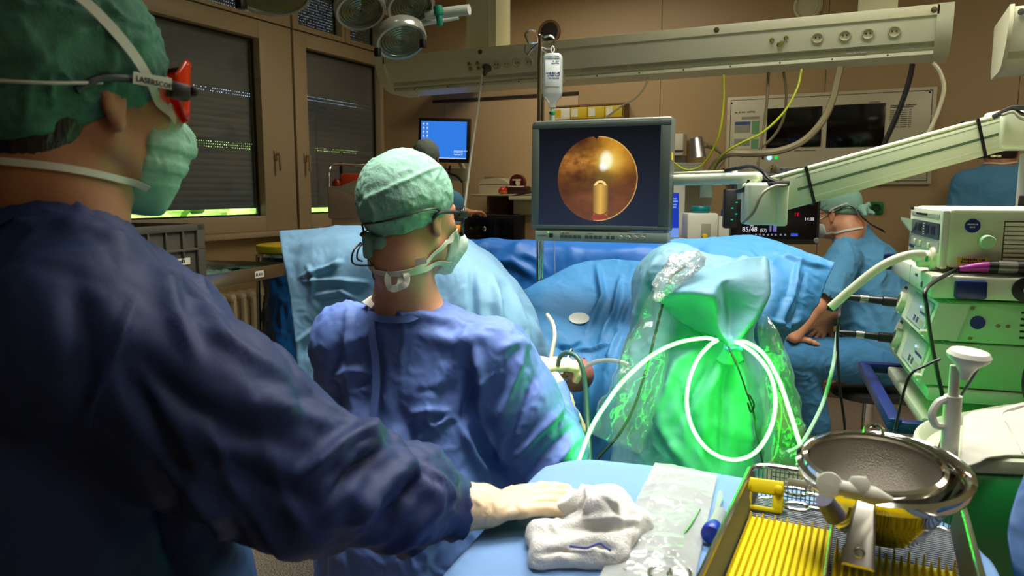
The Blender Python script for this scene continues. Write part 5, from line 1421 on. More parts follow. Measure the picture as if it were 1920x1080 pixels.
for i in range(nx + 1):
    x = X0 + .01 + i * pitch; wire((x, Y0 + .01, ZB), (x, Y1 - .01, ZB))
    wire((x, Y1 - .01, ZB), (x, Y1 - .002, ZR)); wire((x, Y0 + .01, ZB), (x, Y0 + .002, ZR))
for j in range(ny + 1):
    y = Y0 + .01 + j * pitch; wire((X0 + .01, y, ZB + .0016), (X1 - .01, y, ZB + .0016))
    wire((X0 + .01, y, ZB), (X0 + .002, y, ZR)); wire((X1 - .01, y, ZB), (X1 - .002, y, ZR))
for k in range(1, 7):
    z = ZB + (ZR - ZB) * k / 7; o_ = .008 * (1 - k / 7)
    for a, b in (((X0 + o_, Y0 + .03, z), (X0 + o_, Y1 - .03, z)), ((X1 - o_, Y0 + .03, z), (X1 - o_, Y1 - .03, z)), ((X0 + .03, Y1 - o_, z), (X1 - .03, Y1 - o_, z)), ((X0 + .03, Y0 + o_, z), (X1 - .03, Y0 + o_, z))): wire(a, b)
part('wire_mesh', wm, mat('mesh_wire', (134, 136, 138), rough=0.4, metal=0.9), t, auto=0)
part('divider_rod', MB().cyl((-.030, Y0, ZR - .004), (-.030, Y1 - .06, ZR - .004), .0022).cyl((-.030, Y1 - .06, ZR - .004), (-.030, Y1 - .06, ZB), .0022), m_steel, t)
part('name_tag', MB().box((-.085, Y1 - .008, ZR - .016), (.030, .002, .010), .001), mat('tag_metal', (230, 230, 226), rough=0.3, metal=0.3), t)
m_sil = mat('yellow_silicone', (226, 204, 10), rough=0.45, var=0.05, spec=0.4)
def mat_pad(x0, x1, y0, y1, name, label, tall):
    th_ = thing(name, label, 'silicone mat', ((x0 + x1) / 2, (y0 + y1) / 2, ZB + .003), 'yellow silicone mats in the basket')
    part('pad', MB().bx((x0, y0, ZB + .003), (x1, y1, ZB + .008), .002), m_sil, th_)
    f = MB(); p_ = .0082; nx = int((x1 - x0) / p_); ny = int((y1 - y0) / p_)
    for j in range(ny + 1):
        for i in range(nx + 1):
            x, y = x0 + .003 + i * p_ * .985, y0 + .004 + j * p_ * .985; h = tall * (1.6 if j >= ny - 1 and i % 2 == 0 else 1)
            if x > x1 - .002 or y > y1 - .002: continue
            f.loft([(x, y, ZB + .007), (x, y, ZB + .008 + h * .6), (x, y, ZB + .008 + h)], [.0022, .0016, .0008], 6)
    part('silicone_fingers', f, m_sil, th_)
mat_pad(X0 + .012, -.034, Y0 + .02, 1.055, 'silicone_mat', 'yellow finger mat in the left half of the wire basket', .006)
mat_pad(-.026, X1 - .014, Y0 + .02, 1.0, 'silicone_mat', 'yellow finger mat in the right half of the wire basket, under the bowl', .012)
# yellow instrument holder
c = Vector((-.128, 1.105, 0)); hz = ZB + .003
t = thing('instrument_holder', 'yellow notched instrument holder standing in the wire basket', 'holder', (c.x, c.y, hz))
H = MB(Matrix.Translation((-.1285, 1.098, hz + .021)) @ Euler((R_(-28), 0, R_(4))).to_matrix().to_4x4())
o_ = [(-.029, -.022), (-.029, .023), (.029, .023), (.029, -.022), (.016, -.022), (.016, -.010), (-.014, -.010), (-.014, -.022)]
H.box((0, 0, .0125), (.058, .010, .021), .003).box((-.0215, 0, -.010), (.015, .010, .026), .003).box((.0215, 0, -.010), (.015, .010, .026), .003).box((0, 0, -.0195), (.05, .010, .007), .002)
part('frame', H, m_sil, t)
for q in (-1, 1): part('lug', MB(H.M).box((q * .022, -.007, .010), (.012, .012, .014), .005), m_sil, t)
# scissors with ring handles in the basket
t = thing('scissors', 'steel ring handled scissors lying in the wire basket', 'scissors', (-.06, 1.08, ZB + .004))
for c, e in ((PZ(1492, 922, .95), PZ(1570, 935, .95)), (PZ(1494, 950, .95), PZ(1570, 958, .95))):
    d = (e - c).normalized(); s_ = d.cross(UP)
    part('finger_ring', MB().tube([c + d * .017 * math.cos(a) + s_ * .013 * math.sin(a) for a in np.linspace(0, 2 * math.pi, 15)], .0026), m_steel, t)
    part('shank', MB().tube([c + d * .017, c + d * .04 + s_ * .002, e, e + d * .05], [.0028, .003, .004, .002]), m_steel, t)

# ---- bowl with strainer
bc = P(1655, 877, .925)
ax = (UP + (CAM - bc).normalized() * .16 + RT * .02).normalized()
t = thing('steel_bowl', 'polished steel bowl resting on the yellow mat in the basket', 'bowl', bc - ax * .085)
mb = MB().lathe([(0, -.086), (.042, -.085), (.056, -.076), (.074, -.040), (.087, -.006), (.092, .0), (.0965, .001), (.099, -.003), (.098, -.010), (.1005, -.004), (.1005, .003), (.095, .006), (.089, .003), (.084, -.008), (.070, -.042), (.052, -.074), (.04, -.080), (0, -.081)], bc, ax, 64)
part('bowl_shell', mb, m_chrome, t)
m_mesh = mat('strainer_mesh', (150, 142, 130), rough=0.40, metal=0.75, bump=0.5, bscale=700)
sb = bc + RT * -.014 + ax * .006 - FW * .004
t2 = thing('strainer', 'round fine mesh strainer with flat handle sitting in the steel bowl', 'strainer', sb)
part('mesh_basket', MB().lathe([(0, -.066), (.025, -.063), (.05, -.050), (.068, -.026), (.0745, -.002), (.076, .002)], sb, ax, 56), m_mesh, t2)
part('rim', MB().lathe([(.0735, .004), (.076, .007), (.081, .005), (.0815, -.001), (.078, -.003), (.074, 0), (.0735, .004)], sb, ax, 56), m_chrome, t2)
hd = ((PZ(1606, 1056, 1.02) - sb)); hd = (hd - ax * hd.dot(ax)).normalized(); sd = ax.cross(hd)
def hpt(a, b, h): return sb + hd * a + sd * b + ax * h
hm = MB()
prof = [(.078, .010, .004), (.086, .0095, .008), (.098, .009, .006), (.112, .011, -.004), (.135, .014, -.022), (.160, .017, -.044)]
V = []; 
for a, w_, h in prof: V += [hpt(a, -w_, h), hpt(a, w_, h), hpt(a, w_ * .8, h + .003), hpt(a, -w_ * .8, h + .003)]
Fc = [(i * 4 + k, i * 4 + (k + 1) % 4, i * 4 + 4 + (k + 1) % 4, i * 4 + 4 + k) for i in range(len(prof) - 1) for k in range(4)] + [(3, 2, 1, 0), tuple(len(V) - 4 + k for k in range(4))]
hm.add(V, Fc); part('handle', hm, mat('brushed_steel', (176, 170, 160), rough=0.32, metal=1.0), t2)
ringc = hpt(.150, 0, -.032); part('hanging_hole', MB().tube([ringc + sd * .005 * math.cos(a) + (hd * .8 - ax * .6) * .005 * math.sin(a) for a in np.linspace(0, 2 * math.pi, 11)], .0012), m_chrome, t2)
for q in (-1, 1):
    f0 = sb - hd * .078 + sd * (.010 * q - .006) + ax * .004
    part('rest_hook', MB().tube([f0, f0 - hd * .010 + ax * .004, f0 - hd * .018 + sd * .006 * -q + ax * .006, f0 - hd * .022 + sd * .010 * -q + ax * .002], .0028), m_chrome, t2)
# cream plastic connector lying over the near rim
m_crp = mat('cream_plastic', (206, 204, 190), rough=0.4, transl=0.1)
c0 = P(1555, 909, .795)
t = thing('connector', 'cream plastic T connector lying across the left rim of the bowl', 'connector', c0)
cd_ = (P(1640, 930, .79) - c0).normalized()
part('disc', MB().lathe([(0, -.004), (.0125, -.003), (.0135, 0), (.0125, .003), (0, .004)], c0, (CAM - c0), 32), m_crp, t)
part('stem', MB().loft([c0 + cd_ * .008, c0 + cd_ * .02, c0 + cd_ * .046, c0 + cd_ * .066], [.008, .0085, .010, .003], 18), m_crp, t)
part('port', MB().lathe([(0, 0), (.010, .001), (.011, .010), (.008, .016), (0, .017)], c0 + cd_ * .032, UP + FW * .3, 20), m_crp, t)
part('sleeve', MB().loft([P(1545, 936, .84), P(1566, 968, .85)], [.010, .012], 18), mat('grey_rubber', (88, 88, 108), rough=0.6), t, 'grey rubber sleeve')

# ---- laser console at the right
m_lgreen = mat('laser_console_green', (34, 150, 72), rough=0.22, var=0.02, spec=0.6)
m_lcream = mat('laser_console_cream', (190, 200, 172), rough=0.35, var=0.02)
pts = [(.062, 1.34), (.085, 1.275), (.135, 1.245), (.46, 1.40), (.60, 1.74), (.30, 1.68), (.135, 1.53), (.08, 1.44)]
pl = dense(pts, 6)
t = thing('laser_console', 'green and cream laser console at the right, white sheet on its top', 'laser console', (.3, 1.55, 0))
def shell(mb, pl, prof):
    n = len(pl); cx = sum(p[0] for p in pl) / n; cy = sum(p[1] for p in pl) / n; V = []
    for off, z in prof:
        for x, y in pl:
            L = math.hypot(x - cx, y - cy); V.append(Vector((x + (x - cx) / L * off, y + (y - cy) / L * off, z)))
    mb.add(V, [(a * n + i, a * n + (i + 1) % n, (a + 1) * n + (i + 1) % n, (a + 1) * n + i) for a in range(len(prof) - 1) for i in range(n)])
    mb.add([V[i] for i in range(n)], [tuple(reversed(range(n)))]); mb.add(V[-n:], [tuple(range(n))])
b_ = MB(); shell(b_, pl, [(-.05, .06), (-.02, .07), (-.02, .80), (-.006, .85), (.004, .89), (.006, .92), (.002, .95), (-.008, .972), (-.022, .984)]); part('housing', b_, m_lgreen, t)
b_ = MB(); shell(b_, pl, [(-.022, .984), (-.014, .986), (-.011, .996), (-.013, 1.005), (-.020, 1.008), (-.028, 1.002), (-.034, .990)]); part('top_cover', b_, m_lcream, t)
for q in ((.16, 1.36), (.42, 1.5), (.26, 1.68), (.5, 1.8)): part('castor', MB().cyl((q[0] - .015, q[1], .035), (q[0] + .015, q[1], .035), .035), m_black, t)
pp = Vector((.1185, 1.288, .99)); m_post = mat('post_white', (226, 226, 212), rough=0.35)
part('fibre_post', MB().cyl(pp, pp + UP * .103, .0125, n=24).cyl(pp + UP * .103, pp + UP * .15, .0075), m_post, t)
part('post_head', MB().lathe([(.006, .133), (.009, .143), (.016, .155), (.028, .165), (.030, .171), (.026, .177), (0, .181)], pp, UP + RT * .05 - FW * .1, 32), m_post, t)
part('post_clip', MB().tube([pp + UP * .055 - RT * .012, pp + UP * .058 - RT * .024, pp + UP * .075 - RT * .030, pp + UP * .092 - RT * .022, pp + UP * .098 - RT * .010], .006), m_post, t)
part('cable_lead', MB().tube([pp + UP * .160 - RT * .024, pp + UP * .150 - RT * .045, pp + UP * .13 - RT * .07, pp + UP * .05 - RT * .085, pp - UP * .02 - RT * .08 + FW * .02], .0022).tube([pp + UP * .163 + RT * .026, pp + UP * .147 + RT * .034, pp + UP * .13 + RT * .034 + FW * .01, pp + UP * .07 + RT * .026 + FW * .04, pp + RT * .02 + FW * .06], .0022), m_black, t)
# folded white sheet on the console
q4 = [PZ(1806, 792, 1.0), PZ(1960, 758, 1.0), PZ(1990, 848, 1.0), PZ(1797, 889, 1.0)]
def pap(u, v):
    one = not hasattr(u, '__len__'); u, v = np.atleast_1d(u), np.atleast_1d(v); c4 = [A3(q) for q in q4]; U, W = u[:, None], v[:, None]
    p = (c4[0] * (1 - U) + c4[1] * U) * (1 - W) + (c4[3] * (1 - U) + c4[2] * U) * W
    q = p.copy(); q[:, 2] = .2; p[:, 2] += .010 + .004 * crumple(q, .09, 1.0) + .004 * np.sin(u * 5)
    return Vector(p[0]) if one else p
mb = MB().gridv(pap, 40, 40)
o = solo('folded_sheet', mb, mat('white_sheet', (204, 200, 188), rough=0.7, transl=0.1, var=0.02), 'white folded sheet lying on top of the laser console', 'sheet', auto=0)
o.modifiers.new('t', 'SOLIDIFY').thickness = .002
fl = MB(); a_, b__, c_ = pap(.45, .10), pap(.62, .95), pap(.55, .55)
fl.tube([pap(1, .06) + UP * .003, pap(.47, .12) + UP * .003, pap(.50, .5) + UP * .003, pap(.60, .98) + UP * .003], .0012, 6); part('fold_edge', fl, mat('sheet_fold', (190, 184, 170), rough=0.8), o)
# blue drape edge at the lower right corner
rows = [[(1925, 880, .95), (1970, 900, .93), (2050, 920, .9)], [(1902, 940, .88), (1960, 960, .86), (2050, 980, .84)], [(1888, 1010, .84), (1950, 1040, .82), (2050, 1060, .8)], [(1912, 1120, .80), (1960, 1140, .78), (2050, 1150, .76)]]
sheet('side_table_drape', rows, mat('drape_corner_blue', (16, 78, 136), rough=0.6, transl=0.1), 30, 40, lambda V, n: .006 * crumple(V, .08, 3.0), label='strong blue drape edge at the lower right corner, before the laser console', cat='drape')
# ================================================================== EQUIPMENT
def cable(name, pts, r, m, label, cat='cable', group=None, n=8):
    return solo(name, MB().tube(pts, r, n, 8), m, label, cat, group)
# ---- endoscopy monitor on its arm
mo = P(1003, 455, 2.43); mr_ = P(1253, 458, 2.27)
ux = (mr_ - mo); ux.z = 0; W = ux.length; ux.normalize(); M = frame(mo, ux)          # x along the screen, -y towards the viewer
zb = P(1003, 451, 2.43).z; zt = P(991, 229, 2.43).z; M.translation.z = zb; Hh = zt - zb
M = M @ Matrix.Rotation(R_(-1.2), 4, 'X')
m_bez = mat('monitor_bezel_grey', (88, 96, 88), rough=0.4, var=0.02)
m_panel = mat('monitor_panel', (138, 148, 134), rough=0.4, var=0.02)
x0, x1 = -.012, W
t = thing('endoscopy_monitor', 'grey endoscopy monitor showing a glowing round orange image', 'monitor', M @ Vector((W / 2, .03, 0)))
b = MB(M); by0 = .062
b.box(((x0 + x1) / 2, .035, (Hh + .036) / 2), (x1 - x0, .07, Hh - .036), .008, seg=3)
part('housing', b, m_bez, t)
sx0, sx1, sz0, sz1 = x0 + .024, x1 - .032, .052, Hh - .026
scr = bpy.data.materials.new('endoscope_picture'); scr.use_nodes = True
def screen_mat():
    nt = scr.node_tree; n = nt.nodes; l = nt.links; n.clear()
    out = n.new('ShaderNodeOutputMaterial'); em = n.new('ShaderNodeEmission'); gl = n.new('ShaderNodeBsdfGlossy'); ad = n.new('ShaderNodeAddShader')
    gl.inputs[0].default_value = (.04, .04, .04, 1); gl.inputs['Roughness'].default_value = .25
    l.new(em.outputs[0], ad.inputs[0]); l.new(gl.outputs[0], ad.inputs[1]); l.new(ad.outputs[0], out.inputs[0])
    tc = n.new('ShaderNodeTexCoord'); sep = n.new('ShaderNodeSeparateXYZ'); l.new(tc.outputs['UV'], sep.inputs[0])
    U, Vv = sep.outputs[0], sep.outputs[1]
    def m(op, a, b=None, c=None, clamp=False):
        x = n.new('ShaderNodeMath'); x.operation = op; x.use_clamp = clamp
        for i, v in enumerate((a, b, c)):
            if v is None: continue
            if hasattr(v, 'default_value') or hasattr(v, 'links'): l.new(v, x.inputs[i])
            else: x.inputs[i].default_value = v
        return x.outputs[0]
    asp = 1.30
    def dist(cx, cy, sx=1.0, sy=1.0):
        dx = m('MULTIPLY', m('SUBTRACT', U, cx), asp * sx); dy = m('MULTIPLY', m('SUBTRACT', Vv, cy), sy)
        return m('SQRT', m('ADD', m('MULTIPLY', dx, dx), m('MULTIPLY', dy, dy)))
    def blob(cx, cy, r, sx=1.0, sy=1.0, p=1.0):
        d = dist(cx, cy, sx, sy); return m('POWER', m('SUBTRACT', 1.0, m('DIVIDE', d, r), clamp=True), p)
    def mix(f, a, b):
        x = n.new('ShaderNodeMix'); x.data_type = 'RGBA'; l.new(f, x.inputs[0])
        for i, v in ((6, a), (7, b)):
            if isinstance(v, tuple): x.inputs[i].default_value = (*srgb(v), 1)
            else: l.new(v, x.inputs[i])
        return x.outputs[2]
    ns = n.new('ShaderNodeTexNoise'); ns.inputs['Scale'].default_value = 5; ns.inputs['Detail'].default_value = 5; l.new(tc.outputs['UV'], ns.inputs['Vector'])
    nz = ns.outputs[0]
    ns2 = n.new('ShaderNodeTexNoise'); ns2.inputs['Scale'].default_value = 13; ns2.inputs['Detail'].default_value = 3; l.new(tc.outputs['UV'], ns2.inputs['Vector'])
    # the image inside the circle
    col = mix(m('MULTIPLY_ADD', nz, 2.2, -.6, clamp=True), (58, 28, 16), (138, 80, 38))
    col = mix(m('MULTIPLY', m('SUBTRACT', 1.0, m('MULTIPLY', Vv, 1.6), clamp=True), .6), col, (110, 70, 58))
    cloud = m('MULTIPLY', blob(.34, .66, .34, 1, 1.1, .8), m('MULTIPLY_ADD', ns2.outputs[0], 3.4, -1.1, clamp=True), clamp=True)
    col = mix(cloud, col, (214, 146, 62))
    col = mix(m('MULTIPLY', blob(.62, .72, .36, 1, 1, 1.3), m('MULTIPLY_ADD', nz, 1.2, .25), clamp=True), col, (238, 170, 50))
    col = mix(m('MULTIPLY', blob(.34, .86, .26, 1, 1.3, .6), .95), col, (60, 30, 20))
    col = mix(blob(.59, .65, .17, .9, 1, 1.5), col, (255, 226, 110))
    col = mix(m('MULTIPLY', blob(.570, .665, .10, 1.2, .9, 1.0), 1.9, clamp=True), col, (255, 252, 214))
    col = mix(m('MULTIPLY', blob(.545, .60, .06, 1.2, 1, .8), 1.6, clamp=True), col, (255, 255, 240))
    col = mix(m('MULTIPLY', blob(.34, .47, .30, .8, 1.7, .6), .9, clamp=True), col, (66, 34, 20))
    col = mix(m('MULTIPLY', blob(.70, .42, .22, .8, 1.7, .8), .55, clamp=True), col, (92, 48, 24))
    col = mix(m('MULTIPLY', blob(.57, .50, .11, .8, 1.4, .7), .8, clamp=True), col, (110, 92, 30))
    # the resectoscope tip: a lit metal tube from below
    dx = m('ABSOLUTE', m('SUBTRACT', U, m('MULTIPLY_ADD', Vv, -.02, .535)))
    tube = m('MULTIPLY', m('LESS_THAN', dx, .064), m('LESS_THAN', Vv, .425))
    shade = m('POWER', m('SUBTRACT', 1.0, m('DIVIDE', m('ABSOLUTE', m('SUBTRACT', U, .528)), .075), clamp=True), .9)
    tc_ = mix(shade, (62, 40, 22), (226, 176, 84))
    col = mix(tube, col, tc_)
    arc = m('MULTIPLY', m('LESS_THAN', m('ABSOLUTE', m('SUBTRACT', dist(.525, .40, 1, 1.1), .056)), .013), m('GREATER_THAN', Vv, .41))
    col = mix(arc, col, (250, 214, 130))
    col = mix(m('MULTIPLY', m('LESS_THAN', m('ABSOLUTE', m('SUBTRACT', dist(.525, .30, 1, .7), .135)), .006), m('MULTIPLY', tube, m('LESS_THAN', Vv, .24))), col, (120, 84, 40))
    col = mix(m('MULTIPLY', m('LESS_THAN', dist(.525, .085, .55, 1.6), .05), 1.0), col, (150, 62, 50))
    dcir = dist(.495, .478)
    col = mix(m('MULTIPLY', m('SUBTRACT', 1.0, m('DIVIDE', m('ABSOLUTE', m('SUBTRACT', dcir, .43)), .012), clamp=True), m('GREATER_THAN', U, .5)), col, (240, 190, 110))
    bgc = mix(Vv, (34, 42, 60), (14, 15, 20))
    inside = m('MULTIPLY', m('SUBTRACT', 1, m('DIVIDE', m('SUBTRACT', dcir, .428), .006), clamp=True), m('GREATER_THAN', blob(.478, .905, 10, 1, 1), m('SUBTRACT', 1, m('MULTIPLY', 10, .0)) ) ) if False else m('SUBTRACT', 1, m('DIVIDE', m('SUBTRACT', dcir, .428), .006), clamp=True)
    notch = m('LESS_THAN', m('ADD', m('MULTIPLY', m('ABSOLUTE', m('SUBTRACT', U, .485)), 1.3), m('MULTIPLY', m('SUBTRACT', .915, Vv), 1.0)), .035)
    inside = m('MULTIPLY', inside, m('SUBTRACT', 1.0, notch))
    fin = mix(inside, bgc, col)
    l.new(fin, em.inputs[0]); em.inputs[1].default_value = 1.0
screen_mat()
sm = MB(M); sm.poly([(sx0, -.0012, sz0), (sx1, -.0012, sz0), (sx1, -.0012, sz1), (sx0, -.0012, sz1)])
so = part('screen', sm, scr, t, 'screen with a round orange endoscope image')
uv = so.data.uv_layers.new(name='UVMap')
for i, c in enumerate(((0, 0), (1, 0), (1, 1), (0, 1))): uv.data[i].uv = c
bz = MB(M); e = .012
for a_, c_ in (((x0, sz0 - e), (x1, sz0)), ((x0, sz1), (x1, sz1 + .016)), ((x0, sz0), (sx0, sz1)), ((sx1, sz0), (x1, sz1))):
    bz.bx((a_[0], -.006, a_[1]), (c_[0], .004, c_[1]), .002)
part('bezel', bz, m_bez, t)
cp = MB(M).box(((x0 + .012 + x1) / 2, .02, .017), (x1 - x0 - .014, .052, .034), .005)
pan = part('control_panel', cp, m_panel, t)
m_btn = mat('button_dark', (62, 70, 66), rough=0.5)
bw_ = (x1 - x0)
def bx_(f): return x0 + .012 + f * bw_
yb = -.009
part('power_button', MB(M).box((bx_(.130), yb, .018), (.013, .006, .014), .002), m_black, pan)
for f in (.212, .244, .276, .310, .343, .398, .430, .463, .497, .553, .588): part('button', MB(M).box((bx_(f), yb, .016), (.0105, .005, .0105), .001), m_btn, pan)
for f in (.643, .696, .748, .800): part('knob', MB(M).lathe([(.0, .006), (.0055, .006), (.0065, .003), (.0075, 0)], M.inverted() @ (M @ Vector((bx_(f), -.006, .016))), (0, -1, 0), 20), m_panel, pan)
part('lettering', MB(M).text('OLYMPUS', (bx_(.024), -.0062, .015), (1, 0, 0), (0, 0, 1), .0070), m_black, pan)
tx = MB(M)
for f, s_ in ((.205, (5, 6,)), (.40, (8,)), (.55, (4,)), (.635, (3,)), (.69, (6,)), (.745, (6,)), (.797, (5,))): tx.marks(s_, (bx_(f), -.0062, .0255), (1, 0, 0), (0, 0, 1), .0042)
part('button_captions', tx, m_btn, pan)
part('status_light', MB(M).box((bx_(.105), -.0065, .028), (.003, .001, .003)).box((bx_(.21), -.0065, .0295), (.002, .001, .002)), emit_mat('led_green', (120, 255, 60), 2.0), pan)
part('side_sticker', MB(M).bx((x1 - .0002, .005, Hh * .66), (x1 + .0012, .03, Hh * .72)), mat('sticker_yellow', (220, 190, 40), rough=0.5), t, 'yellow sticker')
part('rear_mount', MB(M).box((W * .55, .085, Hh * .5), (.12, .05, .12), .01), m_bez, t)

# ---- articulated arm that carries the monitor
m_arm = mat('arm_enamel', (206, 214, 186), rough=0.35, var=0.02)
m_armg = mat('arm_groove', (76, 98, 72), rough=0.6)
ja, jb = P(1432, 372, 2.12), P(1868, 252, 2.06)
t = thing('monitor_arm', 'pale green enamel spring arm slanting across the right side', 'arm', ja)
d = (jb - ja).normalized(); side = Vector((d.y, -d.x, 0)).normalized()
if (CAM - ja).dot(side) < 0: side = -side
upn = d.cross(side); upn = upn if upn.z > 0 else -upn
MA = Matrix((d, -side, upn)).transposed().to_4x4(); MA.translation = ja; L = (jb - ja).length
s1 = MB(MA).box((L / 2 + .03, 0, 0), (L - .03, .075, .094), .010, seg=3)
part('spring_arm', s1, m_arm, t)
part('cover_strip', MB(MA).box((L / 2 + .02, -.004, .050), (L - .03, .066, .008), .003), mat('arm_cover_cream', (222, 222, 190), rough=0.3), t)
part('groove', MB(MA).box((L / 2 + .05, -.0378, .002), (L - .07, .001, .007)), m_armg, t)
part('groove', MB(MA).box((L / 2 + .05, -.0378, -.028), (L - .07, .0006, .0015)), mat('arm_line', (226, 230, 206), rough=0.4), t)
part('groove', MB(MA).box((L / 2 + .05, -.0378, .034), (L - .07, .0006, .0012)), m_armg, t)
jc = ja + Vector((0, 0, -.005))
MJ = frame(jc, Vector((d.x, d.y, 0)))
part('lower_knuckle', MB(MJ).box((-.012, 0, -.010), (.085, .088, .118), .010, seg=3), m_arm, t)
part('knuckle_plate', MB(MJ).box((.040, 0, -.010), (.034, .094, .124), .008, seg=3), m_arm, t)
MU = frame(jb, Vector((d.x, d.y, 0)))
part('upper_knuckle', MB(MU).box((.05, 0, .010), (.13, .10, .106), .012, seg=3), m_arm, t)
for k in (0, 1): part('cap_screw', MB(MU).lathe([(0, .006), (.006, .005), (.007, 0)], Vector((-.020 + .014 * k, -.03, -.058)), (0, 0, -1), 12), m_cream, t)
bp = Vector(MU @ Vector((.13, 0, -.075)))
part('mast', MB(MU).box((.14, .0, -.16), (.10, .09, .22), .006), m_white, t)
part('mast_bracket', MB(MU).box((.14, -.052, -.205), (.19, .012, .075), .003), mat('bracket_dark', (44, 40, 36), rough=0.4), t, 'dark bracket')
part('bracket_knob', MB(MU).lathe([(0, .008), (.012, .007), (.014, 0)], Vector((.15, -.058, -.20)), (0, -1, 0), 18), m_chrome, t)
part('mast_column', MB(MU).cyl((.14, .0, -.26), (.14, .0, 1.205 - jb.z), .03), m_white, t)
# horizontal extension to the monitor
he, hm_ = P(1426, 333, 2.16), Vector(M @ Vector((W * .55, .16, Hh * .5)))
hs = P(1250, 338, 2.34); hdv = (hs - he).normalized()
ME = frame(he, (hs - he), UP)
EL = (hm_ - he).length
part('extension_tube', MB(ME).box((EL / 2, 0, 0), (EL, .055, .034), .012, seg=3), m_arm, t)
part('extension_cover', MB(ME).box((EL / 2 + .03, 0, .019), (EL - .09, .042, .010), .003), mat('arm_cover_cream', (222, 222, 190)), t)
part('pivot', MB(ME).cyl((.045, 0, -.062), (.045, 0, -.012), .022, n=28), m_arm, t)
part('pivot', MB(ME).cyl((.165, 0, -.055), (.165, 0, -.012), .018, n=28), m_cream, t)
part('wrist', MB().cyl(hm_ + UP * .0, Vector(M @ Vector((W * .55, .10, Hh * .5))), .02), m_arm, t)
for MM, x, hh in ((MA, .12, .094), (MA, L - .06, .094)):
    rr_ = MB(MM); pts = [Vector((x, -.0405, .056)), Vector((x, .0405, .056)), Vector((x, .0405, -.0495)), Vector((x, -.0405, -.0495))]
    rr_.box((x, -.040, .002), (.008, .003, .108)).box((x, .040, .002), (.008, .003, .108)).box((x, 0, .056), (.008, .083, .003)).box((x, 0, -.0495), (.008, .083, .003))
    part('cable_tie', rr_, m_black, t)
rr_ = MB(ME).box((.10, -.029, .004), (.006, .003, .048)).box((.10, .0, .0275), (.006, .06, .003)); part('cable_tie', rr_, m_black, t)
m_cordg = mat('cord_grey', (120, 118, 100), rough=0.5)
part('cable', MB().tube([P(1360, 320, 2.16), P(1385, 315, 2.13), P(1410, 312, 2.11), P(1430, 322, 2.10), P(1446, 338, 2.08), P(1480, 345, 2.06)], .006), m_black, t)
part('cable', MB().tube([P(1392, 418, 2.09), P(1412, 398, 2.05), P(1428, 365, 2.04), P(1450, 350, 2.05), P(1475, 347, 2.06)], .0045), m_cordg, t)
part('cable', MB().tube([P(1380, 360, 2.14), P(1420, 350, 2.10), P(1450, 345, 2.07), P(1480, 343, 2.06)], .006), m_black, t)
part('cable', MB().tube([P(1388, 358, 2.13), P(1398, 350, 2.12), P(1404, 338, 2.12)], .004), m_black, t)
part('cable', MB().tube([P(1862, 220, 2.0), P(1885, 208, 1.99), P(1905, 202, 1.98), P(1945, 205, 1.97)], .007), m_black, t)
part('cable', MB().tube([P(1878, 216, 1.98), P(1900, 210, 1.97), P(1915, 222, 1.96), P(1950, 230, 1.96)], .004), m_cordg, t)
part('cable', MB().tube([P(1875, 213, 2.0), P(1898, 205, 1.99), P(1918, 214, 1.98), P(1950, 222, 1.98)], .0045), m_black, t)

# ---- ceiling supply beam
yB = 3.6; xa, xb = -2.62, .232
m_beam = mat('beam_enamel', (222, 222, 190), rough=0.4, var=0.02)
m_beamd = mat('beam_panel', (186, 190, 164), rough=0.45)
t = thing('supply_beam', 'long cream supply beam hung from the ceiling across the room', 'supply beam', ((xa + xb) / 2, yB + .18, 2.15))
prof = [(0, 2.155), (0, 2.122), (.055, 2.025), (.085, 2.030), (.085, 2.005), (.10, 1.993), (.15, 1.982), (.34, 1.982), (.36, 2.01), (.36, 2.155)]
part('beam_body', MB().prism([Vector((xa + .06, yB + y, z)) for y, z in prof], (xb - xa - .12, 0, 0)), m_beam, t)
part('top_edge', MB().bx((xa + .05, yB - .006, 2.118), (xb - .05, yB + .002, 2.160), .002), mat('beam_edge', (226, 222, 186), rough=0.35), t)
endp = [(-.006, 2.162), (-.006, 2.108), (.02, 2.05), (.095, 1.988), (.15, 1.975), (.345, 1.975), (.366, 2.005), (.366, 2.162)]
part('end_cap', MB().prism([Vector((xa, yB + y, z)) for y, z in endp], (.06, 0, 0)), m_beam, t)
part('end_cap', MB().prism([Vector((xb - .06, yB + y, z)) for y, z in endp], (.06, 0, 0)), m_beam, t)
for xs, xe in ((-2.5, -1.66), (-1.40, -1.16), (-1.14, .14)):
    part('light_panel', MB().prism([Vector((xs, yB + .080, 2.018)), Vector((xs, yB + .094, 1.998)), Vector((xs, yB + .100, 2.000)), Vector((xs, yB + .09, 2.022))], (xe - xs, 0, 0)), m_beamd, t)
part('junction_box', MB().box((-1.55, yB + .06, 2.01), (.11, .10, .10), .004), m_beam, t)
part('lower_lip', MB().bx((xa + .06, yB + .092, 1.978), (xb - .06, yB + .11, 1.994), .002), m_beam, t)
nf = Vector((0, -.097, -.055)).normalized()                      # outward normal of the sloping face
def on_face(x, f): return Vector((x, yB + .055 * f, 2.122 - .097 * f)) + nf * 0.001
m_sock = mat('socket_cream', (206, 200, 166), rough=0.45)
for x in (-1.86, -1.80, -1.74, -1.67, -.28, -.17, -.08, .02):
    c = on_face(x, .5); s_ = part('socket', MB().lathe([(.026, 0), (.026, .006), (.021, .008), (.019, .001), (0, .001)], c, nf, 24), m_sock, t)
    part('contact', MB().cyl(c + Vector((-.008, 0, 0)) + nf * .001, c + Vector((-.008, 0, 0)) + nf * .004, .003).cyl(c + Vector((.008, 0, 0)) + nf * .001, c + Vector((.008, 0, 0)) + nf * .004, .003), m_dark, s_)
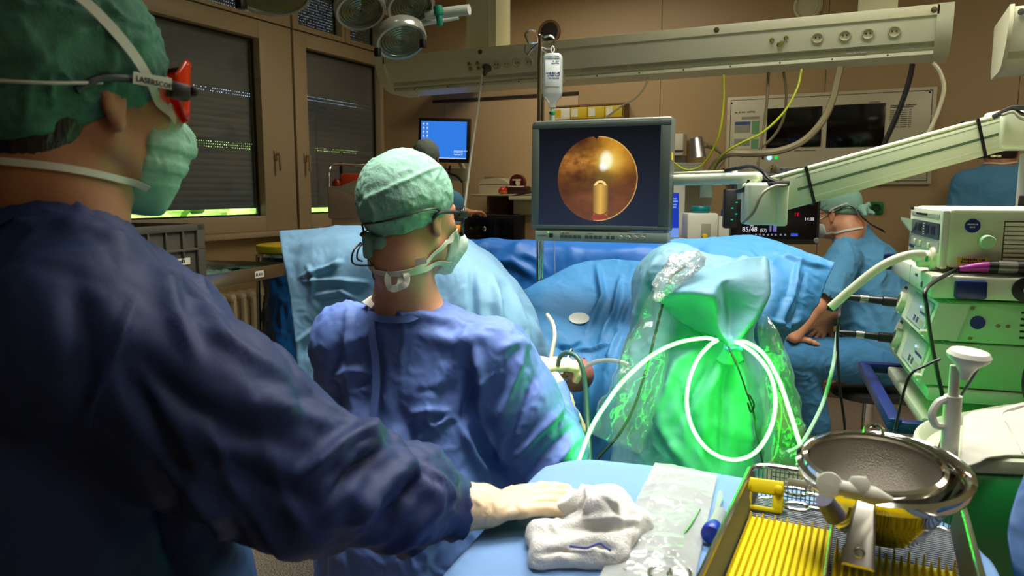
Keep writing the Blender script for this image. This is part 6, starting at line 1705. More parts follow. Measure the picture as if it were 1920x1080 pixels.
for x, f in ((-2.02, .35), (-2.02, .6), (-1.97, .35), (-1.97, .6), (-.47, .45), (-.44, .65), (-.41, .4), (-.43, .6)):
    c = on_face(x, f); part('earth_stud', MB().lathe([(.010, 0), (.010, .004), (.005, .005), (.005, .016), (0, .017)], c, nf, 16), m_brass, t)
part('cord_socket', MB().lathe([(.026, 0), (.026, .010), (.015, .016), (.010, .05), (.006, .055)], on_face(-1.92, .6), nf + Vector((0, 0, -.8)), 20), mat('dark_grey_plastic', (70, 68, 56), rough=0.5), t)
for x in (-1.94, -.71, .16): part('screw', MB().lathe([(.012, 0), (.012, .004), (0, .005)], Vector((x, yB - .006, 2.138)), (0, -1, 0), 16), mat('screw_brass', (120, 104, 70), rough=0.3, metal=0.8), t)
for i in range(12):
    x = xa + .2 + i * .22; part('screw', MB().lathe([(.004, 0), (.004, .002), (0, .003)], Vector((x, yB + .092, 1.986)), (0, -1, 0), 8), m_dark, t)
tl_ = MB()
for k, s_ in enumerate(((3, 3, 4,), (4, 4, 4,), (3, 2, 1, 4,))): tl_.marks(s_, Vector((-.16, yB + .078, 2.022 - .010 * k)), (1, 0, 0), (0, .3, 1), .011)
part('rating_plate', tl_, m_beamd, t)
for x, wd in ((-1.985, .185), (-.05, .155)):
    part('suspension_column', MB().bx((x - wd / 2, yB + .09, 2.155), (x + wd / 2, yB + .26, ZC - .001), .004), m_cream, t)
part('suspension_edge', MB().bx((-1.985 + .045, yB + .086, 2.155), (-1.985 + .0925, yB + .092, ZC - .002)), mat('beam_edge', (226, 222, 186)), t)
# blue strip light under the beam's left end
bl = emit_mat('blue_strip', (70, 130, 235), 1.3)
t = thing('strip_light', 'short blue strip light under the left end of the supply beam', 'strip light', PY(838, 167, 5.2))
a_, b__ = PY(788, 168, 5.2), PY(873, 165, 5.2)
part('tube', MB().cyl(a_, b__, .012), bl, t); part('end_hook', MB().tube([b__, b__ + RT * .03 - UP * .005, b__ + RT * .05 + UP * .015, b__ + RT * .05 + FW * .24 + UP * .02], .008), m_black, t)
part('rail', MB().bx((a_.x, 5.2, a_.z + .012), (b__.x, 5.468, a_.z + .03), .003), m_beamd, t)
# second beam end at the far right
t = thing('supply_beam', 'cream supply beam end at the upper right edge of the room', 'supply beam', PY(1960, 30, 2.9), None)
pa = PY(1893, 22, 2.9)
part('beam_body', MB().prism([Vector((pa.x + .012, 2.9 + y, pa.z - 2.14 + z)) for y, z in prof], (1.2, 0, 0)), m_beam, t)
part('end_cap', MB().prism([Vector((pa.x, 2.9 + y, pa.z - 2.14 + z)) for y, z in endp], (.012, 0, 0)), m_cream, t)
part('suspension_column', MB().bx((pa.x + .5, 2.98, pa.z + .02), (pa.x + .65, 3.15, ZC - .001)), m_cream, t)
part('screw', MB().lathe([(.010, 0), (.010, .004), (0, .005)], Vector((pa.x + .03, 2.893, pa.z - .005)), (0, -1, 0), 14), m_dark, t)

# ---- cords hanging from the beam
def BY(px, py, y=3.72): return PY(px, py, y)
m_yg = mat('cord_yellow_green', (176, 186, 30), rough=0.45)
m_grey = mat('hose_grey_beige', (136, 124, 92), rough=0.55)
m_pale = mat('hose_pale', (178, 172, 140), rough=0.45)
g_ = 'cords hanging from the supply beam'
cable('cord', [BY(906, 118, 3.64), BY(903, 145, 3.60), BY(895, 210, 3.5), BY(882, 300, 3.4), BY(872, 380, 3.3), BY(862, 440, 3.25)], .006, m_tape, 'thin white pull cord hanging left of the infusion pole', 'cord')
cable('cord', [BY(1357, 140), BY(1357, 190), BY(1350, 245), BY(1338, 278, 3.75), BY(1325, 300, 3.78), BY(1310, 314, 3.8), BY(1285, 318, 3.8), BY(1256, 300, 3.8)], .0055, m_yg, 'yellow green cord hanging straight down beside the silver lamp', 'cord', g_)
cable('cord', [BY(1503, 130), BY(1495, 165, 3.68), BY(1470, 210, 3.66), BY(1430, 248, 3.64), BY(1390, 268, 3.64), BY(1362, 285, 3.66), BY(1340, 310, 3.75), BY(1330, 345, 3.8)], .0055, m_yg, 'yellow cord swinging across the left dark wall screen', 'cord', g_)
cable('cord', [BY(1441, 135, 3.78), BY(1438, 190, 3.8), BY(1432, 240, 3.82), BY(1424, 290, 3.84), BY(1420, 318, 3.85)], .007, m_grey, 'straight grey cord hanging before the left dark wall screen', 'cord', g_)
cable('cord', [BY(1469, 135, 3.76), BY(1474, 170, 3.8), BY(1471, 215, 3.86), BY(1455, 250, 3.9), BY(1430, 275, 3.92), BY(1410, 288, 3.92), BY(1390, 293, 3.92)], .0065, m_grey, 'curved grey cord hanging before the left dark wall screen', 'cord', g_)
cable('hose', [BY(1576, 125), BY(1570, 150), BY(1560, 190), BY(1540, 230), BY(1505, 265), BY(1460, 283), BY(1410, 288), BY(1370, 288), BY(1345, 302, 3.8), BY(1328, 330, 3.85), BY(1322, 345, 3.9)], .016, m_grey, 'thick ribbed grey hose curving from the beam to the lamp stand', 'hose', g_)
cable('hose', [BY(1711, 120), BY(1705, 150), BY(1692, 190), BY(1676, 230), BY(1660, 265), BY(1650, 290), BY(1640, 330)], .011, m_black, 'glossy black hose hanging before the right dark wall screen', 'hose', g_)
cable('hose', [BY(1749, 118), BY(1762, 135), BY(1770, 165), BY(1762, 200), BY(1748, 235), BY(1735, 260), BY(1720, 300)], .009, m_pale, 'pale hose hanging at the right end of the supply beam', 'hose', g_)
cable('cord', [BY(1216, 145), BY(1208, 165), BY(1190, 185), BY(1170, 196), BY(1145, 214), BY(1120, 235)], .005, m_pale, 'thin pale cord running from the beam to behind the monitor', 'cord', g_)

# ---- surgical lamps
m_lampw = mat('lamp_white', (206, 206, 190), rough=0.3, var=0.02)
m_glass = mat('lamp_lens_glass', (112, 114, 84), rough=0.12, metal=0.55, var=0.25, vscale=40, bump=0.4, bscale=60)
def lamp(name, label, cents, nrm, R, hubc, extra):
    t = thing(name, label, 'surgical lamp', hubc)
    u = nrm.cross(UP).normalized()
    hb = Sdf(); 
    for c in cents: hb.c(Vector(c) - nrm * .055, Vector(hubc) - nrm * .06, R * .72, R * .55, .05)
    for c in cents: hb.p.append(('+', ('c', A3(Vector(c) - nrm * .075), A3(Vector(c) - nrm * .045), R * .82, R * .98, .03)))
    for c in cents: hb.h(Vector(c) - nrm * .006, nrm, .006)
    V, Q = hb.mesh(.008); np_obj('housing', V, Q, m_lampw, t)
    for c in cents:
        c = Vector(c)
        part('rim', MB().lathe([(R * .86, -.004), (R * .88, .008), (R * .98, .009), (R * 1.03, .0), (R * 1.02, -.03), (R * .97, -.036)], c, nrm, 48), mat('lamp_rim', (176, 178, 164), rough=0.2, metal=0.6), t)
        g = MB(); pr = []
        for k in range(15): pr += [(R * .86 * (1 - k / 15), .004 - .002 * (k % 2) - .006 * (1 - k / 15))]
        part('lens', g.lathe(pr + [(0, -.002)], c, nrm, 48), m_glass, t)
    return t
nL = (UP * -.80 + (CAM - P(752, 78, 2.7)).normalized() * .52 + RT * .22).normalized()
t = lamp('surgical_lamp', 'white surgical lamp with three round lenses and a green handle', [P(752, 76, 2.70), P(770, 12, 2.86), P(676, 20, 2.74)], nL, .092, P(742, 12, 2.84), None)
hc = P(822, 22, 2.80)
part('handle', MB().lathe([(0, -.02), (.017, -.02), (.019, .005), (.017, .012), (.012, .016), (.012, .048), (.009, .052), (0, .053)], hc, UP * -1 + RT * .12, 24), mat('handle_green', (10, 120, 88), rough=0.35), t, 'green sterile handle')
part('grip_arm', MB().cyl(P(800, 28, 2.92), P(880, 18, 2.86), .020), m_lampw, t)
part('grip_arm', MB().cyl(P(790, 45, 2.95), P(860, 32, 2.95), .010), m_lampw, t)
part('clip', MB().box(Vector(P(708, 98, 2.66)), (.02, .02, .03), .003), m_black, t)
part('clip', MB().box(Vector(P(793, 82, 2.70)), (.02, .02, .03), .003), m_black, t)
hub2 = P(742, 12, 2.84) - nL * .12
part('yoke', MB().tube([hub2, hub2 + UP * .12, hub2 + UP * .3 + RT * .1, Vector((hub2.x + .1, hub2.y, ZC))], .022), m_lampw, t)
n2 = (UP * -.92 + (CAM - P(510, 0, 2.6)).normalized() * .34).normalized()
c2_ = P(508, -14, 2.62)
t = thing('surgical_lamp', 'white surgical lamp rim at the top left before the window', 'surgical lamp', c2_)
part('housing', MB().lathe([(0, -.09), (.08, -.085), (.125, -.05), (.138, -.01), (.138, .0), (.132, .004)], c2_, n2, 56), m_lampw, t)
part('rim', MB().lathe([(.120, .002), (.124, .010), (.136, .010), (.141, .002), (.140, -.012), (.136, -.016)], c2_, n2, 56), mat('lamp_rim', (176, 178, 164)), t)
part('lens', MB().lathe([(.122, .003), (.09, .0), (.05, .003), (0, 0)], c2_, n2, 56), m_glass, t)
part('clip', MB().box(Vector(P(452, 8, 2.52)), (.03, .03, .03), .004), m_black, t)
part('yoke', MB().tube([c2_ - n2 * .09, c2_ + UP * .2, Vector((c2_.x + .1, c2_.y + .05, ZC))], .022), m_lampw, t)

# ---- infusion pole and bottle
pt = P(1012, 74, 2.62)
t = thing('infusion_pole', 'chrome infusion pole with hooks behind the endoscopy monitor', 'infusion pole', (pt.x, pt.y, 0))
part('pole', MB().cyl((pt.x, pt.y, .04), (pt.x, pt.y, pt.z + .01), .0085).lathe([(.011, 0), (.012, .006), (0, .01)], (pt.x, pt.y, pt.z + .008), UP, 14), m_chrome, t)
for k, an in enumerate((178, 2, 150, 28)):
    h = heading(an); z = -.006 - .02 * (k % 2); a_ = pt + UP * (z - .002)
    q_ = [a_, a_ + h * .035 - UP * .004, a_ + h * .046 + UP * .012, a_ + h * .050 + UP * .028, a_ + h * .036 + UP * .040, a_ + h * .014 + UP * .036] if k < 2 else [a_, a_ + h * .03 - UP * .02, a_ + h * .046 - UP * .036, a_ + h * .058 - UP * .024, a_ + h * .056 - UP * .006]
    part('hook', MB().tube(q_, .0042), m_chrome, t)
part('sleeve', MB().cyl((pt.x + RT.x * .012, pt.y + RT.y * .012, .5), (pt.x + RT.x * .012, pt.y + RT.y * .012, pt.z - .20), .006), m_steel, t)
for k in range(5):
    an = R_(72 * k); part('base_leg', MB().loft([(pt.x, pt.y, .06), (pt.x + .26 * math.cos(an), pt.y + .26 * math.sin(an), .045)], [.016, .010], 10), m_steel, t)
    part('castor', MB().cyl((pt.x + .26 * math.cos(an), pt.y + .26 * math.sin(an) - .01, .024), (pt.x + .26 * math.cos(an), pt.y + .26 * math.sin(an) + .01, .024), .024), m_black, t)
bt = P(1036, 100, 2.56)
t = thing('infusion_bottle', 'clear infusion bottle hanging upside down with a white label', 'infusion bottle', bt - UP * .17)
m_ivb = clear_mat('bottle_plastic', fac=0.08, rough=0.25, body=0.55, base=(196, 206, 198))
MBt = frame(bt, RT)
def bottle(mb, k=1.0, top=0.0, bot=-.186):
    ring_ = [(.010, 0), (.026, -.002), (.033, -.010), (.035, -.02), (.035, -.130), (.032, -.145), (.018, -.162), (.013, -.168), (.013, -.182), (0, -.183)]
    n = 28; V = []
    for r, z in ring_:
        for i in range(n):
            a = 2 * math.pi * i / n; c_, s_ = math.cos(a), math.sin(a); e_ = .6
            V.append((r * k * math.copysign(abs(c_) ** e_, c_), r * .62 * k * math.copysign(abs(s_) ** e_, s_), z))
    mb.add(V, [(a * n + i, a * n + (i + 1) % n, (a + 1) * n + (i + 1) % n, (a + 1) * n + i) for a in range(len(ring_) - 1) for i in range(n)]); mb.add(V[:n], [tuple(range(n))])
mb = MB(MBt); bottle(mb); part('bottle', mb, m_ivb, t)
part('label', MB(MBt).box((-.001, -.0228, -.07), (.050, .001, .088), .0004), mat('label_white', (206, 210, 206), rough=0.5), t)
lt = MB(MBt)
lt.text('E 153', (.0255, -.0238, -.066), (-1, 0, 0), (0, 0, -1), .0165)
for z, s_ in ((-.040, (12,)), (-.048, (4, 2,)), (-.055, (8,)), (-.034, (5, 7,)), (-.088, (3, 3, 5,)), (-.096, (4, 4, 2,)), (-.104, (7, 3,)), ): lt.marks(s_, (.022, -.0238, z + .02), (-1, 0, 0), (0, 0, -1), .0062)
part('label_print', lt, mat('print_blue', (64, 70, 120), rough=0.6), t)
part('hanger', MB(MBt).tube([(0, 0, 0), (-.004, 0, .010), (0, 0, .024), (.006, 0, .012), (.001, 0, 0)], .0022), m_tape, t)
part('drip_chamber', MB(MBt).cyl((0, 0, -.198), (0, 0, -.25), .0085).cyl((0, 0, -.18), (0, 0, -.2), .006), m_tube, t)
for z_ in (-.206, -.236): part('chamber_cap', MB(MBt).lathe([(.0095, 0), (.0105, .004), (.0105, .010), (.006, .012)], (0, 0, z_), (0, 0, 1), 16), mat('cap_bright_green', (20, 140, 84), rough=0.4), t, 'green cap')
part('line', MB(MBt).tube([(0, 0, -.25), (.0, .0, -.32), (.01, .06, -.5), (.02, .1, -.8)], .0022), m_tube, t)

# ---- recessed wall panel with two dark screens
c0 = Vector((-.987, YB, 2.056)); c1 = Vector((.292, YB, 1.45))
m_wpan = mat('wall_panel_white', (206, 200, 172), rough=0.4, var=0.02)
t = thing('wall_console', 'cream wall console with two dark screens behind the slanting arm', 'wall console', ((c0.x + c1.x) / 2, YB, c1.z))
part('frame', MB().bx((c0.x, YB - .022, c1.z), (c1.x, YB - .001, c0.z), .006), m_wpan, t)
part('front_plate', MB().bx((c0.x + .028, YB - .026, c1.z + .025), (c1.x - .028, YB - .021, c0.z - .025), .002), mat('wall_panel_plate', (210, 206, 182), rough=0.35), t)
part('plate_gap', MB().bx((c0.x + .024, YB - .0225, c1.z + .021), (c1.x - .024, YB - .0215, c0.z - .021)), m_dark, t)
m_scr = mat('screen_off', (8, 8, 10), rough=0.12, var=0.0)
part('screen', MB().bx((-.716, YB - .030, 1.702), (-.368, YB - .025, 1.966), .001), m_scr, t); part('screen', MB().bx((-.336, YB - .030, 1.694), (.008, YB - .025, 1.968), .001), m_scr, t)
m_g1, m_g2, m_b1, m_pp = mat('notice_green', (116, 176, 124), rough=0.6), mat('notice_grey', (160, 164, 150), rough=0.6), mat('notice_blue', (70, 108, 168), rough=0.6), mat('notice_paper', (226, 224, 206), rough=0.6)
yq = YB - .0272
def note(x0_, x1_, z0_, z1_, m_): part('notice', MB().bx((x0_, yq, z0_), (x1_, YB - .025, z1_)), m_, t)
note(-.935, -.76, 1.70, 1.93, m_pp)
yq = YB - .0282
for q in ((-.885, -.765, 1.90, 1.918, m_g2), (-.93, -.825, 1.862, 1.886, m_b1), (-.815, -.765, 1.80, 1.888, m_g1), (-.93, -.825, 1.81, 1.86, m_g2), (-.93, -.825, 1.72, 1.77, m_g2), (-.815, -.765, 1.70, 1.765, m_g1)): note(*q)
tx = MB()
tx.marks((2, 1, 3, 6,), Vector((-.93, YB - .0275, 1.945)), (1, 0, 0), (0, 0, 1), .016); tx.marks((9,), Vector((-.92, YB - .029, 1.868)), (1, 0, 0), (0, 0, 1), .014)
tx.marks((8, 3, 9,), Vector((.035, YB - .0275, 1.945)), (1, 0, 0), (0, 0, 1), .012)
tx.bx((.035, YB - .0282, 1.935), (.165, YB - .0262, 1.940))
for k in range(9): tx.marks((5, 4, 8, 3,), Vector((.035, YB - .0275, 1.915 - .013 * k)), (1, 0, 0), (0, 0, 1), .0095)
tx.marks((8,), Vector((-.09, YB - .0275, 1.972)), (1, 0, 0), (0, 0, 1), .014); tx.marks((8, 15,), Vector((-.53, YB - .0275, 1.676)), (1, 0, 0), (0, 0, 1), .010)
part('lettering', tx, mat('print_grey', (96, 92, 80), rough=0.6), t)
def button(x, z, m_, r=.013): part('button', MB().lathe([(r * 1.25, 0), (r * 1.25, .004), (r, .005), (0, .006)], Vector((x, YB - .026, z)), (0, -1, 0), 20), m_, t)
button(-.690, 1.636, emit_mat('led_blue_white', (150, 200, 255), 2.2)); button(-.645, 1.635, emit_mat('led_green2', (40, 230, 90), 0.9), .010)
part('switch', MB().box((-.733, YB - .027, 1.636), (.014, .004, .018), .001), m_black, t)
kb = part('keyboard', MB().box((-.42, YB - .032, 1.525), (.40, .012, .085), .003), mat('keyboard_frame', (176, 184, 184), rough=0.5), t)
for r_ in range(4):
    for k in range(16): part('key', MB().box((-.608 + .024 * k, YB - .0395, 1.555 - .021 * r_), (.020, .004, .016), .001), mat('key_grey_blue', (150, 164, 176), rough=0.5) if (r_ + k) % 7 else mat('key_blue', (90, 120, 160), rough=0.5), kb)
part('lock', MB().box((-.665, YB - .04, 1.555), (.03, .03, .06), .01), m_chrome, t); part('lock', MB().box((-.655, YB - .035, 1.51), (.035, .02, .05), .004), m_grey, t)
for x, z in ((-.955, 2.015), (.25, 2.02)): part('screw', MB().lathe([(.006, 0), (.006, .003), (0, .004)], Vector((x, YB - .026, z)), (0, -1, 0), 10), m_dark, t)

# ---- silver gooseneck lamp
lp_ = P(1305, 258, 3.75)
t = thing('gooseneck_lamp', 'silver cone gooseneck lamp left of the wall console', 'lamp', lp_ - UP * .1)
dn = (UP * -1 + RT * .12).normalized()
part('shade', MB().lathe([(0, 0), (.026, .002), (.031, .008), (.040, .098), (.043, .104), (.040, .104), (.034, .092), (.0, .05)], lp_ + UP * .005, dn, 32), mat('lamp_silver', (170, 168, 160), rough=0.32, metal=0.9), t)
part('gooseneck', MB().tube([lp_ + dn * .035 + RT * .036, P(1336, 276, 3.8), P(1350, 285, 3.82), P(1358, 297, 3.84), P(1345, 315, 3.86), P(1325, 340, 3.9), P(1318, 365, 3.95)], [.016, .012, .010, .010, .010, .012, .014]), m_grey, t)
part('wire_loop', MB().tube([lp_ + dn * .10 + RT * .03, lp_ + dn * .128 + RT * .028, lp_ + dn * .130 + RT * .038, lp_ + dn * .10 + RT * .042], .002), m_steel, t)

# ---- anaesthesia workstation
aO = P(1255, 455, 4.0); MAn = frame(Vector((aO.x, aO.y, 0)), RT * .985 + FW * -.17)
def zat(py, d=3.95): return P(1300, py, d).z
m_an = mat('anaesthesia_white', (206, 206, 186), rough=0.4, var=0.02)
t = thing('anaesthesia_machine', 'cream anaesthesia machine behind the endoscopy monitor, blue screen at its edge', 'anaesthesia machine', MAn.translation)
part('cabinet', MB(MAn).bx((-.12, .05, .12), (.34, .5, zat(452)), .012), m_an, t)
part('back_column', MB(MAn).bx((.08, .20, zat(452)), (.235, .46, zat(346)), .008), m_an, t)
part('top_shelf', MB(MAn).bx((-.14, .0, zat(348)), (.26, .48, zat(342)), .004), m_an, t)
part('screen_frame', MB(MAn).bx((-.22, -.01, zat(470)), (.075, .03, zat(347)), .006), m_an, t)
sc2 = part('screen', MB(MAn).poly([(-.20, -.0112, zat(446)), (.048, -.0112, zat(446)), (.043, -.0112, zat(362)), (-.20, -.0112, zat(362))]), emit_mat('screen_deep_blue', (34, 66, 190), 0.9), t, 'blue screen')
sl = MB(MAn)
for z_, wd in ((374, .02), (379, .025), (385, .02), (390, .018)): sl.bx((.012, -.0125, zat(z_)), (.012 + wd, -.0115, zat(z_) + .008))
for z_ in (400, 408, 414, 420): sl.bx((-.01, -.0125, zat(z_)), (.012, -.0115, zat(z_) + .004))
sl.bx((-.2, -.0122, zat(446)), (.047, -.0114, zat(428)))
part('screen_readings', sl, emit_mat('screen_pale_blue', (120, 160, 236), 0.9), sc2)
for k in range(4): part('castor', MB(MAn).cyl((-.06 + .33 * (k % 2), .10 + .33 * (k // 2), .06), (-.03 + .33 * (k % 2), .10 + .33 * (k // 2), .06), .06), m_black, t)
def canister(px, py0, py1, wpx, d, lidm, lab, lidname):
    z0_, z1_ = P(px, py1, d).z, P(px, py0, d).z; c = P(px, (py0 + py1) / 2, d); wd = wpx / FPX * d
    q = thing('canister', lab, 'canister', (c.x, c.y, z0_), 'canisters on the anaesthesia machine')
    part('body', MB(frame(Vector((c.x, c.y, 0)), RT)).bx((-wd / 2, -wd * .4, z0_), (wd / 2, wd * .4, z1_), .012), m_an, q)
    part('lid', MB().lathe([(0, .036), (wd * .27, .036), (wd * .29, .032), (wd * .29, .004), (wd * .27, .0), (0, 0)], (c.x, c.y, z1_ - .001), UP, 28), lidm, q, lidname)
    part('recess', MB(frame(Vector((c.x, c.y, 0)), RT)).box((wd * .10, -wd * .4 - .001, z0_ + .05), (wd * .3, .004, .07), .002), mat('recess_grey', (150, 150, 128), rough=0.5), q)
    part('yellow_tap', MB(frame(Vector((c.x, c.y, 0)), RT)).lathe([(0, .02), (.012, .018), (.014, 0)], (wd * .06, -wd * .4, z0_ + .022), (0, -1, 0), 16), yl, q)
canister(1312, 399, 450, 58, 3.80, mat('lid_teal', (0, 116, 116), rough=0.4), 'cream canister with a teal lid beside the blue edged screen', 'teal lid')
canister(1364, 405, 452, 44, 3.90, mat('lid_blue', (20, 80, 150), rough=0.4), 'cream canister with a blue lid next to the patient monitor', 'blue lid')
bx1 = P(1284, 316, 4.0)
solo('device_box', MB(frame(Vector((bx1.x, bx1.y, 0)), RT)).bx((-.10, 0, zat(341, 4.0)), (.10, .2, zat(305, 4.0)), .006).bx((-.028, -.002, zat(338, 4.0)), (-.022, .0, zat(309, 4.0))), mat('device_grey', (150, 146, 122), rough=0.45), 'grey flat device on the anaesthesia machine top shelf', 'device')
g1 = P(1267, 275, 5.3)
q = thing('glove_box', 'white glove box in a wall holder right of the monitor', 'glove box', g1)
part('box', MB().box(PY(1266, 272, 5.38), (.14, .12, .15), .004), m_pp, q); part('dark_band', MB().bx(PY(1254, 286, 5.318), PY(1281, 281, 5.32) + Vector((0, .002, 0))), mat('print_violet', (70, 60, 80), rough=0.6), q); part('label', MB().bx(PY(1256, 276, 5.317), PY(1262, 262, 5.319)), m_black, q)
part('holder', MB().bx(PY(1256, 310, 5.36), PY(1282, 286, 5.38) + Vector((0, .09, 0)), .004), m_tube, q)

# ---- patient monitor
pO = P(1385, 456, 3.45); MP = frame(pO, RT * .99 - FW * .10); w_, h_ = (1532 - 1385) / FPX * 3.42, (456 - 338) / FPX * 3.45
t = thing('patient_monitor', 'black patient monitor showing 85/48 under the slanting arm', 'patient monitor', MP @ Vector((w_ / 2, .03, 0)))
part('case', MB(MP).bx((-.035, 0, -.004), (w_, .06, h_ + .03), .010), m_black, t)
part('screen', MB(MP).bx((.01, -.003, .022), (w_ - .016, .001, h_)), m_scr, t)
def em(sx, s_, x, z, sz, m_, nm='reading'): part(nm, MB(MP).text(s_, (x, -.0042, z), (1, 0, 0), (0, 0, 1), sz), m_, t)
k = 3.43 / FPX
wht = emit_mat('readout_white', (214, 214, 224), 1.0)
em(0, '85/48', (1390 - 1385) * k, (456 - 434) * k, .030, wht); em(0, '(57)', (1422 - 1385) * k, (456 - 434) * k, .020, wht); em(0, '14:38', (1502 - 1385) * k, (456 - 413) * k, .020, wht)
em(0, '18', (1483 - 1385) * k, (456 - 405) * k, .024, emit_mat('readout_red', (200, 30, 50), 1.0)); part('caption', MB(MP).marks((4,), ((1404 - 1385) * k, -.0042, (456 - 424) * k), (1, 0, 0), (0, 0, 1), .008), wht, t)
bb = MB(MP)
for i, (px, c_) in enumerate(((1414, 0), (1421, 0), (1428, 0), (1436, 0), (1443, 0), (1450, 0), (1459, 0), (1467, 0))): bb.bx((px - 1385) * k * Vector((1, 0, 0)) + Vector((0, -.0042, .036)), ((px - 1385) * k + .009) * Vector((1, 0, 0)) + Vector((0, -.0032, .044)))
part('icon_row', bb, emit_mat('readout_grey', (130, 130, 150), 0.8), t)
part('icon_tile', MB(MP).bx(((1479 - 1385) * k, -.0042, .034), ((1492 - 1385) * k, -.0032, .047)), emit_mat('readout_blue', (60, 90, 210), 0.9), t)
part('bar_graph', MB(MP).bx(((1440 - 1385) * k, -.0042, .054), ((1443.5 - 1385) * k, -.0032, .082)).bx(((1447 - 1385) * k, -.0042, .054), ((1453 - 1385) * k, -.0032, .082)), emit_mat('readout_lilac', (120, 120, 190), 0.8), t)
part('navigation_knob', MB(MP).lathe([(0, .008), (.010, .008), (.013, .003), (.014, 0)], (w_ - .014, -.002, .014), (0, -1, 0), 20), mat('knob_grey', (90, 90, 90), rough=0.4), t)
part('stand', MB(MP).bx((w_ * .12, .02, -pO.z + .03), (w_ * .22, .06, .0)).bx((w_ * .0, -.12, -pO.z), (w_ * .4, .16, -pO.z + .03)), m_an, t)
q = MB(MP); q.box((-.05, -.03, .16), (.06, .06, .18), .01); part('module', q, mat('module_dark', (24, 30, 30), rough=0.4), t)
for j in range(4): part('module_light', MB(MP).box((-.046 + .018 * (j % 2), -.0615, .11 + .026 * j), (.010, .002, .006)), emit_mat('led_teal', (40, 180, 150), 0.9), t)
# ================================================================== EQUIPMENT CART AT THE RIGHT
O = P(1772, 512, 1.62)
cu, cv = heading(71), heading(-19)                        # along the front (away), and back into the cart
MC = Matrix((cv, cu, UP)).transposed().to_4x4(); MC.translation = Vector((O.x, O.y, 0))     # local: x into the body, y away along the front, z up
def zc(py, d=1.62, px=1772): return P(px, py, d).z
m_eq = mat('equipment_cream', (204, 208, 172), rough=0.4, var=0.02)
m_eqf = mat('equipment_front', (206, 208, 186), rough=0.4, var=0.02)
m_eqg = mat('equipment_glow_green', (172, 206, 160), rough=0.4, var=0.02)  # green laser glow on the unit sides put into the colour
m_disp = mat('display_slate', (66, 74, 92), rough=0.25, var=0.0)
m_label = mat('panel_grey', (156, 160, 142), rough=0.5)
m_seal = mat('seal_blue', (20, 40, 120), rough=0.45, var=0.0)
m_bump = mat('cart_bumper_blue', (24, 40, 104), rough=0.3, var=0.02)
def seal(mb, x, z, r, y=-.0012):
    n = 36; mb.poly([Vector((x + (r if k % 2 else r * .93) * math.cos(2 * math.pi * k / n), y, z + (r if k % 2 else r * .93) * math.sin(2 * math.pi * k / n))) for k in range(n)])
zs = zc(512); z1 = zc(391); D1, W1 = .50, .40
# --- light source on top
t = thing('light_source', 'cream endoscopy light source with louvred side, topmost on the equipment cart', 'light source', MC @ Vector((.2, .2, zs)))
b = MB(MC); b.bx((.0, .0, zs + .012), (D1, W1, z1), .010); part('housing', b, m_eq, t)
f = MB(MC); f.bx((-.012, .004, zs + .008), (.004, W1 - .004, z1 - .003), .005); fr = part('front_panel', f, m_eqf, t)
def F(y0, y1, za, zb_, m_, nm, lift=.0135, par=None, bev=0.0):
    H = z1 - zs; return part(nm, MB(MC).bx((-lift, y0, zs + za * H), (-.0115, y1, zs + zb_ * H), bev), m_, par or fr)
F(.03, .37, .84, .90, m_label, 'name_strip'); F(.02, .36, .50, .76, m_disp, 'display', .0145); F(.02, .385, .30, .46, m_label, 'switch_strip')
tx = MB(MC); tx.text('OLYMPUS', MC.inverted() @ (MC @ Vector((-.0138, .385, zs + .93 * (z1 - zs)))), (0, -1, 0), (0, 0, 1), .011)
tx.marks((4, 5, 5, 5, 6), Vector((-.0138, .30, zs + .856 * (z1 - zs))), (0, -1, 0), (0, 0, 1), .0085)
part('lettering', tx, m_black, fr)
for k in range(5): part('indicator', MB(MC).box((-.0150, .185, zs + (z1 - zs) * (.54 + .045 * k)), (.002, .012, .003)), mat('indicator_pale', (206, 206, 190), rough=0.4), fr)
for y in (.08, .15, .24, .31): part('display_window', MB(MC).box((-.0150, y, zs + (z1 - zs) * .64), (.001, .045, .018)), mat('display_dark', (34, 32, 44), rough=0.2), fr)
for y in (.12, .22, .29): part('push_button', MB(MC).box((-.0148, y, zs + (z1 - zs) * .37), (.004, .022, .013), .002), m_cream, fr)
for y in (.33, .36): part('air_control', MB(MC).box((-.0140, y, zs + (z1 - zs) * .15), (.003, .008, .014), .003), m_grey, fr)
part('caption_plate', MB(MC).box((-.0135, .345, zs + (z1 - zs) * .26), (.001, .06, .006)), m_bump, fr)
part('handle_edge', MB(MC).prism([Vector((-.012, W1 - .02, zs + .75 * (z1 - zs))), Vector((-.034, W1 - .0, zs + .78 * (z1 - zs))), Vector((-.034, W1 + .0, zs + .72 * (z1 - zs))), Vector((-.012, W1 - .02, zs + .5 * (z1 - zs)))], (0, -.03, 0)), m_eqf, t)
so_ = Vector((-.012, .06, zs + .18 * (z1 - zs)))
part('scope_socket', MB(MC).lathe([(.0, .034), (.018, .034), (.0195, .030), (.0195, .010), (.026, .008), (.028, .0), (0, 0)], so_, (-1, .0, 0), 32), m_cream, t)
part('socket_mark', MB(MC).lathe([(0, .001), (.010, .001), (.010, 0)], so_ + Vector((-.0342, 0, .001)), (-1, 0, 0), 24), mat('mark_green', (10, 160, 80), rough=0.4), t, 'green mark')
part('socket_mark', MB(MC).box(so_ + Vector((-.018, -.0195, .002)), (.006, .002, .014), .001), mat('mark_green', (10, 160, 80)), t)
lv = []
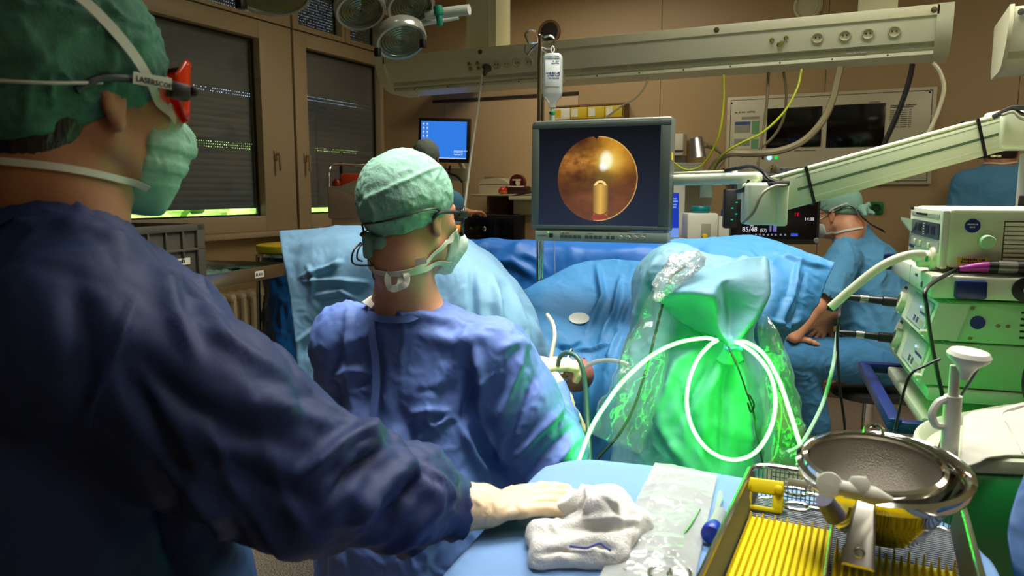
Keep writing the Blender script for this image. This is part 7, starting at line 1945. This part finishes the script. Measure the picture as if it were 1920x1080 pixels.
for x0_ in (.105, .225, .345):
    for k in range(11):
        z_ = zs + (z1 - zs) * (.16 + .068 * k)
        part('louvre', MB(MC).loft([Vector((x0_, .0008, z_)), Vector((x0_ + .082, .0008, z_))], .0042, 10), m_cream, t) if k < 10 else None
    part('louvre_shade_plate', MB(MC).bx((x0_ - .002, -.0006, zs + (z1 - zs) * .12), (x0_ + .084, .002, zs + (z1 - zs) * .82)), mat('louvre_shadow', (70, 74, 52), rough=0.7), t)  # dark backing plate added as the shade between the louvres
sm_ = MB(MC); seal(sm_, .045, zs + .74 * (z1 - zs), .0155); part('test_seal', sm_, m_seal, t, 'round blue test seal')
tx = MB(MC)
tx.marks((8,), Vector((.0345, -.0016, zs + .755 * (z1 - zs))), (1, 0, 0), (0, 0, 1), .0045); tx.marks((4,), Vector((.040, -.0016, zs + .71 * (z1 - zs))), (1, 0, 0), (0, 0, 1), .0045)
part('seal_print', tx, m_cream, t)
yb_ = part('warning_sticker', MB(MC).bx((.022, -.0014, zs + .10 * (z1 - zs)), (.082, .0, zs + .24 * (z1 - zs)), 0), mat('sticker_yellow', (220, 190, 40)), t, 'yellow sticker')
part('sticker_field', MB(MC).bx((.026, -.0018, zs + .11 * (z1 - zs)), (.078, -.001, zs + .15 * (z1 - zs))), m_cream, yb_)
tx = MB(MC); tx.marks((8, 3,), Vector((.030, -.0018, zs + .205 * (z1 - zs))), (1, 0, 0), (0, 0, 1), .0065); tx.marks((10, 6,), Vector((.028, -.0018, zs + .165 * (z1 - zs))), (1, 0, 0), (0, 0, 1), .0060); tx.marks((5, 2), Vector((.032, -.0022, zs + .115 * (z1 - zs))), (1, 0, 0), (0, 0, 1), .0060)
part('sticker_print', tx, m_black, yb_)
part('side_knob', MB(MC).lathe([(.0155, 0), (.015, .018), (.013, .023), (0, .024)], Vector((.072, 0, zs + .50 * (z1 - zs))), (0, -1, 0), 24), m_eqg, t)
part('foot', MB(MC).box((.04, .03, zs + .006), (.02, .02, .014), .003), m_black, t); part('foot', MB(MC).box((.45, .03, zs + .006), (.02, .02, .014), .003), m_black, t)
part('seam_screw', MB(MC).lathe([(.004, 0), (.004, .002), (0, .003)], Vector((.034, 0, zs + .05 * (z1 - zs))), (0, -1, 0), 10), m_black, t)
# --- shelf with blue corner bumpers
zsb = zs - .050; S0 = -.035
t = thing('equipment_cart', 'equipment cart with cream shelves and blue corner bumpers at the right edge', 'cart', MC @ Vector((.2, .2, 0)))
part('upper_shelf', MB(MC).bx((S0, -.045, zsb), (D1 + .04, .51, zs - .001), .007), m_eqf, t)
part('shelf_seam', MB(MC).bx((S0 - .0006, .20, zsb + .002), (S0 + .01, .204, zs - .002)), m_label, t)
part('corner_bumper', MB(MC).box((S0 + .075, -.046, (zsb + zs) / 2 - .004), (.060, .018, .040), .006), m_bump, t); part('corner_bumper', MB(MC).box((S0 + .005, .51, (zsb + zs) / 2 + .004), (.05, .03, .045), .008), m_bump, t)
part('castor_knob', MB(MC).lathe([(.026, 0), (.026, .006), (.010, .008), (.010, .012), (.006, .013), (0, .010)], Vector((S0 + .175, -.0455, (zsb + zs) / 2)), (0, -1, 0), 28), m_black, t)
part('knob_centre', MB(MC).lathe([(.008, .0), (.008, .0145), (.005, .0145), (.004, .011), (0, .011)], Vector((S0 + .175, -.0455, (zsb + zs) / 2)), (0, -1, 0), 18), m_cream, t)
tx = MB(MC); tx.marks((2,), Vector((S0 - .001, .055, zsb + .012)), (0, -1, 0), (0, 0, 1), .022); tx.marks((6,), Vector((S0 - .001, .13, zsb + .030)), (0, -1, 0), (0, 0, 1), .010); part('lettering', tx, m_disp, t)
zl = .950; zl1 = .978
part('lower_shelf', MB(MC).bx((S0 + .01, -.04, zl), (D1 + .03, .49, zl1), .006), m_eqf, t)
part('drawer_ledge', MB(MC).bx((S0 + .004, -.035, zl - .066), (D1, .48, zl - .040), .005), m_eqf, t)
hb = MB(MC); hb.box((S0 - .052, .235, zl - .056), (.030, .60, .034), .008)
part('push_handle', hb, m_bump, t, 'blue push handle')
part('handle_bracket', MB(MC).box((S0 + .0, .50, zl - .05), (.11, .03, .030), .008), m_bump, t); part('handle_bracket', MB(MC).box((S0 + .0, -.050, zl - .060), (.11, .03, .030), .010), m_bump, t)
for y in (.02, .44): part('upright', MB(MC).bx((D1 - .06, y - .02, .10), (D1 - .02, y + .02, zs - .05), .004), m_eqf, t)
part('base', MB(MC).bx((S0 + .02, -.03, .10), (D1 + .02, .48, .16), .01), m_eqf, t)
for x, y in ((S0 + .06, .02), (S0 + .06, .43), (D1 - .03, .02), (D1 - .03, .43)): part('castor', MB(MC).cyl((x, y - .015, .05), (x, y + .015, .05), .05), m_black, t)
# --- two camera control units with rounded tilted fascias
m_fas = mat('fascia_cream', (206, 210, 190), rough=0.35, var=0.02); m_fscr = mat('touch_panel', (186, 192, 202), rough=0.25, var=0.05)
def unit(name, label, za, zb_, x0_, louv, side_m, grp):
    t = thing(name, label, 'control unit', MC @ Vector((.2, .2, za)), grp)
    part('housing', MB(MC).bx((x0_ + .055, -.028, za), (D1, .37, zb_), .008), side_m, t)
    H = zb_ - za
    # fascia: leans back, round at its far end
    def fs(u, w, lift=0.0):           # u 0..1 along the front, w 0..1 up
        return Vector((x0_ + .012 - lift + .022 * w, -.030 + .43 * u, za + .004 + (H - .008) * w))
    n = 12; out = [fs(0, 0), fs(0, 1)] + [Vector((x0_ + .012 + .022 * (.5 + .5 * math.cos(a)), .33 + .085 * math.sin(a) * 1.0, za + .004 + (H - .008) * (.5 + .5 * math.cos(a)))) for a in np.linspace(0, math.pi, n)]
    fm = MB(MC); fm.prism(out, (.060, 0, 0)); fa = part('fascia', fm, m_fas, t)
    def quad(u0, u1, w0, w1, lift, m_, nm, par):
        return part(nm, MB(MC).prism([fs(u0, w0, lift), fs(u1, w0, lift), fs(u1, w1, lift), fs(u0, w1, lift)], (.003, 0, 0)), m_, par)
    quad(.06, .60, .10, .92, .0012, m_label, 'panel_rim', fa); sc_ = quad(.08, .58, .13, .89, .002, m_fscr, 'touch_panel', fa)
    quad(.12, .24, .18, .36, .0025, m_label, 'round_key', sc_); quad(.27, .32, .20, .36, .0025, m_disp, 'key', sc_); quad(.35, .40, .20, .36, .0025, m_disp, 'key', sc_)
    quad(.11, .30, .50, .56, .0025, m_bump, 'caption', sc_)
    led = fs(.30, .66, .004); part('status_light', MB(MC).box(led, (.003, .006, .005)), emit_mat('led_blue_white', (150, 200, 255), 2.2), sc_)
    part('yellow_light', MB(MC).box(fs(.24, .68, .004), (.002, .004, .003)), emit_mat('led_amber', (230, 190, 80), 0.9), sc_)
    part('socket', MB(MC).lathe([(.026, 0), (.026, .014), (.020, .016), (.018, .004), (0, .004)], fs(.80, .40, 0), (-1, 0, .3), 24), m_eqf, fa)
    part('key_flap', MB(MC).box(fs(.03, .16, .004), (.018, .022, .010), .003), m_eqf, fa)
    tx = MB(MC); tx.marks((6,), fs(.93, .80, .002), (0, -1, 0), (.05, 0, H), .012); part('lettering', tx, m_disp, fa)
    if louv:
        for x in (.14, .225, .31):
            for k in range(5): part('slot', MB(MC).bx((x, -.0292, za + H * (.18 + .15 * k)), (x + .064, -.0278, za + H * (.23 + .15 * k))), m_dark, t)
        for x, z_ in ((.10, .46), (.118, .46), (.05, .86), (.05, .12)): part('screw', MB(MC).lathe([(.004, 0), (.004, .002), (0, .003)], Vector((x, -.028, za + H * z_)), (0, -1, 0), 10), m_grey, t)
    sm_ = MB(MC); seal(sm_, .062, za + H * (.52 if louv else .74), .015, -.0294); part('test_seal', sm_, m_seal, t, 'round blue test seal')
    return t, fs
zu2a, zu2b = 1.080, 1.168
tu, fs2 = unit('control_unit', 'green glow tinted control unit with slots under the upper cart shelf', zu2a, zu2b, -.047, True, m_eqg, None)
zu3b = zu2a - .0015; zu3a = zl1 + .002
tl3, fs3 = unit('control_unit', 'larger control unit standing on the lower cart shelf', zu3a, zu3b, -.052, False, m_eqg, None)
def plug(name, fs, u, w, label, pts, rr, m_, cl):
    o = MC @ fs(u, w, .0); dr_ = (MC.to_3x3() @ Vector((-1, 0, .06))).normalized()
    t = thing(name, label, 'cable', o)
    part('plug', MB().loft([o + dr_ * .018, o + dr_ * .05, o + dr_ * .052, o + dr_ * .085], [.013, .013, .010, .009], 16), m_black, t)
    part('grip', MB().loft([o + dr_ * .085, o + dr_ * .105], [.0105, .0105], 16), m_steel, t)
    part('strain_relief', MB().loft([o + dr_ * .105, o + dr_ * .125, o + dr_ * .15], [.009, .008, .005], 12), m_black, t)
    e = o + dr_ * .15
    part('cable_run', MB().tube([e] + [P(*z) for z in pts], rr, 8), m_, t)
plug('video_lead', fs2, .80, .40, 'black camera cord plugged into the slotted control unit, hanging down', [(1574, 590, 1.80), (1570, 640, 1.84), (1574, 720, 1.94), (1584, 800, 2.0), (1588, 870, 2.1)], .0036, m_black, None)
plug('illumination_lead', fs3, .80, .40, 'pale green cord from the larger control unit, curving down to the left', [(1562, 685, 1.80), (1545, 750, 1.78), (1522, 800, 1.68), (1500, 835, 1.60), (1475, 850, 1.56)], .0048, mat('cord_pale_green', (136, 166, 146), rough=0.4), None)
# thick white tube from the light source
sp = MC @ (so_ + Vector((-.036, 0, .002)))
solo('suction_hose', MB().tube([sp, P(1728, 477, 1.62), P(1700, 479, 1.62), P(1666, 492, 1.62), P(1630, 515, 1.63), P(1590, 548, 1.64), P(1557, 577, 1.65)], .0095, 14, 10), mat('hose_white', (216, 220, 196), rough=0.4, transl=0.3), 'thick white hose sticking out of the light source socket', 'hose')
# camera head parked on the shelf
h0 = MC @ Vector((S0 + .055, -.030, zs + .013)); hx = (MC.to_3x3() @ Vector((1, .06, .0))).normalized()
t = thing('endoscope_camera', 'black camera head with magenta sleeve lying on the upper cart shelf', 'camera head', h0 - UP * .013)
part('strain_sleeve', MB().loft([h0, h0 + hx * .03 + UP * .004, h0 + hx * .055 + UP * .006], [.005, .009, .012], 16), mat('sleeve_magenta', (172, 40, 150), rough=0.35), t, 'magenta sleeve')
part('grip_band', MB().loft([h0 + hx * .070 + UP * .006, h0 + hx * .105 + UP * .005], [.0135, .0135], 18), mat('band_grey', (120, 120, 110), rough=0.3, metal=0.5), t)
part('body', MB().loft([h0 + hx * .053 + UP * .006, h0 + hx * .10 + UP * .005, h0 + hx * .16 + UP * .006, h0 + hx * .22 + UP * .004, h0 + hx * .27 - UP * .002], [.012, .013, .0155, .014, .004], 18), m_black, t)
solo('video_cable', MB().tube([h0, h0 - hx * .012 - UP * .006, P(1738, 540, 1.46), P(1738, 580, 1.45), P(1746, 640, 1.46), P(1758, 700, 1.47), P(1768, 745, 1.48), P(1775, 790, 1.50)], .0042, 8), m_black, 'dark cord hanging from the magenta sleeve in front of the control units', 'cord')
# white round cover at the far right
t = thing('cable_reel', 'pale round cover with a black cord at the right edge of the picture', 'cover', P(1935, 720, 1.50))
part('disc', MB().lathe([(0, .006), (.052, .005), (.058, 0), (.056, -.012), (0, -.014)], P(2000, 705, 1.42), (CAM - P(2000, 705, 1.42)) + RT * .4, 36), m_eqg, t)
part('cord_loop', MB().tube([P(1950, 665, 1.39), P(1928, 685, 1.39), P(1920, 715, 1.39), P(1924, 745, 1.39), P(1940, 765, 1.39)], .004), m_black, t)

# ================================================================== STOOLS
def stool(name, label, c, h, lab=None):
    t = thing(name, label, 'stool', (c.x, c.y, 0))
    part('seat', MB().lathe([(0, 0), (.17, 0), (.185, -.010), (.185, -.035), (.165, -.045), (0, -.045)], (c.x, c.y, h), UP, 40), mat('seat_black', (30, 28, 28), rough=0.4), t)
    part('column', MB().cyl((c.x, c.y, .05), (c.x, c.y, h - .045), .027), m_steel, t)
    for k in range(5):
        a = R_(72 * k + 20); part('base_leg', MB().loft([(c.x, c.y, .085), (c.x + .26 * math.cos(a), c.y + .26 * math.sin(a), .06)], [.022, .014], 10), m_steel, t)
        part('castor', MB().cyl((c.x + .26 * math.cos(a) - .012, c.y + .26 * math.sin(a), .028), (c.x + .26 * math.cos(a) + .012, c.y + .26 * math.sin(a), .028), .028), m_black, t)
c = P(1630, 715, 3.86); stool('stool', 'round black stool with chrome column under the seated blue scrubs wearer', c, hip3.z - .15)

# ================================================================== BACK CORNER: COMPUTER DESK
MK = frame(P(783, 303, 5.05), RT * .985 - FW * .17); wS = (880 - 783) / FPX * 5.05 * 1.02; hS = (303 - 222) / FPX * 5.05
MK = MK @ Matrix.Rotation(R_(2.0), 4, 'Y')
t = thing('computer_monitor', 'black computer monitor with a bright blue desktop before the back wall', 'computer monitor', MK @ Vector((wS / 2, .03, 0)))
part('case', MB(MK).bx((0, 0, 0), (wS, .045, hS), .006), m_black, t)
sb_ = part('screen', MB(MK).bx((.022, -.002, .026), (wS - .022, .001, hS - .022)), emit_mat('desktop_blue', (50, 122, 224), 1.05), t, 'bright blue desktop')
ic = MB(MK); 
for j in range(7):
    for i in range(2):
        if i == 1 and j > 5: continue
        ic.bx((.034 + .026 * i, -.0032, hS - .044 - .026 * j), (.044 + .026 * i, -.0022, hS - .034 - .026 * j)); ic.bx((.031 + .026 * i, -.0032, hS - .050 - .026 * j), (.047 + .026 * i, -.0022, hS - .048 - .026 * j))
part('icons', ic, emit_mat('icon_pale', (206, 220, 236), 1.0), sb_)
tb = MB(MK).bx((.022, -.0028, .026), (wS - .022, -.0022, .031)); part('task_bar', tb, emit_mat('icon_pale', (206, 220, 236), 1.0), sb_)
tx = MB(MK)
for k_, s_ in enumerate(((12, 2, 1,), (2, 9,), (8, 2,))): tx.marks(s_, (wS - .105, -.003, .075 - .012 * k_), (1, 0, 0), (0, 0, 1), .0095)
part('desktop_text', tx, emit_mat('icon_pale', (206, 220, 236), 1.0), sb_)
part('rear_arm', MB().tube([MK @ Vector((wS * .6, .05, hS * .45)), MK @ Vector((wS * .66, .12, hS * .2)), MK @ Vector((wS * .8, .16, -.06)), MK @ Vector((wS * .82, .18, -.30))], .018), m_pale, t)
part('column_plate', MB(MK).bx((wS * .45, .05, -.12), (wS * .95, .07, -.035), .006), m_pale, t)
part('arm_cable', MB().tube([MK @ Vector((wS * .60, .05, -.02)), MK @ Vector((wS * .60, .03, -.07)), MK @ Vector((wS * .75, .03, -.09)), MK @ Vector((wS * .85, .04, -.13))], .007), m_black, t)
MD = frame(PY(886, 364, 5.2), Vector((1, 0, 0)))
t = thing('computer_desk', 'wall desk with a thin pale top behind the seated surgeon\'s glasses', 'desk', (MD.translation.x + .3, 5.2, 0))
xd0 = PY(882, 364, 5.0).x; xd1 = PY(1004, 360, 5.0).x + .4; zd = PY(940, 364, 5.0).z; zk = PY(880, 402, 4.9).z
part('upper_shelf', MB().bx((xd0, 5.0, zd - .014), (xd1, 5.469, zd), .003), mat('desk_top', (206, 196, 156), rough=0.4), t)
part('side_panel', MB().bx((PY(915, 370, 5.1).x, 5.08, .0), (PY(915, 370, 5.1).x + .02, 5.46, zd - .015)), m_wallp, t)
part('back_panel', MB().bx((PY(916, 370, 5.1).x + .021, 5.40, .0), (xd1, 5.46, zd - .015)), mat('desk_brown', (92, 76, 54), rough=0.6), t)
part('keyboard_tray', MB().bx((xd0 - .25, 4.86, zk - .02), (PY(917, 398, 4.86).x, 5.2, zk - .006), .008), m_pale, t)
part('tray_support', MB().bx((xd0 - .2, 5.2, .0), (xd0 - .16, 5.46, zk - .02)).bx((xd0 - .2, 4.95, zk - .045), (xd0 - .16, 5.46, zk - .02)), m_wallp, t)
solo('keyboard', MB().bx((xd0 - .22, 4.88, zk - .005), (PY(915, 396, 4.88).x - .01, 5.0, zk + .014), .005), m_black, 'black keyboard on the tray in front of the computer user', 'keyboard')
solo('loose_cable', MB().tube([PY(962, 368, 4.99), PY(985, 365, 4.99) + UP * .01, PY(1010, 362, 4.99) + UP * .01], .007), m_black, 'dark cable lying over the front edge of the desk shelf', 'cable')
# printer, tape dispenser, red ball on the shelf
c = PY(938, 361, 5.25); c.z = zd + .001
t = thing('label_printer', 'pale rounded label printer on the desk shelf', 'printer', c)
w_ = .26; part('casing', MB(Matrix.Translation(c)).prism([Vector((-w_ / 2 - .005, -.1, 0)), Vector((w_ / 2, -.1, 0)), Vector((w_ / 2 - .005, -.1, .075)), Vector((w_ / 2 - .04, -.1, .10)), Vector((.02, -.1, .125)), Vector((-w_ / 2 + .03, -.1, .115)), Vector((-w_ / 2 - .01, -.1, .08))], (0, .22, 0)), mat('printer_pale', (190, 182, 154), rough=0.45), t)
part('lid', MB(Matrix.Translation(c)).bx((-.10, -.09, .112), (.0, .08, .135), .02), mat('printer_lid', (120, 112, 92), rough=0.4), t)
part('seam', MB(Matrix.Translation(c)).bx((-.13, -.1012, .070), (.12, -.0995, .073)), m_dark, t)
c = PY(971, 360, 5.15); c.z = zd + .001
t = thing('tape_dispenser', 'dark red tape dispenser beside the label printer', 'tape dispenser', c)
mr2 = mat('dispenser_maroon', (84, 20, 24), rough=0.35)
part('base', MB(Matrix.Translation(c)).box((0, 0, .03), (.20, .09, .06), .02), mat('dispenser_base', (48, 24, 20), rough=0.4), t)
part('reel', MB(Matrix.Translation(c)).lathe([(.03, -.02), (.062, -.02), (.062, .02), (.03, .02)], (0.0, 0, .085), (0, 1, 0), 28), mr2, t)
part('cutter', MB(Matrix.Translation(c)).box((0, -.03, .05), (.14, .02, .02), .004).box((.0, -.022, .105), (.07, .005, .012), .002), m_cream, t)
c = PY(943, 358, 5.03); c.z = zd
t = thing('red_ball', 'small red ball on the desk shelf in front of the label printer', 'ball', c)
part('ball_half', MB().lathe([(0, .056), (.018, .052), (.030, .038), (.034, .024), (.030, .010), (.018, .002), (0, .001)], c, UP, 24), mat('ball_red', (206, 44, 22), rough=0.25), t)
part('orange_band', MB().lathe([(.033, .006), (.0345, .016), (.0345, .022)], c - RT * .002, UP, 24), mat('ball_orange', (226, 120, 40), rough=0.4), t)
# white block right of the desk, dark computer below it
xa_, xb_ = PY(966, 380, 4.9).x, PY(1010, 380, 4.9).x + .25; zt_ = PY(980, 370, 4.9).z
t = thing('side_cabinet', 'cream cabinet with an overhanging top left of the endoscopy monitor', 'cabinet', ((xa_ + xb_) / 2, 4.9, 0))
part('top', MB().bx((PY(956, 372, 4.86).x, 4.84, zt_ - .02), (xb_, 4.995, zt_ + .008), .003), m_cream, t)
part('body', MB().bx((xa_, 4.87, PY(970, 402, 4.87).z), (xb_, 4.99, zt_ - .02), .003), mat('cabinet_cream', (190, 184, 150), rough=0.45), t)
part('post', MB().bx((PY(976, 420, 4.9).x, 4.89, 0), (xb_, 4.98, PY(970, 402, 4.87).z)), m_wall, t)
pc0, pc1 = PY(866, 446, 4.75), PY(976, 446, 4.75); ztp = PY(976, 404, 4.75).z
t = thing('computer_tower', 'black computer housing under the desk, silver knob on its front', 'computer', ((pc0.x + pc1.x) / 2, 4.9, .2))
part('case', MB().bx((pc0.x, 4.75, .0), (pc1.x, 4.83, ztp), .006), m_black, t)
part('bay', MB().bx((PY(880, 440, 4.745).x, 4.743, ztp - .25), (PY(925, 440, 4.745).x, 4.751, ztp - .03), .003), m_scr, t); part('bay', MB().bx((PY(931, 440, 4.745).x, 4.743, ztp - .25), (PY(962, 440, 4.745).x, 4.751, ztp - .03), .003), m_scr, t)
part('knob', MB().lathe([(.018, 0), (.018, .012), (.012, .018), (0, .018)], PY(909, 429, 4.743), (0, -1, 0), 20), m_chrome, t)
# --- white trolley cabinet at the window with an orange box and papers
x0_ = P(616, 420, 4.75); MT = frame(Vector((x0_.x, x0_.y, 0)), RT * .97 + FW * .2)
def zw(py, d=4.75): return P(640, py, d).z
t = thing('side_trolley', 'pale plastic side trolley standing at the right window', 'trolley', x0_ - UP * x0_.z)
part('front_shell', MB(MT).bx((0, 0, zw(410)), (.36, .03, zw(350)), .012), mat('trolley_shell', (178, 160, 144), rough=0.4), t)
part('top_tray', MB(MT).bx((0, 0, zw(352)), (.36, .32, zw(350)), .004), m_pale, t)
part('rail', MB(MT).tube([(.01, .02, zw(350)), (.015, .04, zw(318)), (.05, .1, zw(308)), (.18, .2, zw(308)), (.34, .3, zw(310)), (.36, .31, zw(350))], .007), m_steel, t)
part('body', MB(MT).bx((.02, .02, .05), (.35, .31, zw(405)), .008), m_frame, t); part('drawer_front', MB(MT).bx((.03, .012, zw(470)), (.34, .022, zw(418)), .003), m_pale, t)
for k_ in range(4): part('castor', MB(MT).cyl((.05 + .26 * (k_ % 2), .06 + .2 * (k_ // 2), .03), (.07 + .26 * (k_ % 2), .06 + .2 * (k_ // 2), .03), .03), m_black, t)
solo('orange_box', MB(MT).box((.165, .16, zw(340) + .008), (.17, .12, .085), .006), mat('box_orange', (206, 66, 24), rough=0.45), 'orange box in the side trolley at the window', 'box')
solo('red_bottle', MB(MT).loft([(.055, .12, zw(349)), (.055, .12, zw(343)), (.055, .12, zw(338)), (.055, .12, zw(334))], [.03, .032, .022, .012], 16), mat('bottle_red', (150, 34, 24), rough=0.4), 'squat dark red bottle beside the orange box', 'bottle')
solo('black_stick', MB(MT).cyl((.085, .20, zw(349)), (.083, .20, zw(303)), .011), m_black, 'black stick standing upright behind the orange box', 'stick')
pf = [P(630, 356, 4.66), P(664, 343, 4.60), P(700, 350, 4.58), P(690, 374, 4.52)]
solo('papers', MB().prism(pf, (0, 0, .012)).prism([p + UP * .013 + RT * .01 for p in pf], (0, 0, .004)), m_white, 'white papers jutting over the front of the side trolley', 'papers')

# ================================================================== LEFT: CRATE AND STEEL TROLLEY
tc0 = P(378, 520, 2.75); a_ = P(522, 492, 2.95); 
MS = frame(P(400, 528, 2.62), (P(516, 500, 2.98) - P(400, 528, 2.62)) * Vector((1, 1, 0))); MS.translation.z = 0
zt0 = P(400, 514, 2.62).z
t = thing('steel_trolley', 'stainless steel tray trolley below the left window', 'trolley', MS.translation)
Ls = .46
part('tray_floor', MB(MS).bx((-.55, 0, zt0 - .05), (Ls, .42, zt0 - .046)), m_steel, t)
part('tray_wall', MB(MS).bx((-.55, -.006, zt0 - .052), (Ls, .0, zt0), .002), m_steel, t); part('tray_wall', MB(MS).bx((-.55, .42, zt0 - .052), (Ls, .426, zt0), .002), m_steel, t)
part('tray_wall', MB(MS).bx((Ls, -.006, zt0 - .052), (Ls + .006, .426, zt0), .002), m_steel, t); part('tray_wall', MB(MS).bx((-.556, -.006, zt0 - .052), (-.55, .426, zt0), .002), m_steel, t)
for x, y in ((-.53, .02), (-.10, .02), (-.53, .40), (-.10, .40)): part('leg', MB(MS).cyl((x, y, .0), (x, y, zt0 - .05), .012), m_steel, t)
lb_ = part('label', MB(MS).bx((.235, -.0072, zt0 - .040), (.29, -.0055, zt0 - .014)), m_white, t); part('label_print', MB(MS).text('BLAN', (.238, -.0076, zt0 - .034), (1, 0, 0), (0, 0, 1), .018), m_black, lb_)
pk = MB(MS).gridv(lambda u, v: np.stack([.0 + .42 * u, .06 + .28 * v, zt0 - .034 + .012 * noise3(np.stack([u * 7, v * 6, u * 0 + 1], 1)) + .006 * noise3(np.stack([u * 20, v * 15, u * 0 + 2], 1))], 1), 40, 30)
o = solo('sterile_pack', pk, mat('pack_green_film', (120, 176, 158), rough=0.15, spec=0.8), 'pale green shiny sterile pack lying in the steel tray', 'pack', auto=0); o.modifiers.new('t', 'SOLIDIFY').thickness = .003
m_crate = mat('crate_grey', (84, 78, 68), rough=0.5, var=0.04)
zc0, zc1 = zt0 - .044, P(330, 418, 2.6).z
x1_ = -.04; x0c = x1_ - .50
t = thing('plastic_crate', 'dark grey ribbed plastic crate standing in the steel trolley', 'crate', MS @ Vector((x1_ - .25, .2, zc0)))
for nm, a, b in (('long_wall', (x0c, .012, zc0), (x1_, .020, zc1)), ('long_wall', (x0c, .392, zc0), (x1_, .40, zc1)), ('end_wall', (x0c, .02, zc0), (x0c + .008, .392, zc1)), ('end_wall', (x1_ - .008, .02, zc0), (x1_, .392, zc1)), ('floor_panel', (x0c, .012, zc0), (x1_, .40, zc0 + .008))):
    part(nm, MB(MS).bx(a, b, .002), m_crate, t)
rb_ = MB(MS); hC = zc1 - zc0
for z_, th_ in ((zc1 - .012, .022), (zc1 - .085, .008)): rb_.bx((x0c - .006, .0, z_ - th_ / 2), (x1_ + .008, .014, z_ + th_ / 2), .002).bx((x1_ - .002, .0, z_ - th_ / 2), (x1_ + .010, .41, z_ + th_ / 2), .002)
for k_ in range(7): rb_.bx((x0c + .01 + .078 * k_, .002, zc0 + (hC * .5 if 0 < k_ < 6 else 0)), (x0c + .018 + .078 * k_, .014, zc1 - .01), .001)
rb_.bx((x1_ - .03, .0, zc0), (x1_ + .008, .014, zc1), .002)
part('ribs', rb_, m_crate, t)
part('label', MB(MS).bx((x1_ - .26, .0095, zc0 + hC * .40), (x1_ - .06, .0122, zc0 + hC * .50)), m_white, t)
tx = MB(MS).marks((2, 1, 3, 10,), (x1_ - .255, .0090, zc0 + hC * .425), (1, 0, 0), (0, 0, 1), .016); part('label_print', tx, m_black, t)
# ================================================================== BACK WALL: RACK OF YELLOW BOXES
xr0, xr1 = PY(1036, 200, 5.35).x, PY(1171, 196, 5.35).x; zr1 = PY(1100, 199, 5.35).z; zr0 = PY(1100, 222, 5.35).z
t = thing('wall_rack', 'dark wall rack holding yellow boxes above the endoscopy monitor', 'rack', ((xr0 + xr1) / 2, 5.4, zr0))
part('shelf_plate', MB().bx((xr0, 5.34, zr1), (xr1, 5.469, zr1 + .012)).bx((xr0, 5.34, zr0 - .012), (xr1, 5.469, zr0)).bx((xr1 - .008, 5.34, zr0), (xr1, 5.469, zr1)), m_wallp, t)
m_yb = mat('box_yellow', (206, 178, 40), rough=0.5)
n_ = 4
for k_ in range(n_):
    a_ = xr0 + .012 + (xr1 - xr0 - .024) * k_ / n_; b__ = xr0 + .008 + (xr1 - xr0 - .024) * (k_ + 1) / n_
    q = thing('storage_box', ['first', 'second', 'third', 'fourth'][k_] + ' box from the left in the wall rack, ' + ('white fronted' if k_ == 0 else 'yellow fronted'), 'box', ((a_ + b__) / 2, 5.4, zr0), 'boxes in the wall rack')
    part('carton', MB().bx((a_, 5.345, zr0 + .001), (b__, 5.46, zr1 - .004), .002), m_pp if k_ == 0 else m_yb, q)
    part('label', MB().bx((a_ + .01, 5.343, zr0 + .015), (a_ + (b__ - a_) * .45, 5.346, zr1 - .015)), m_white if k_ else m_yb, q)
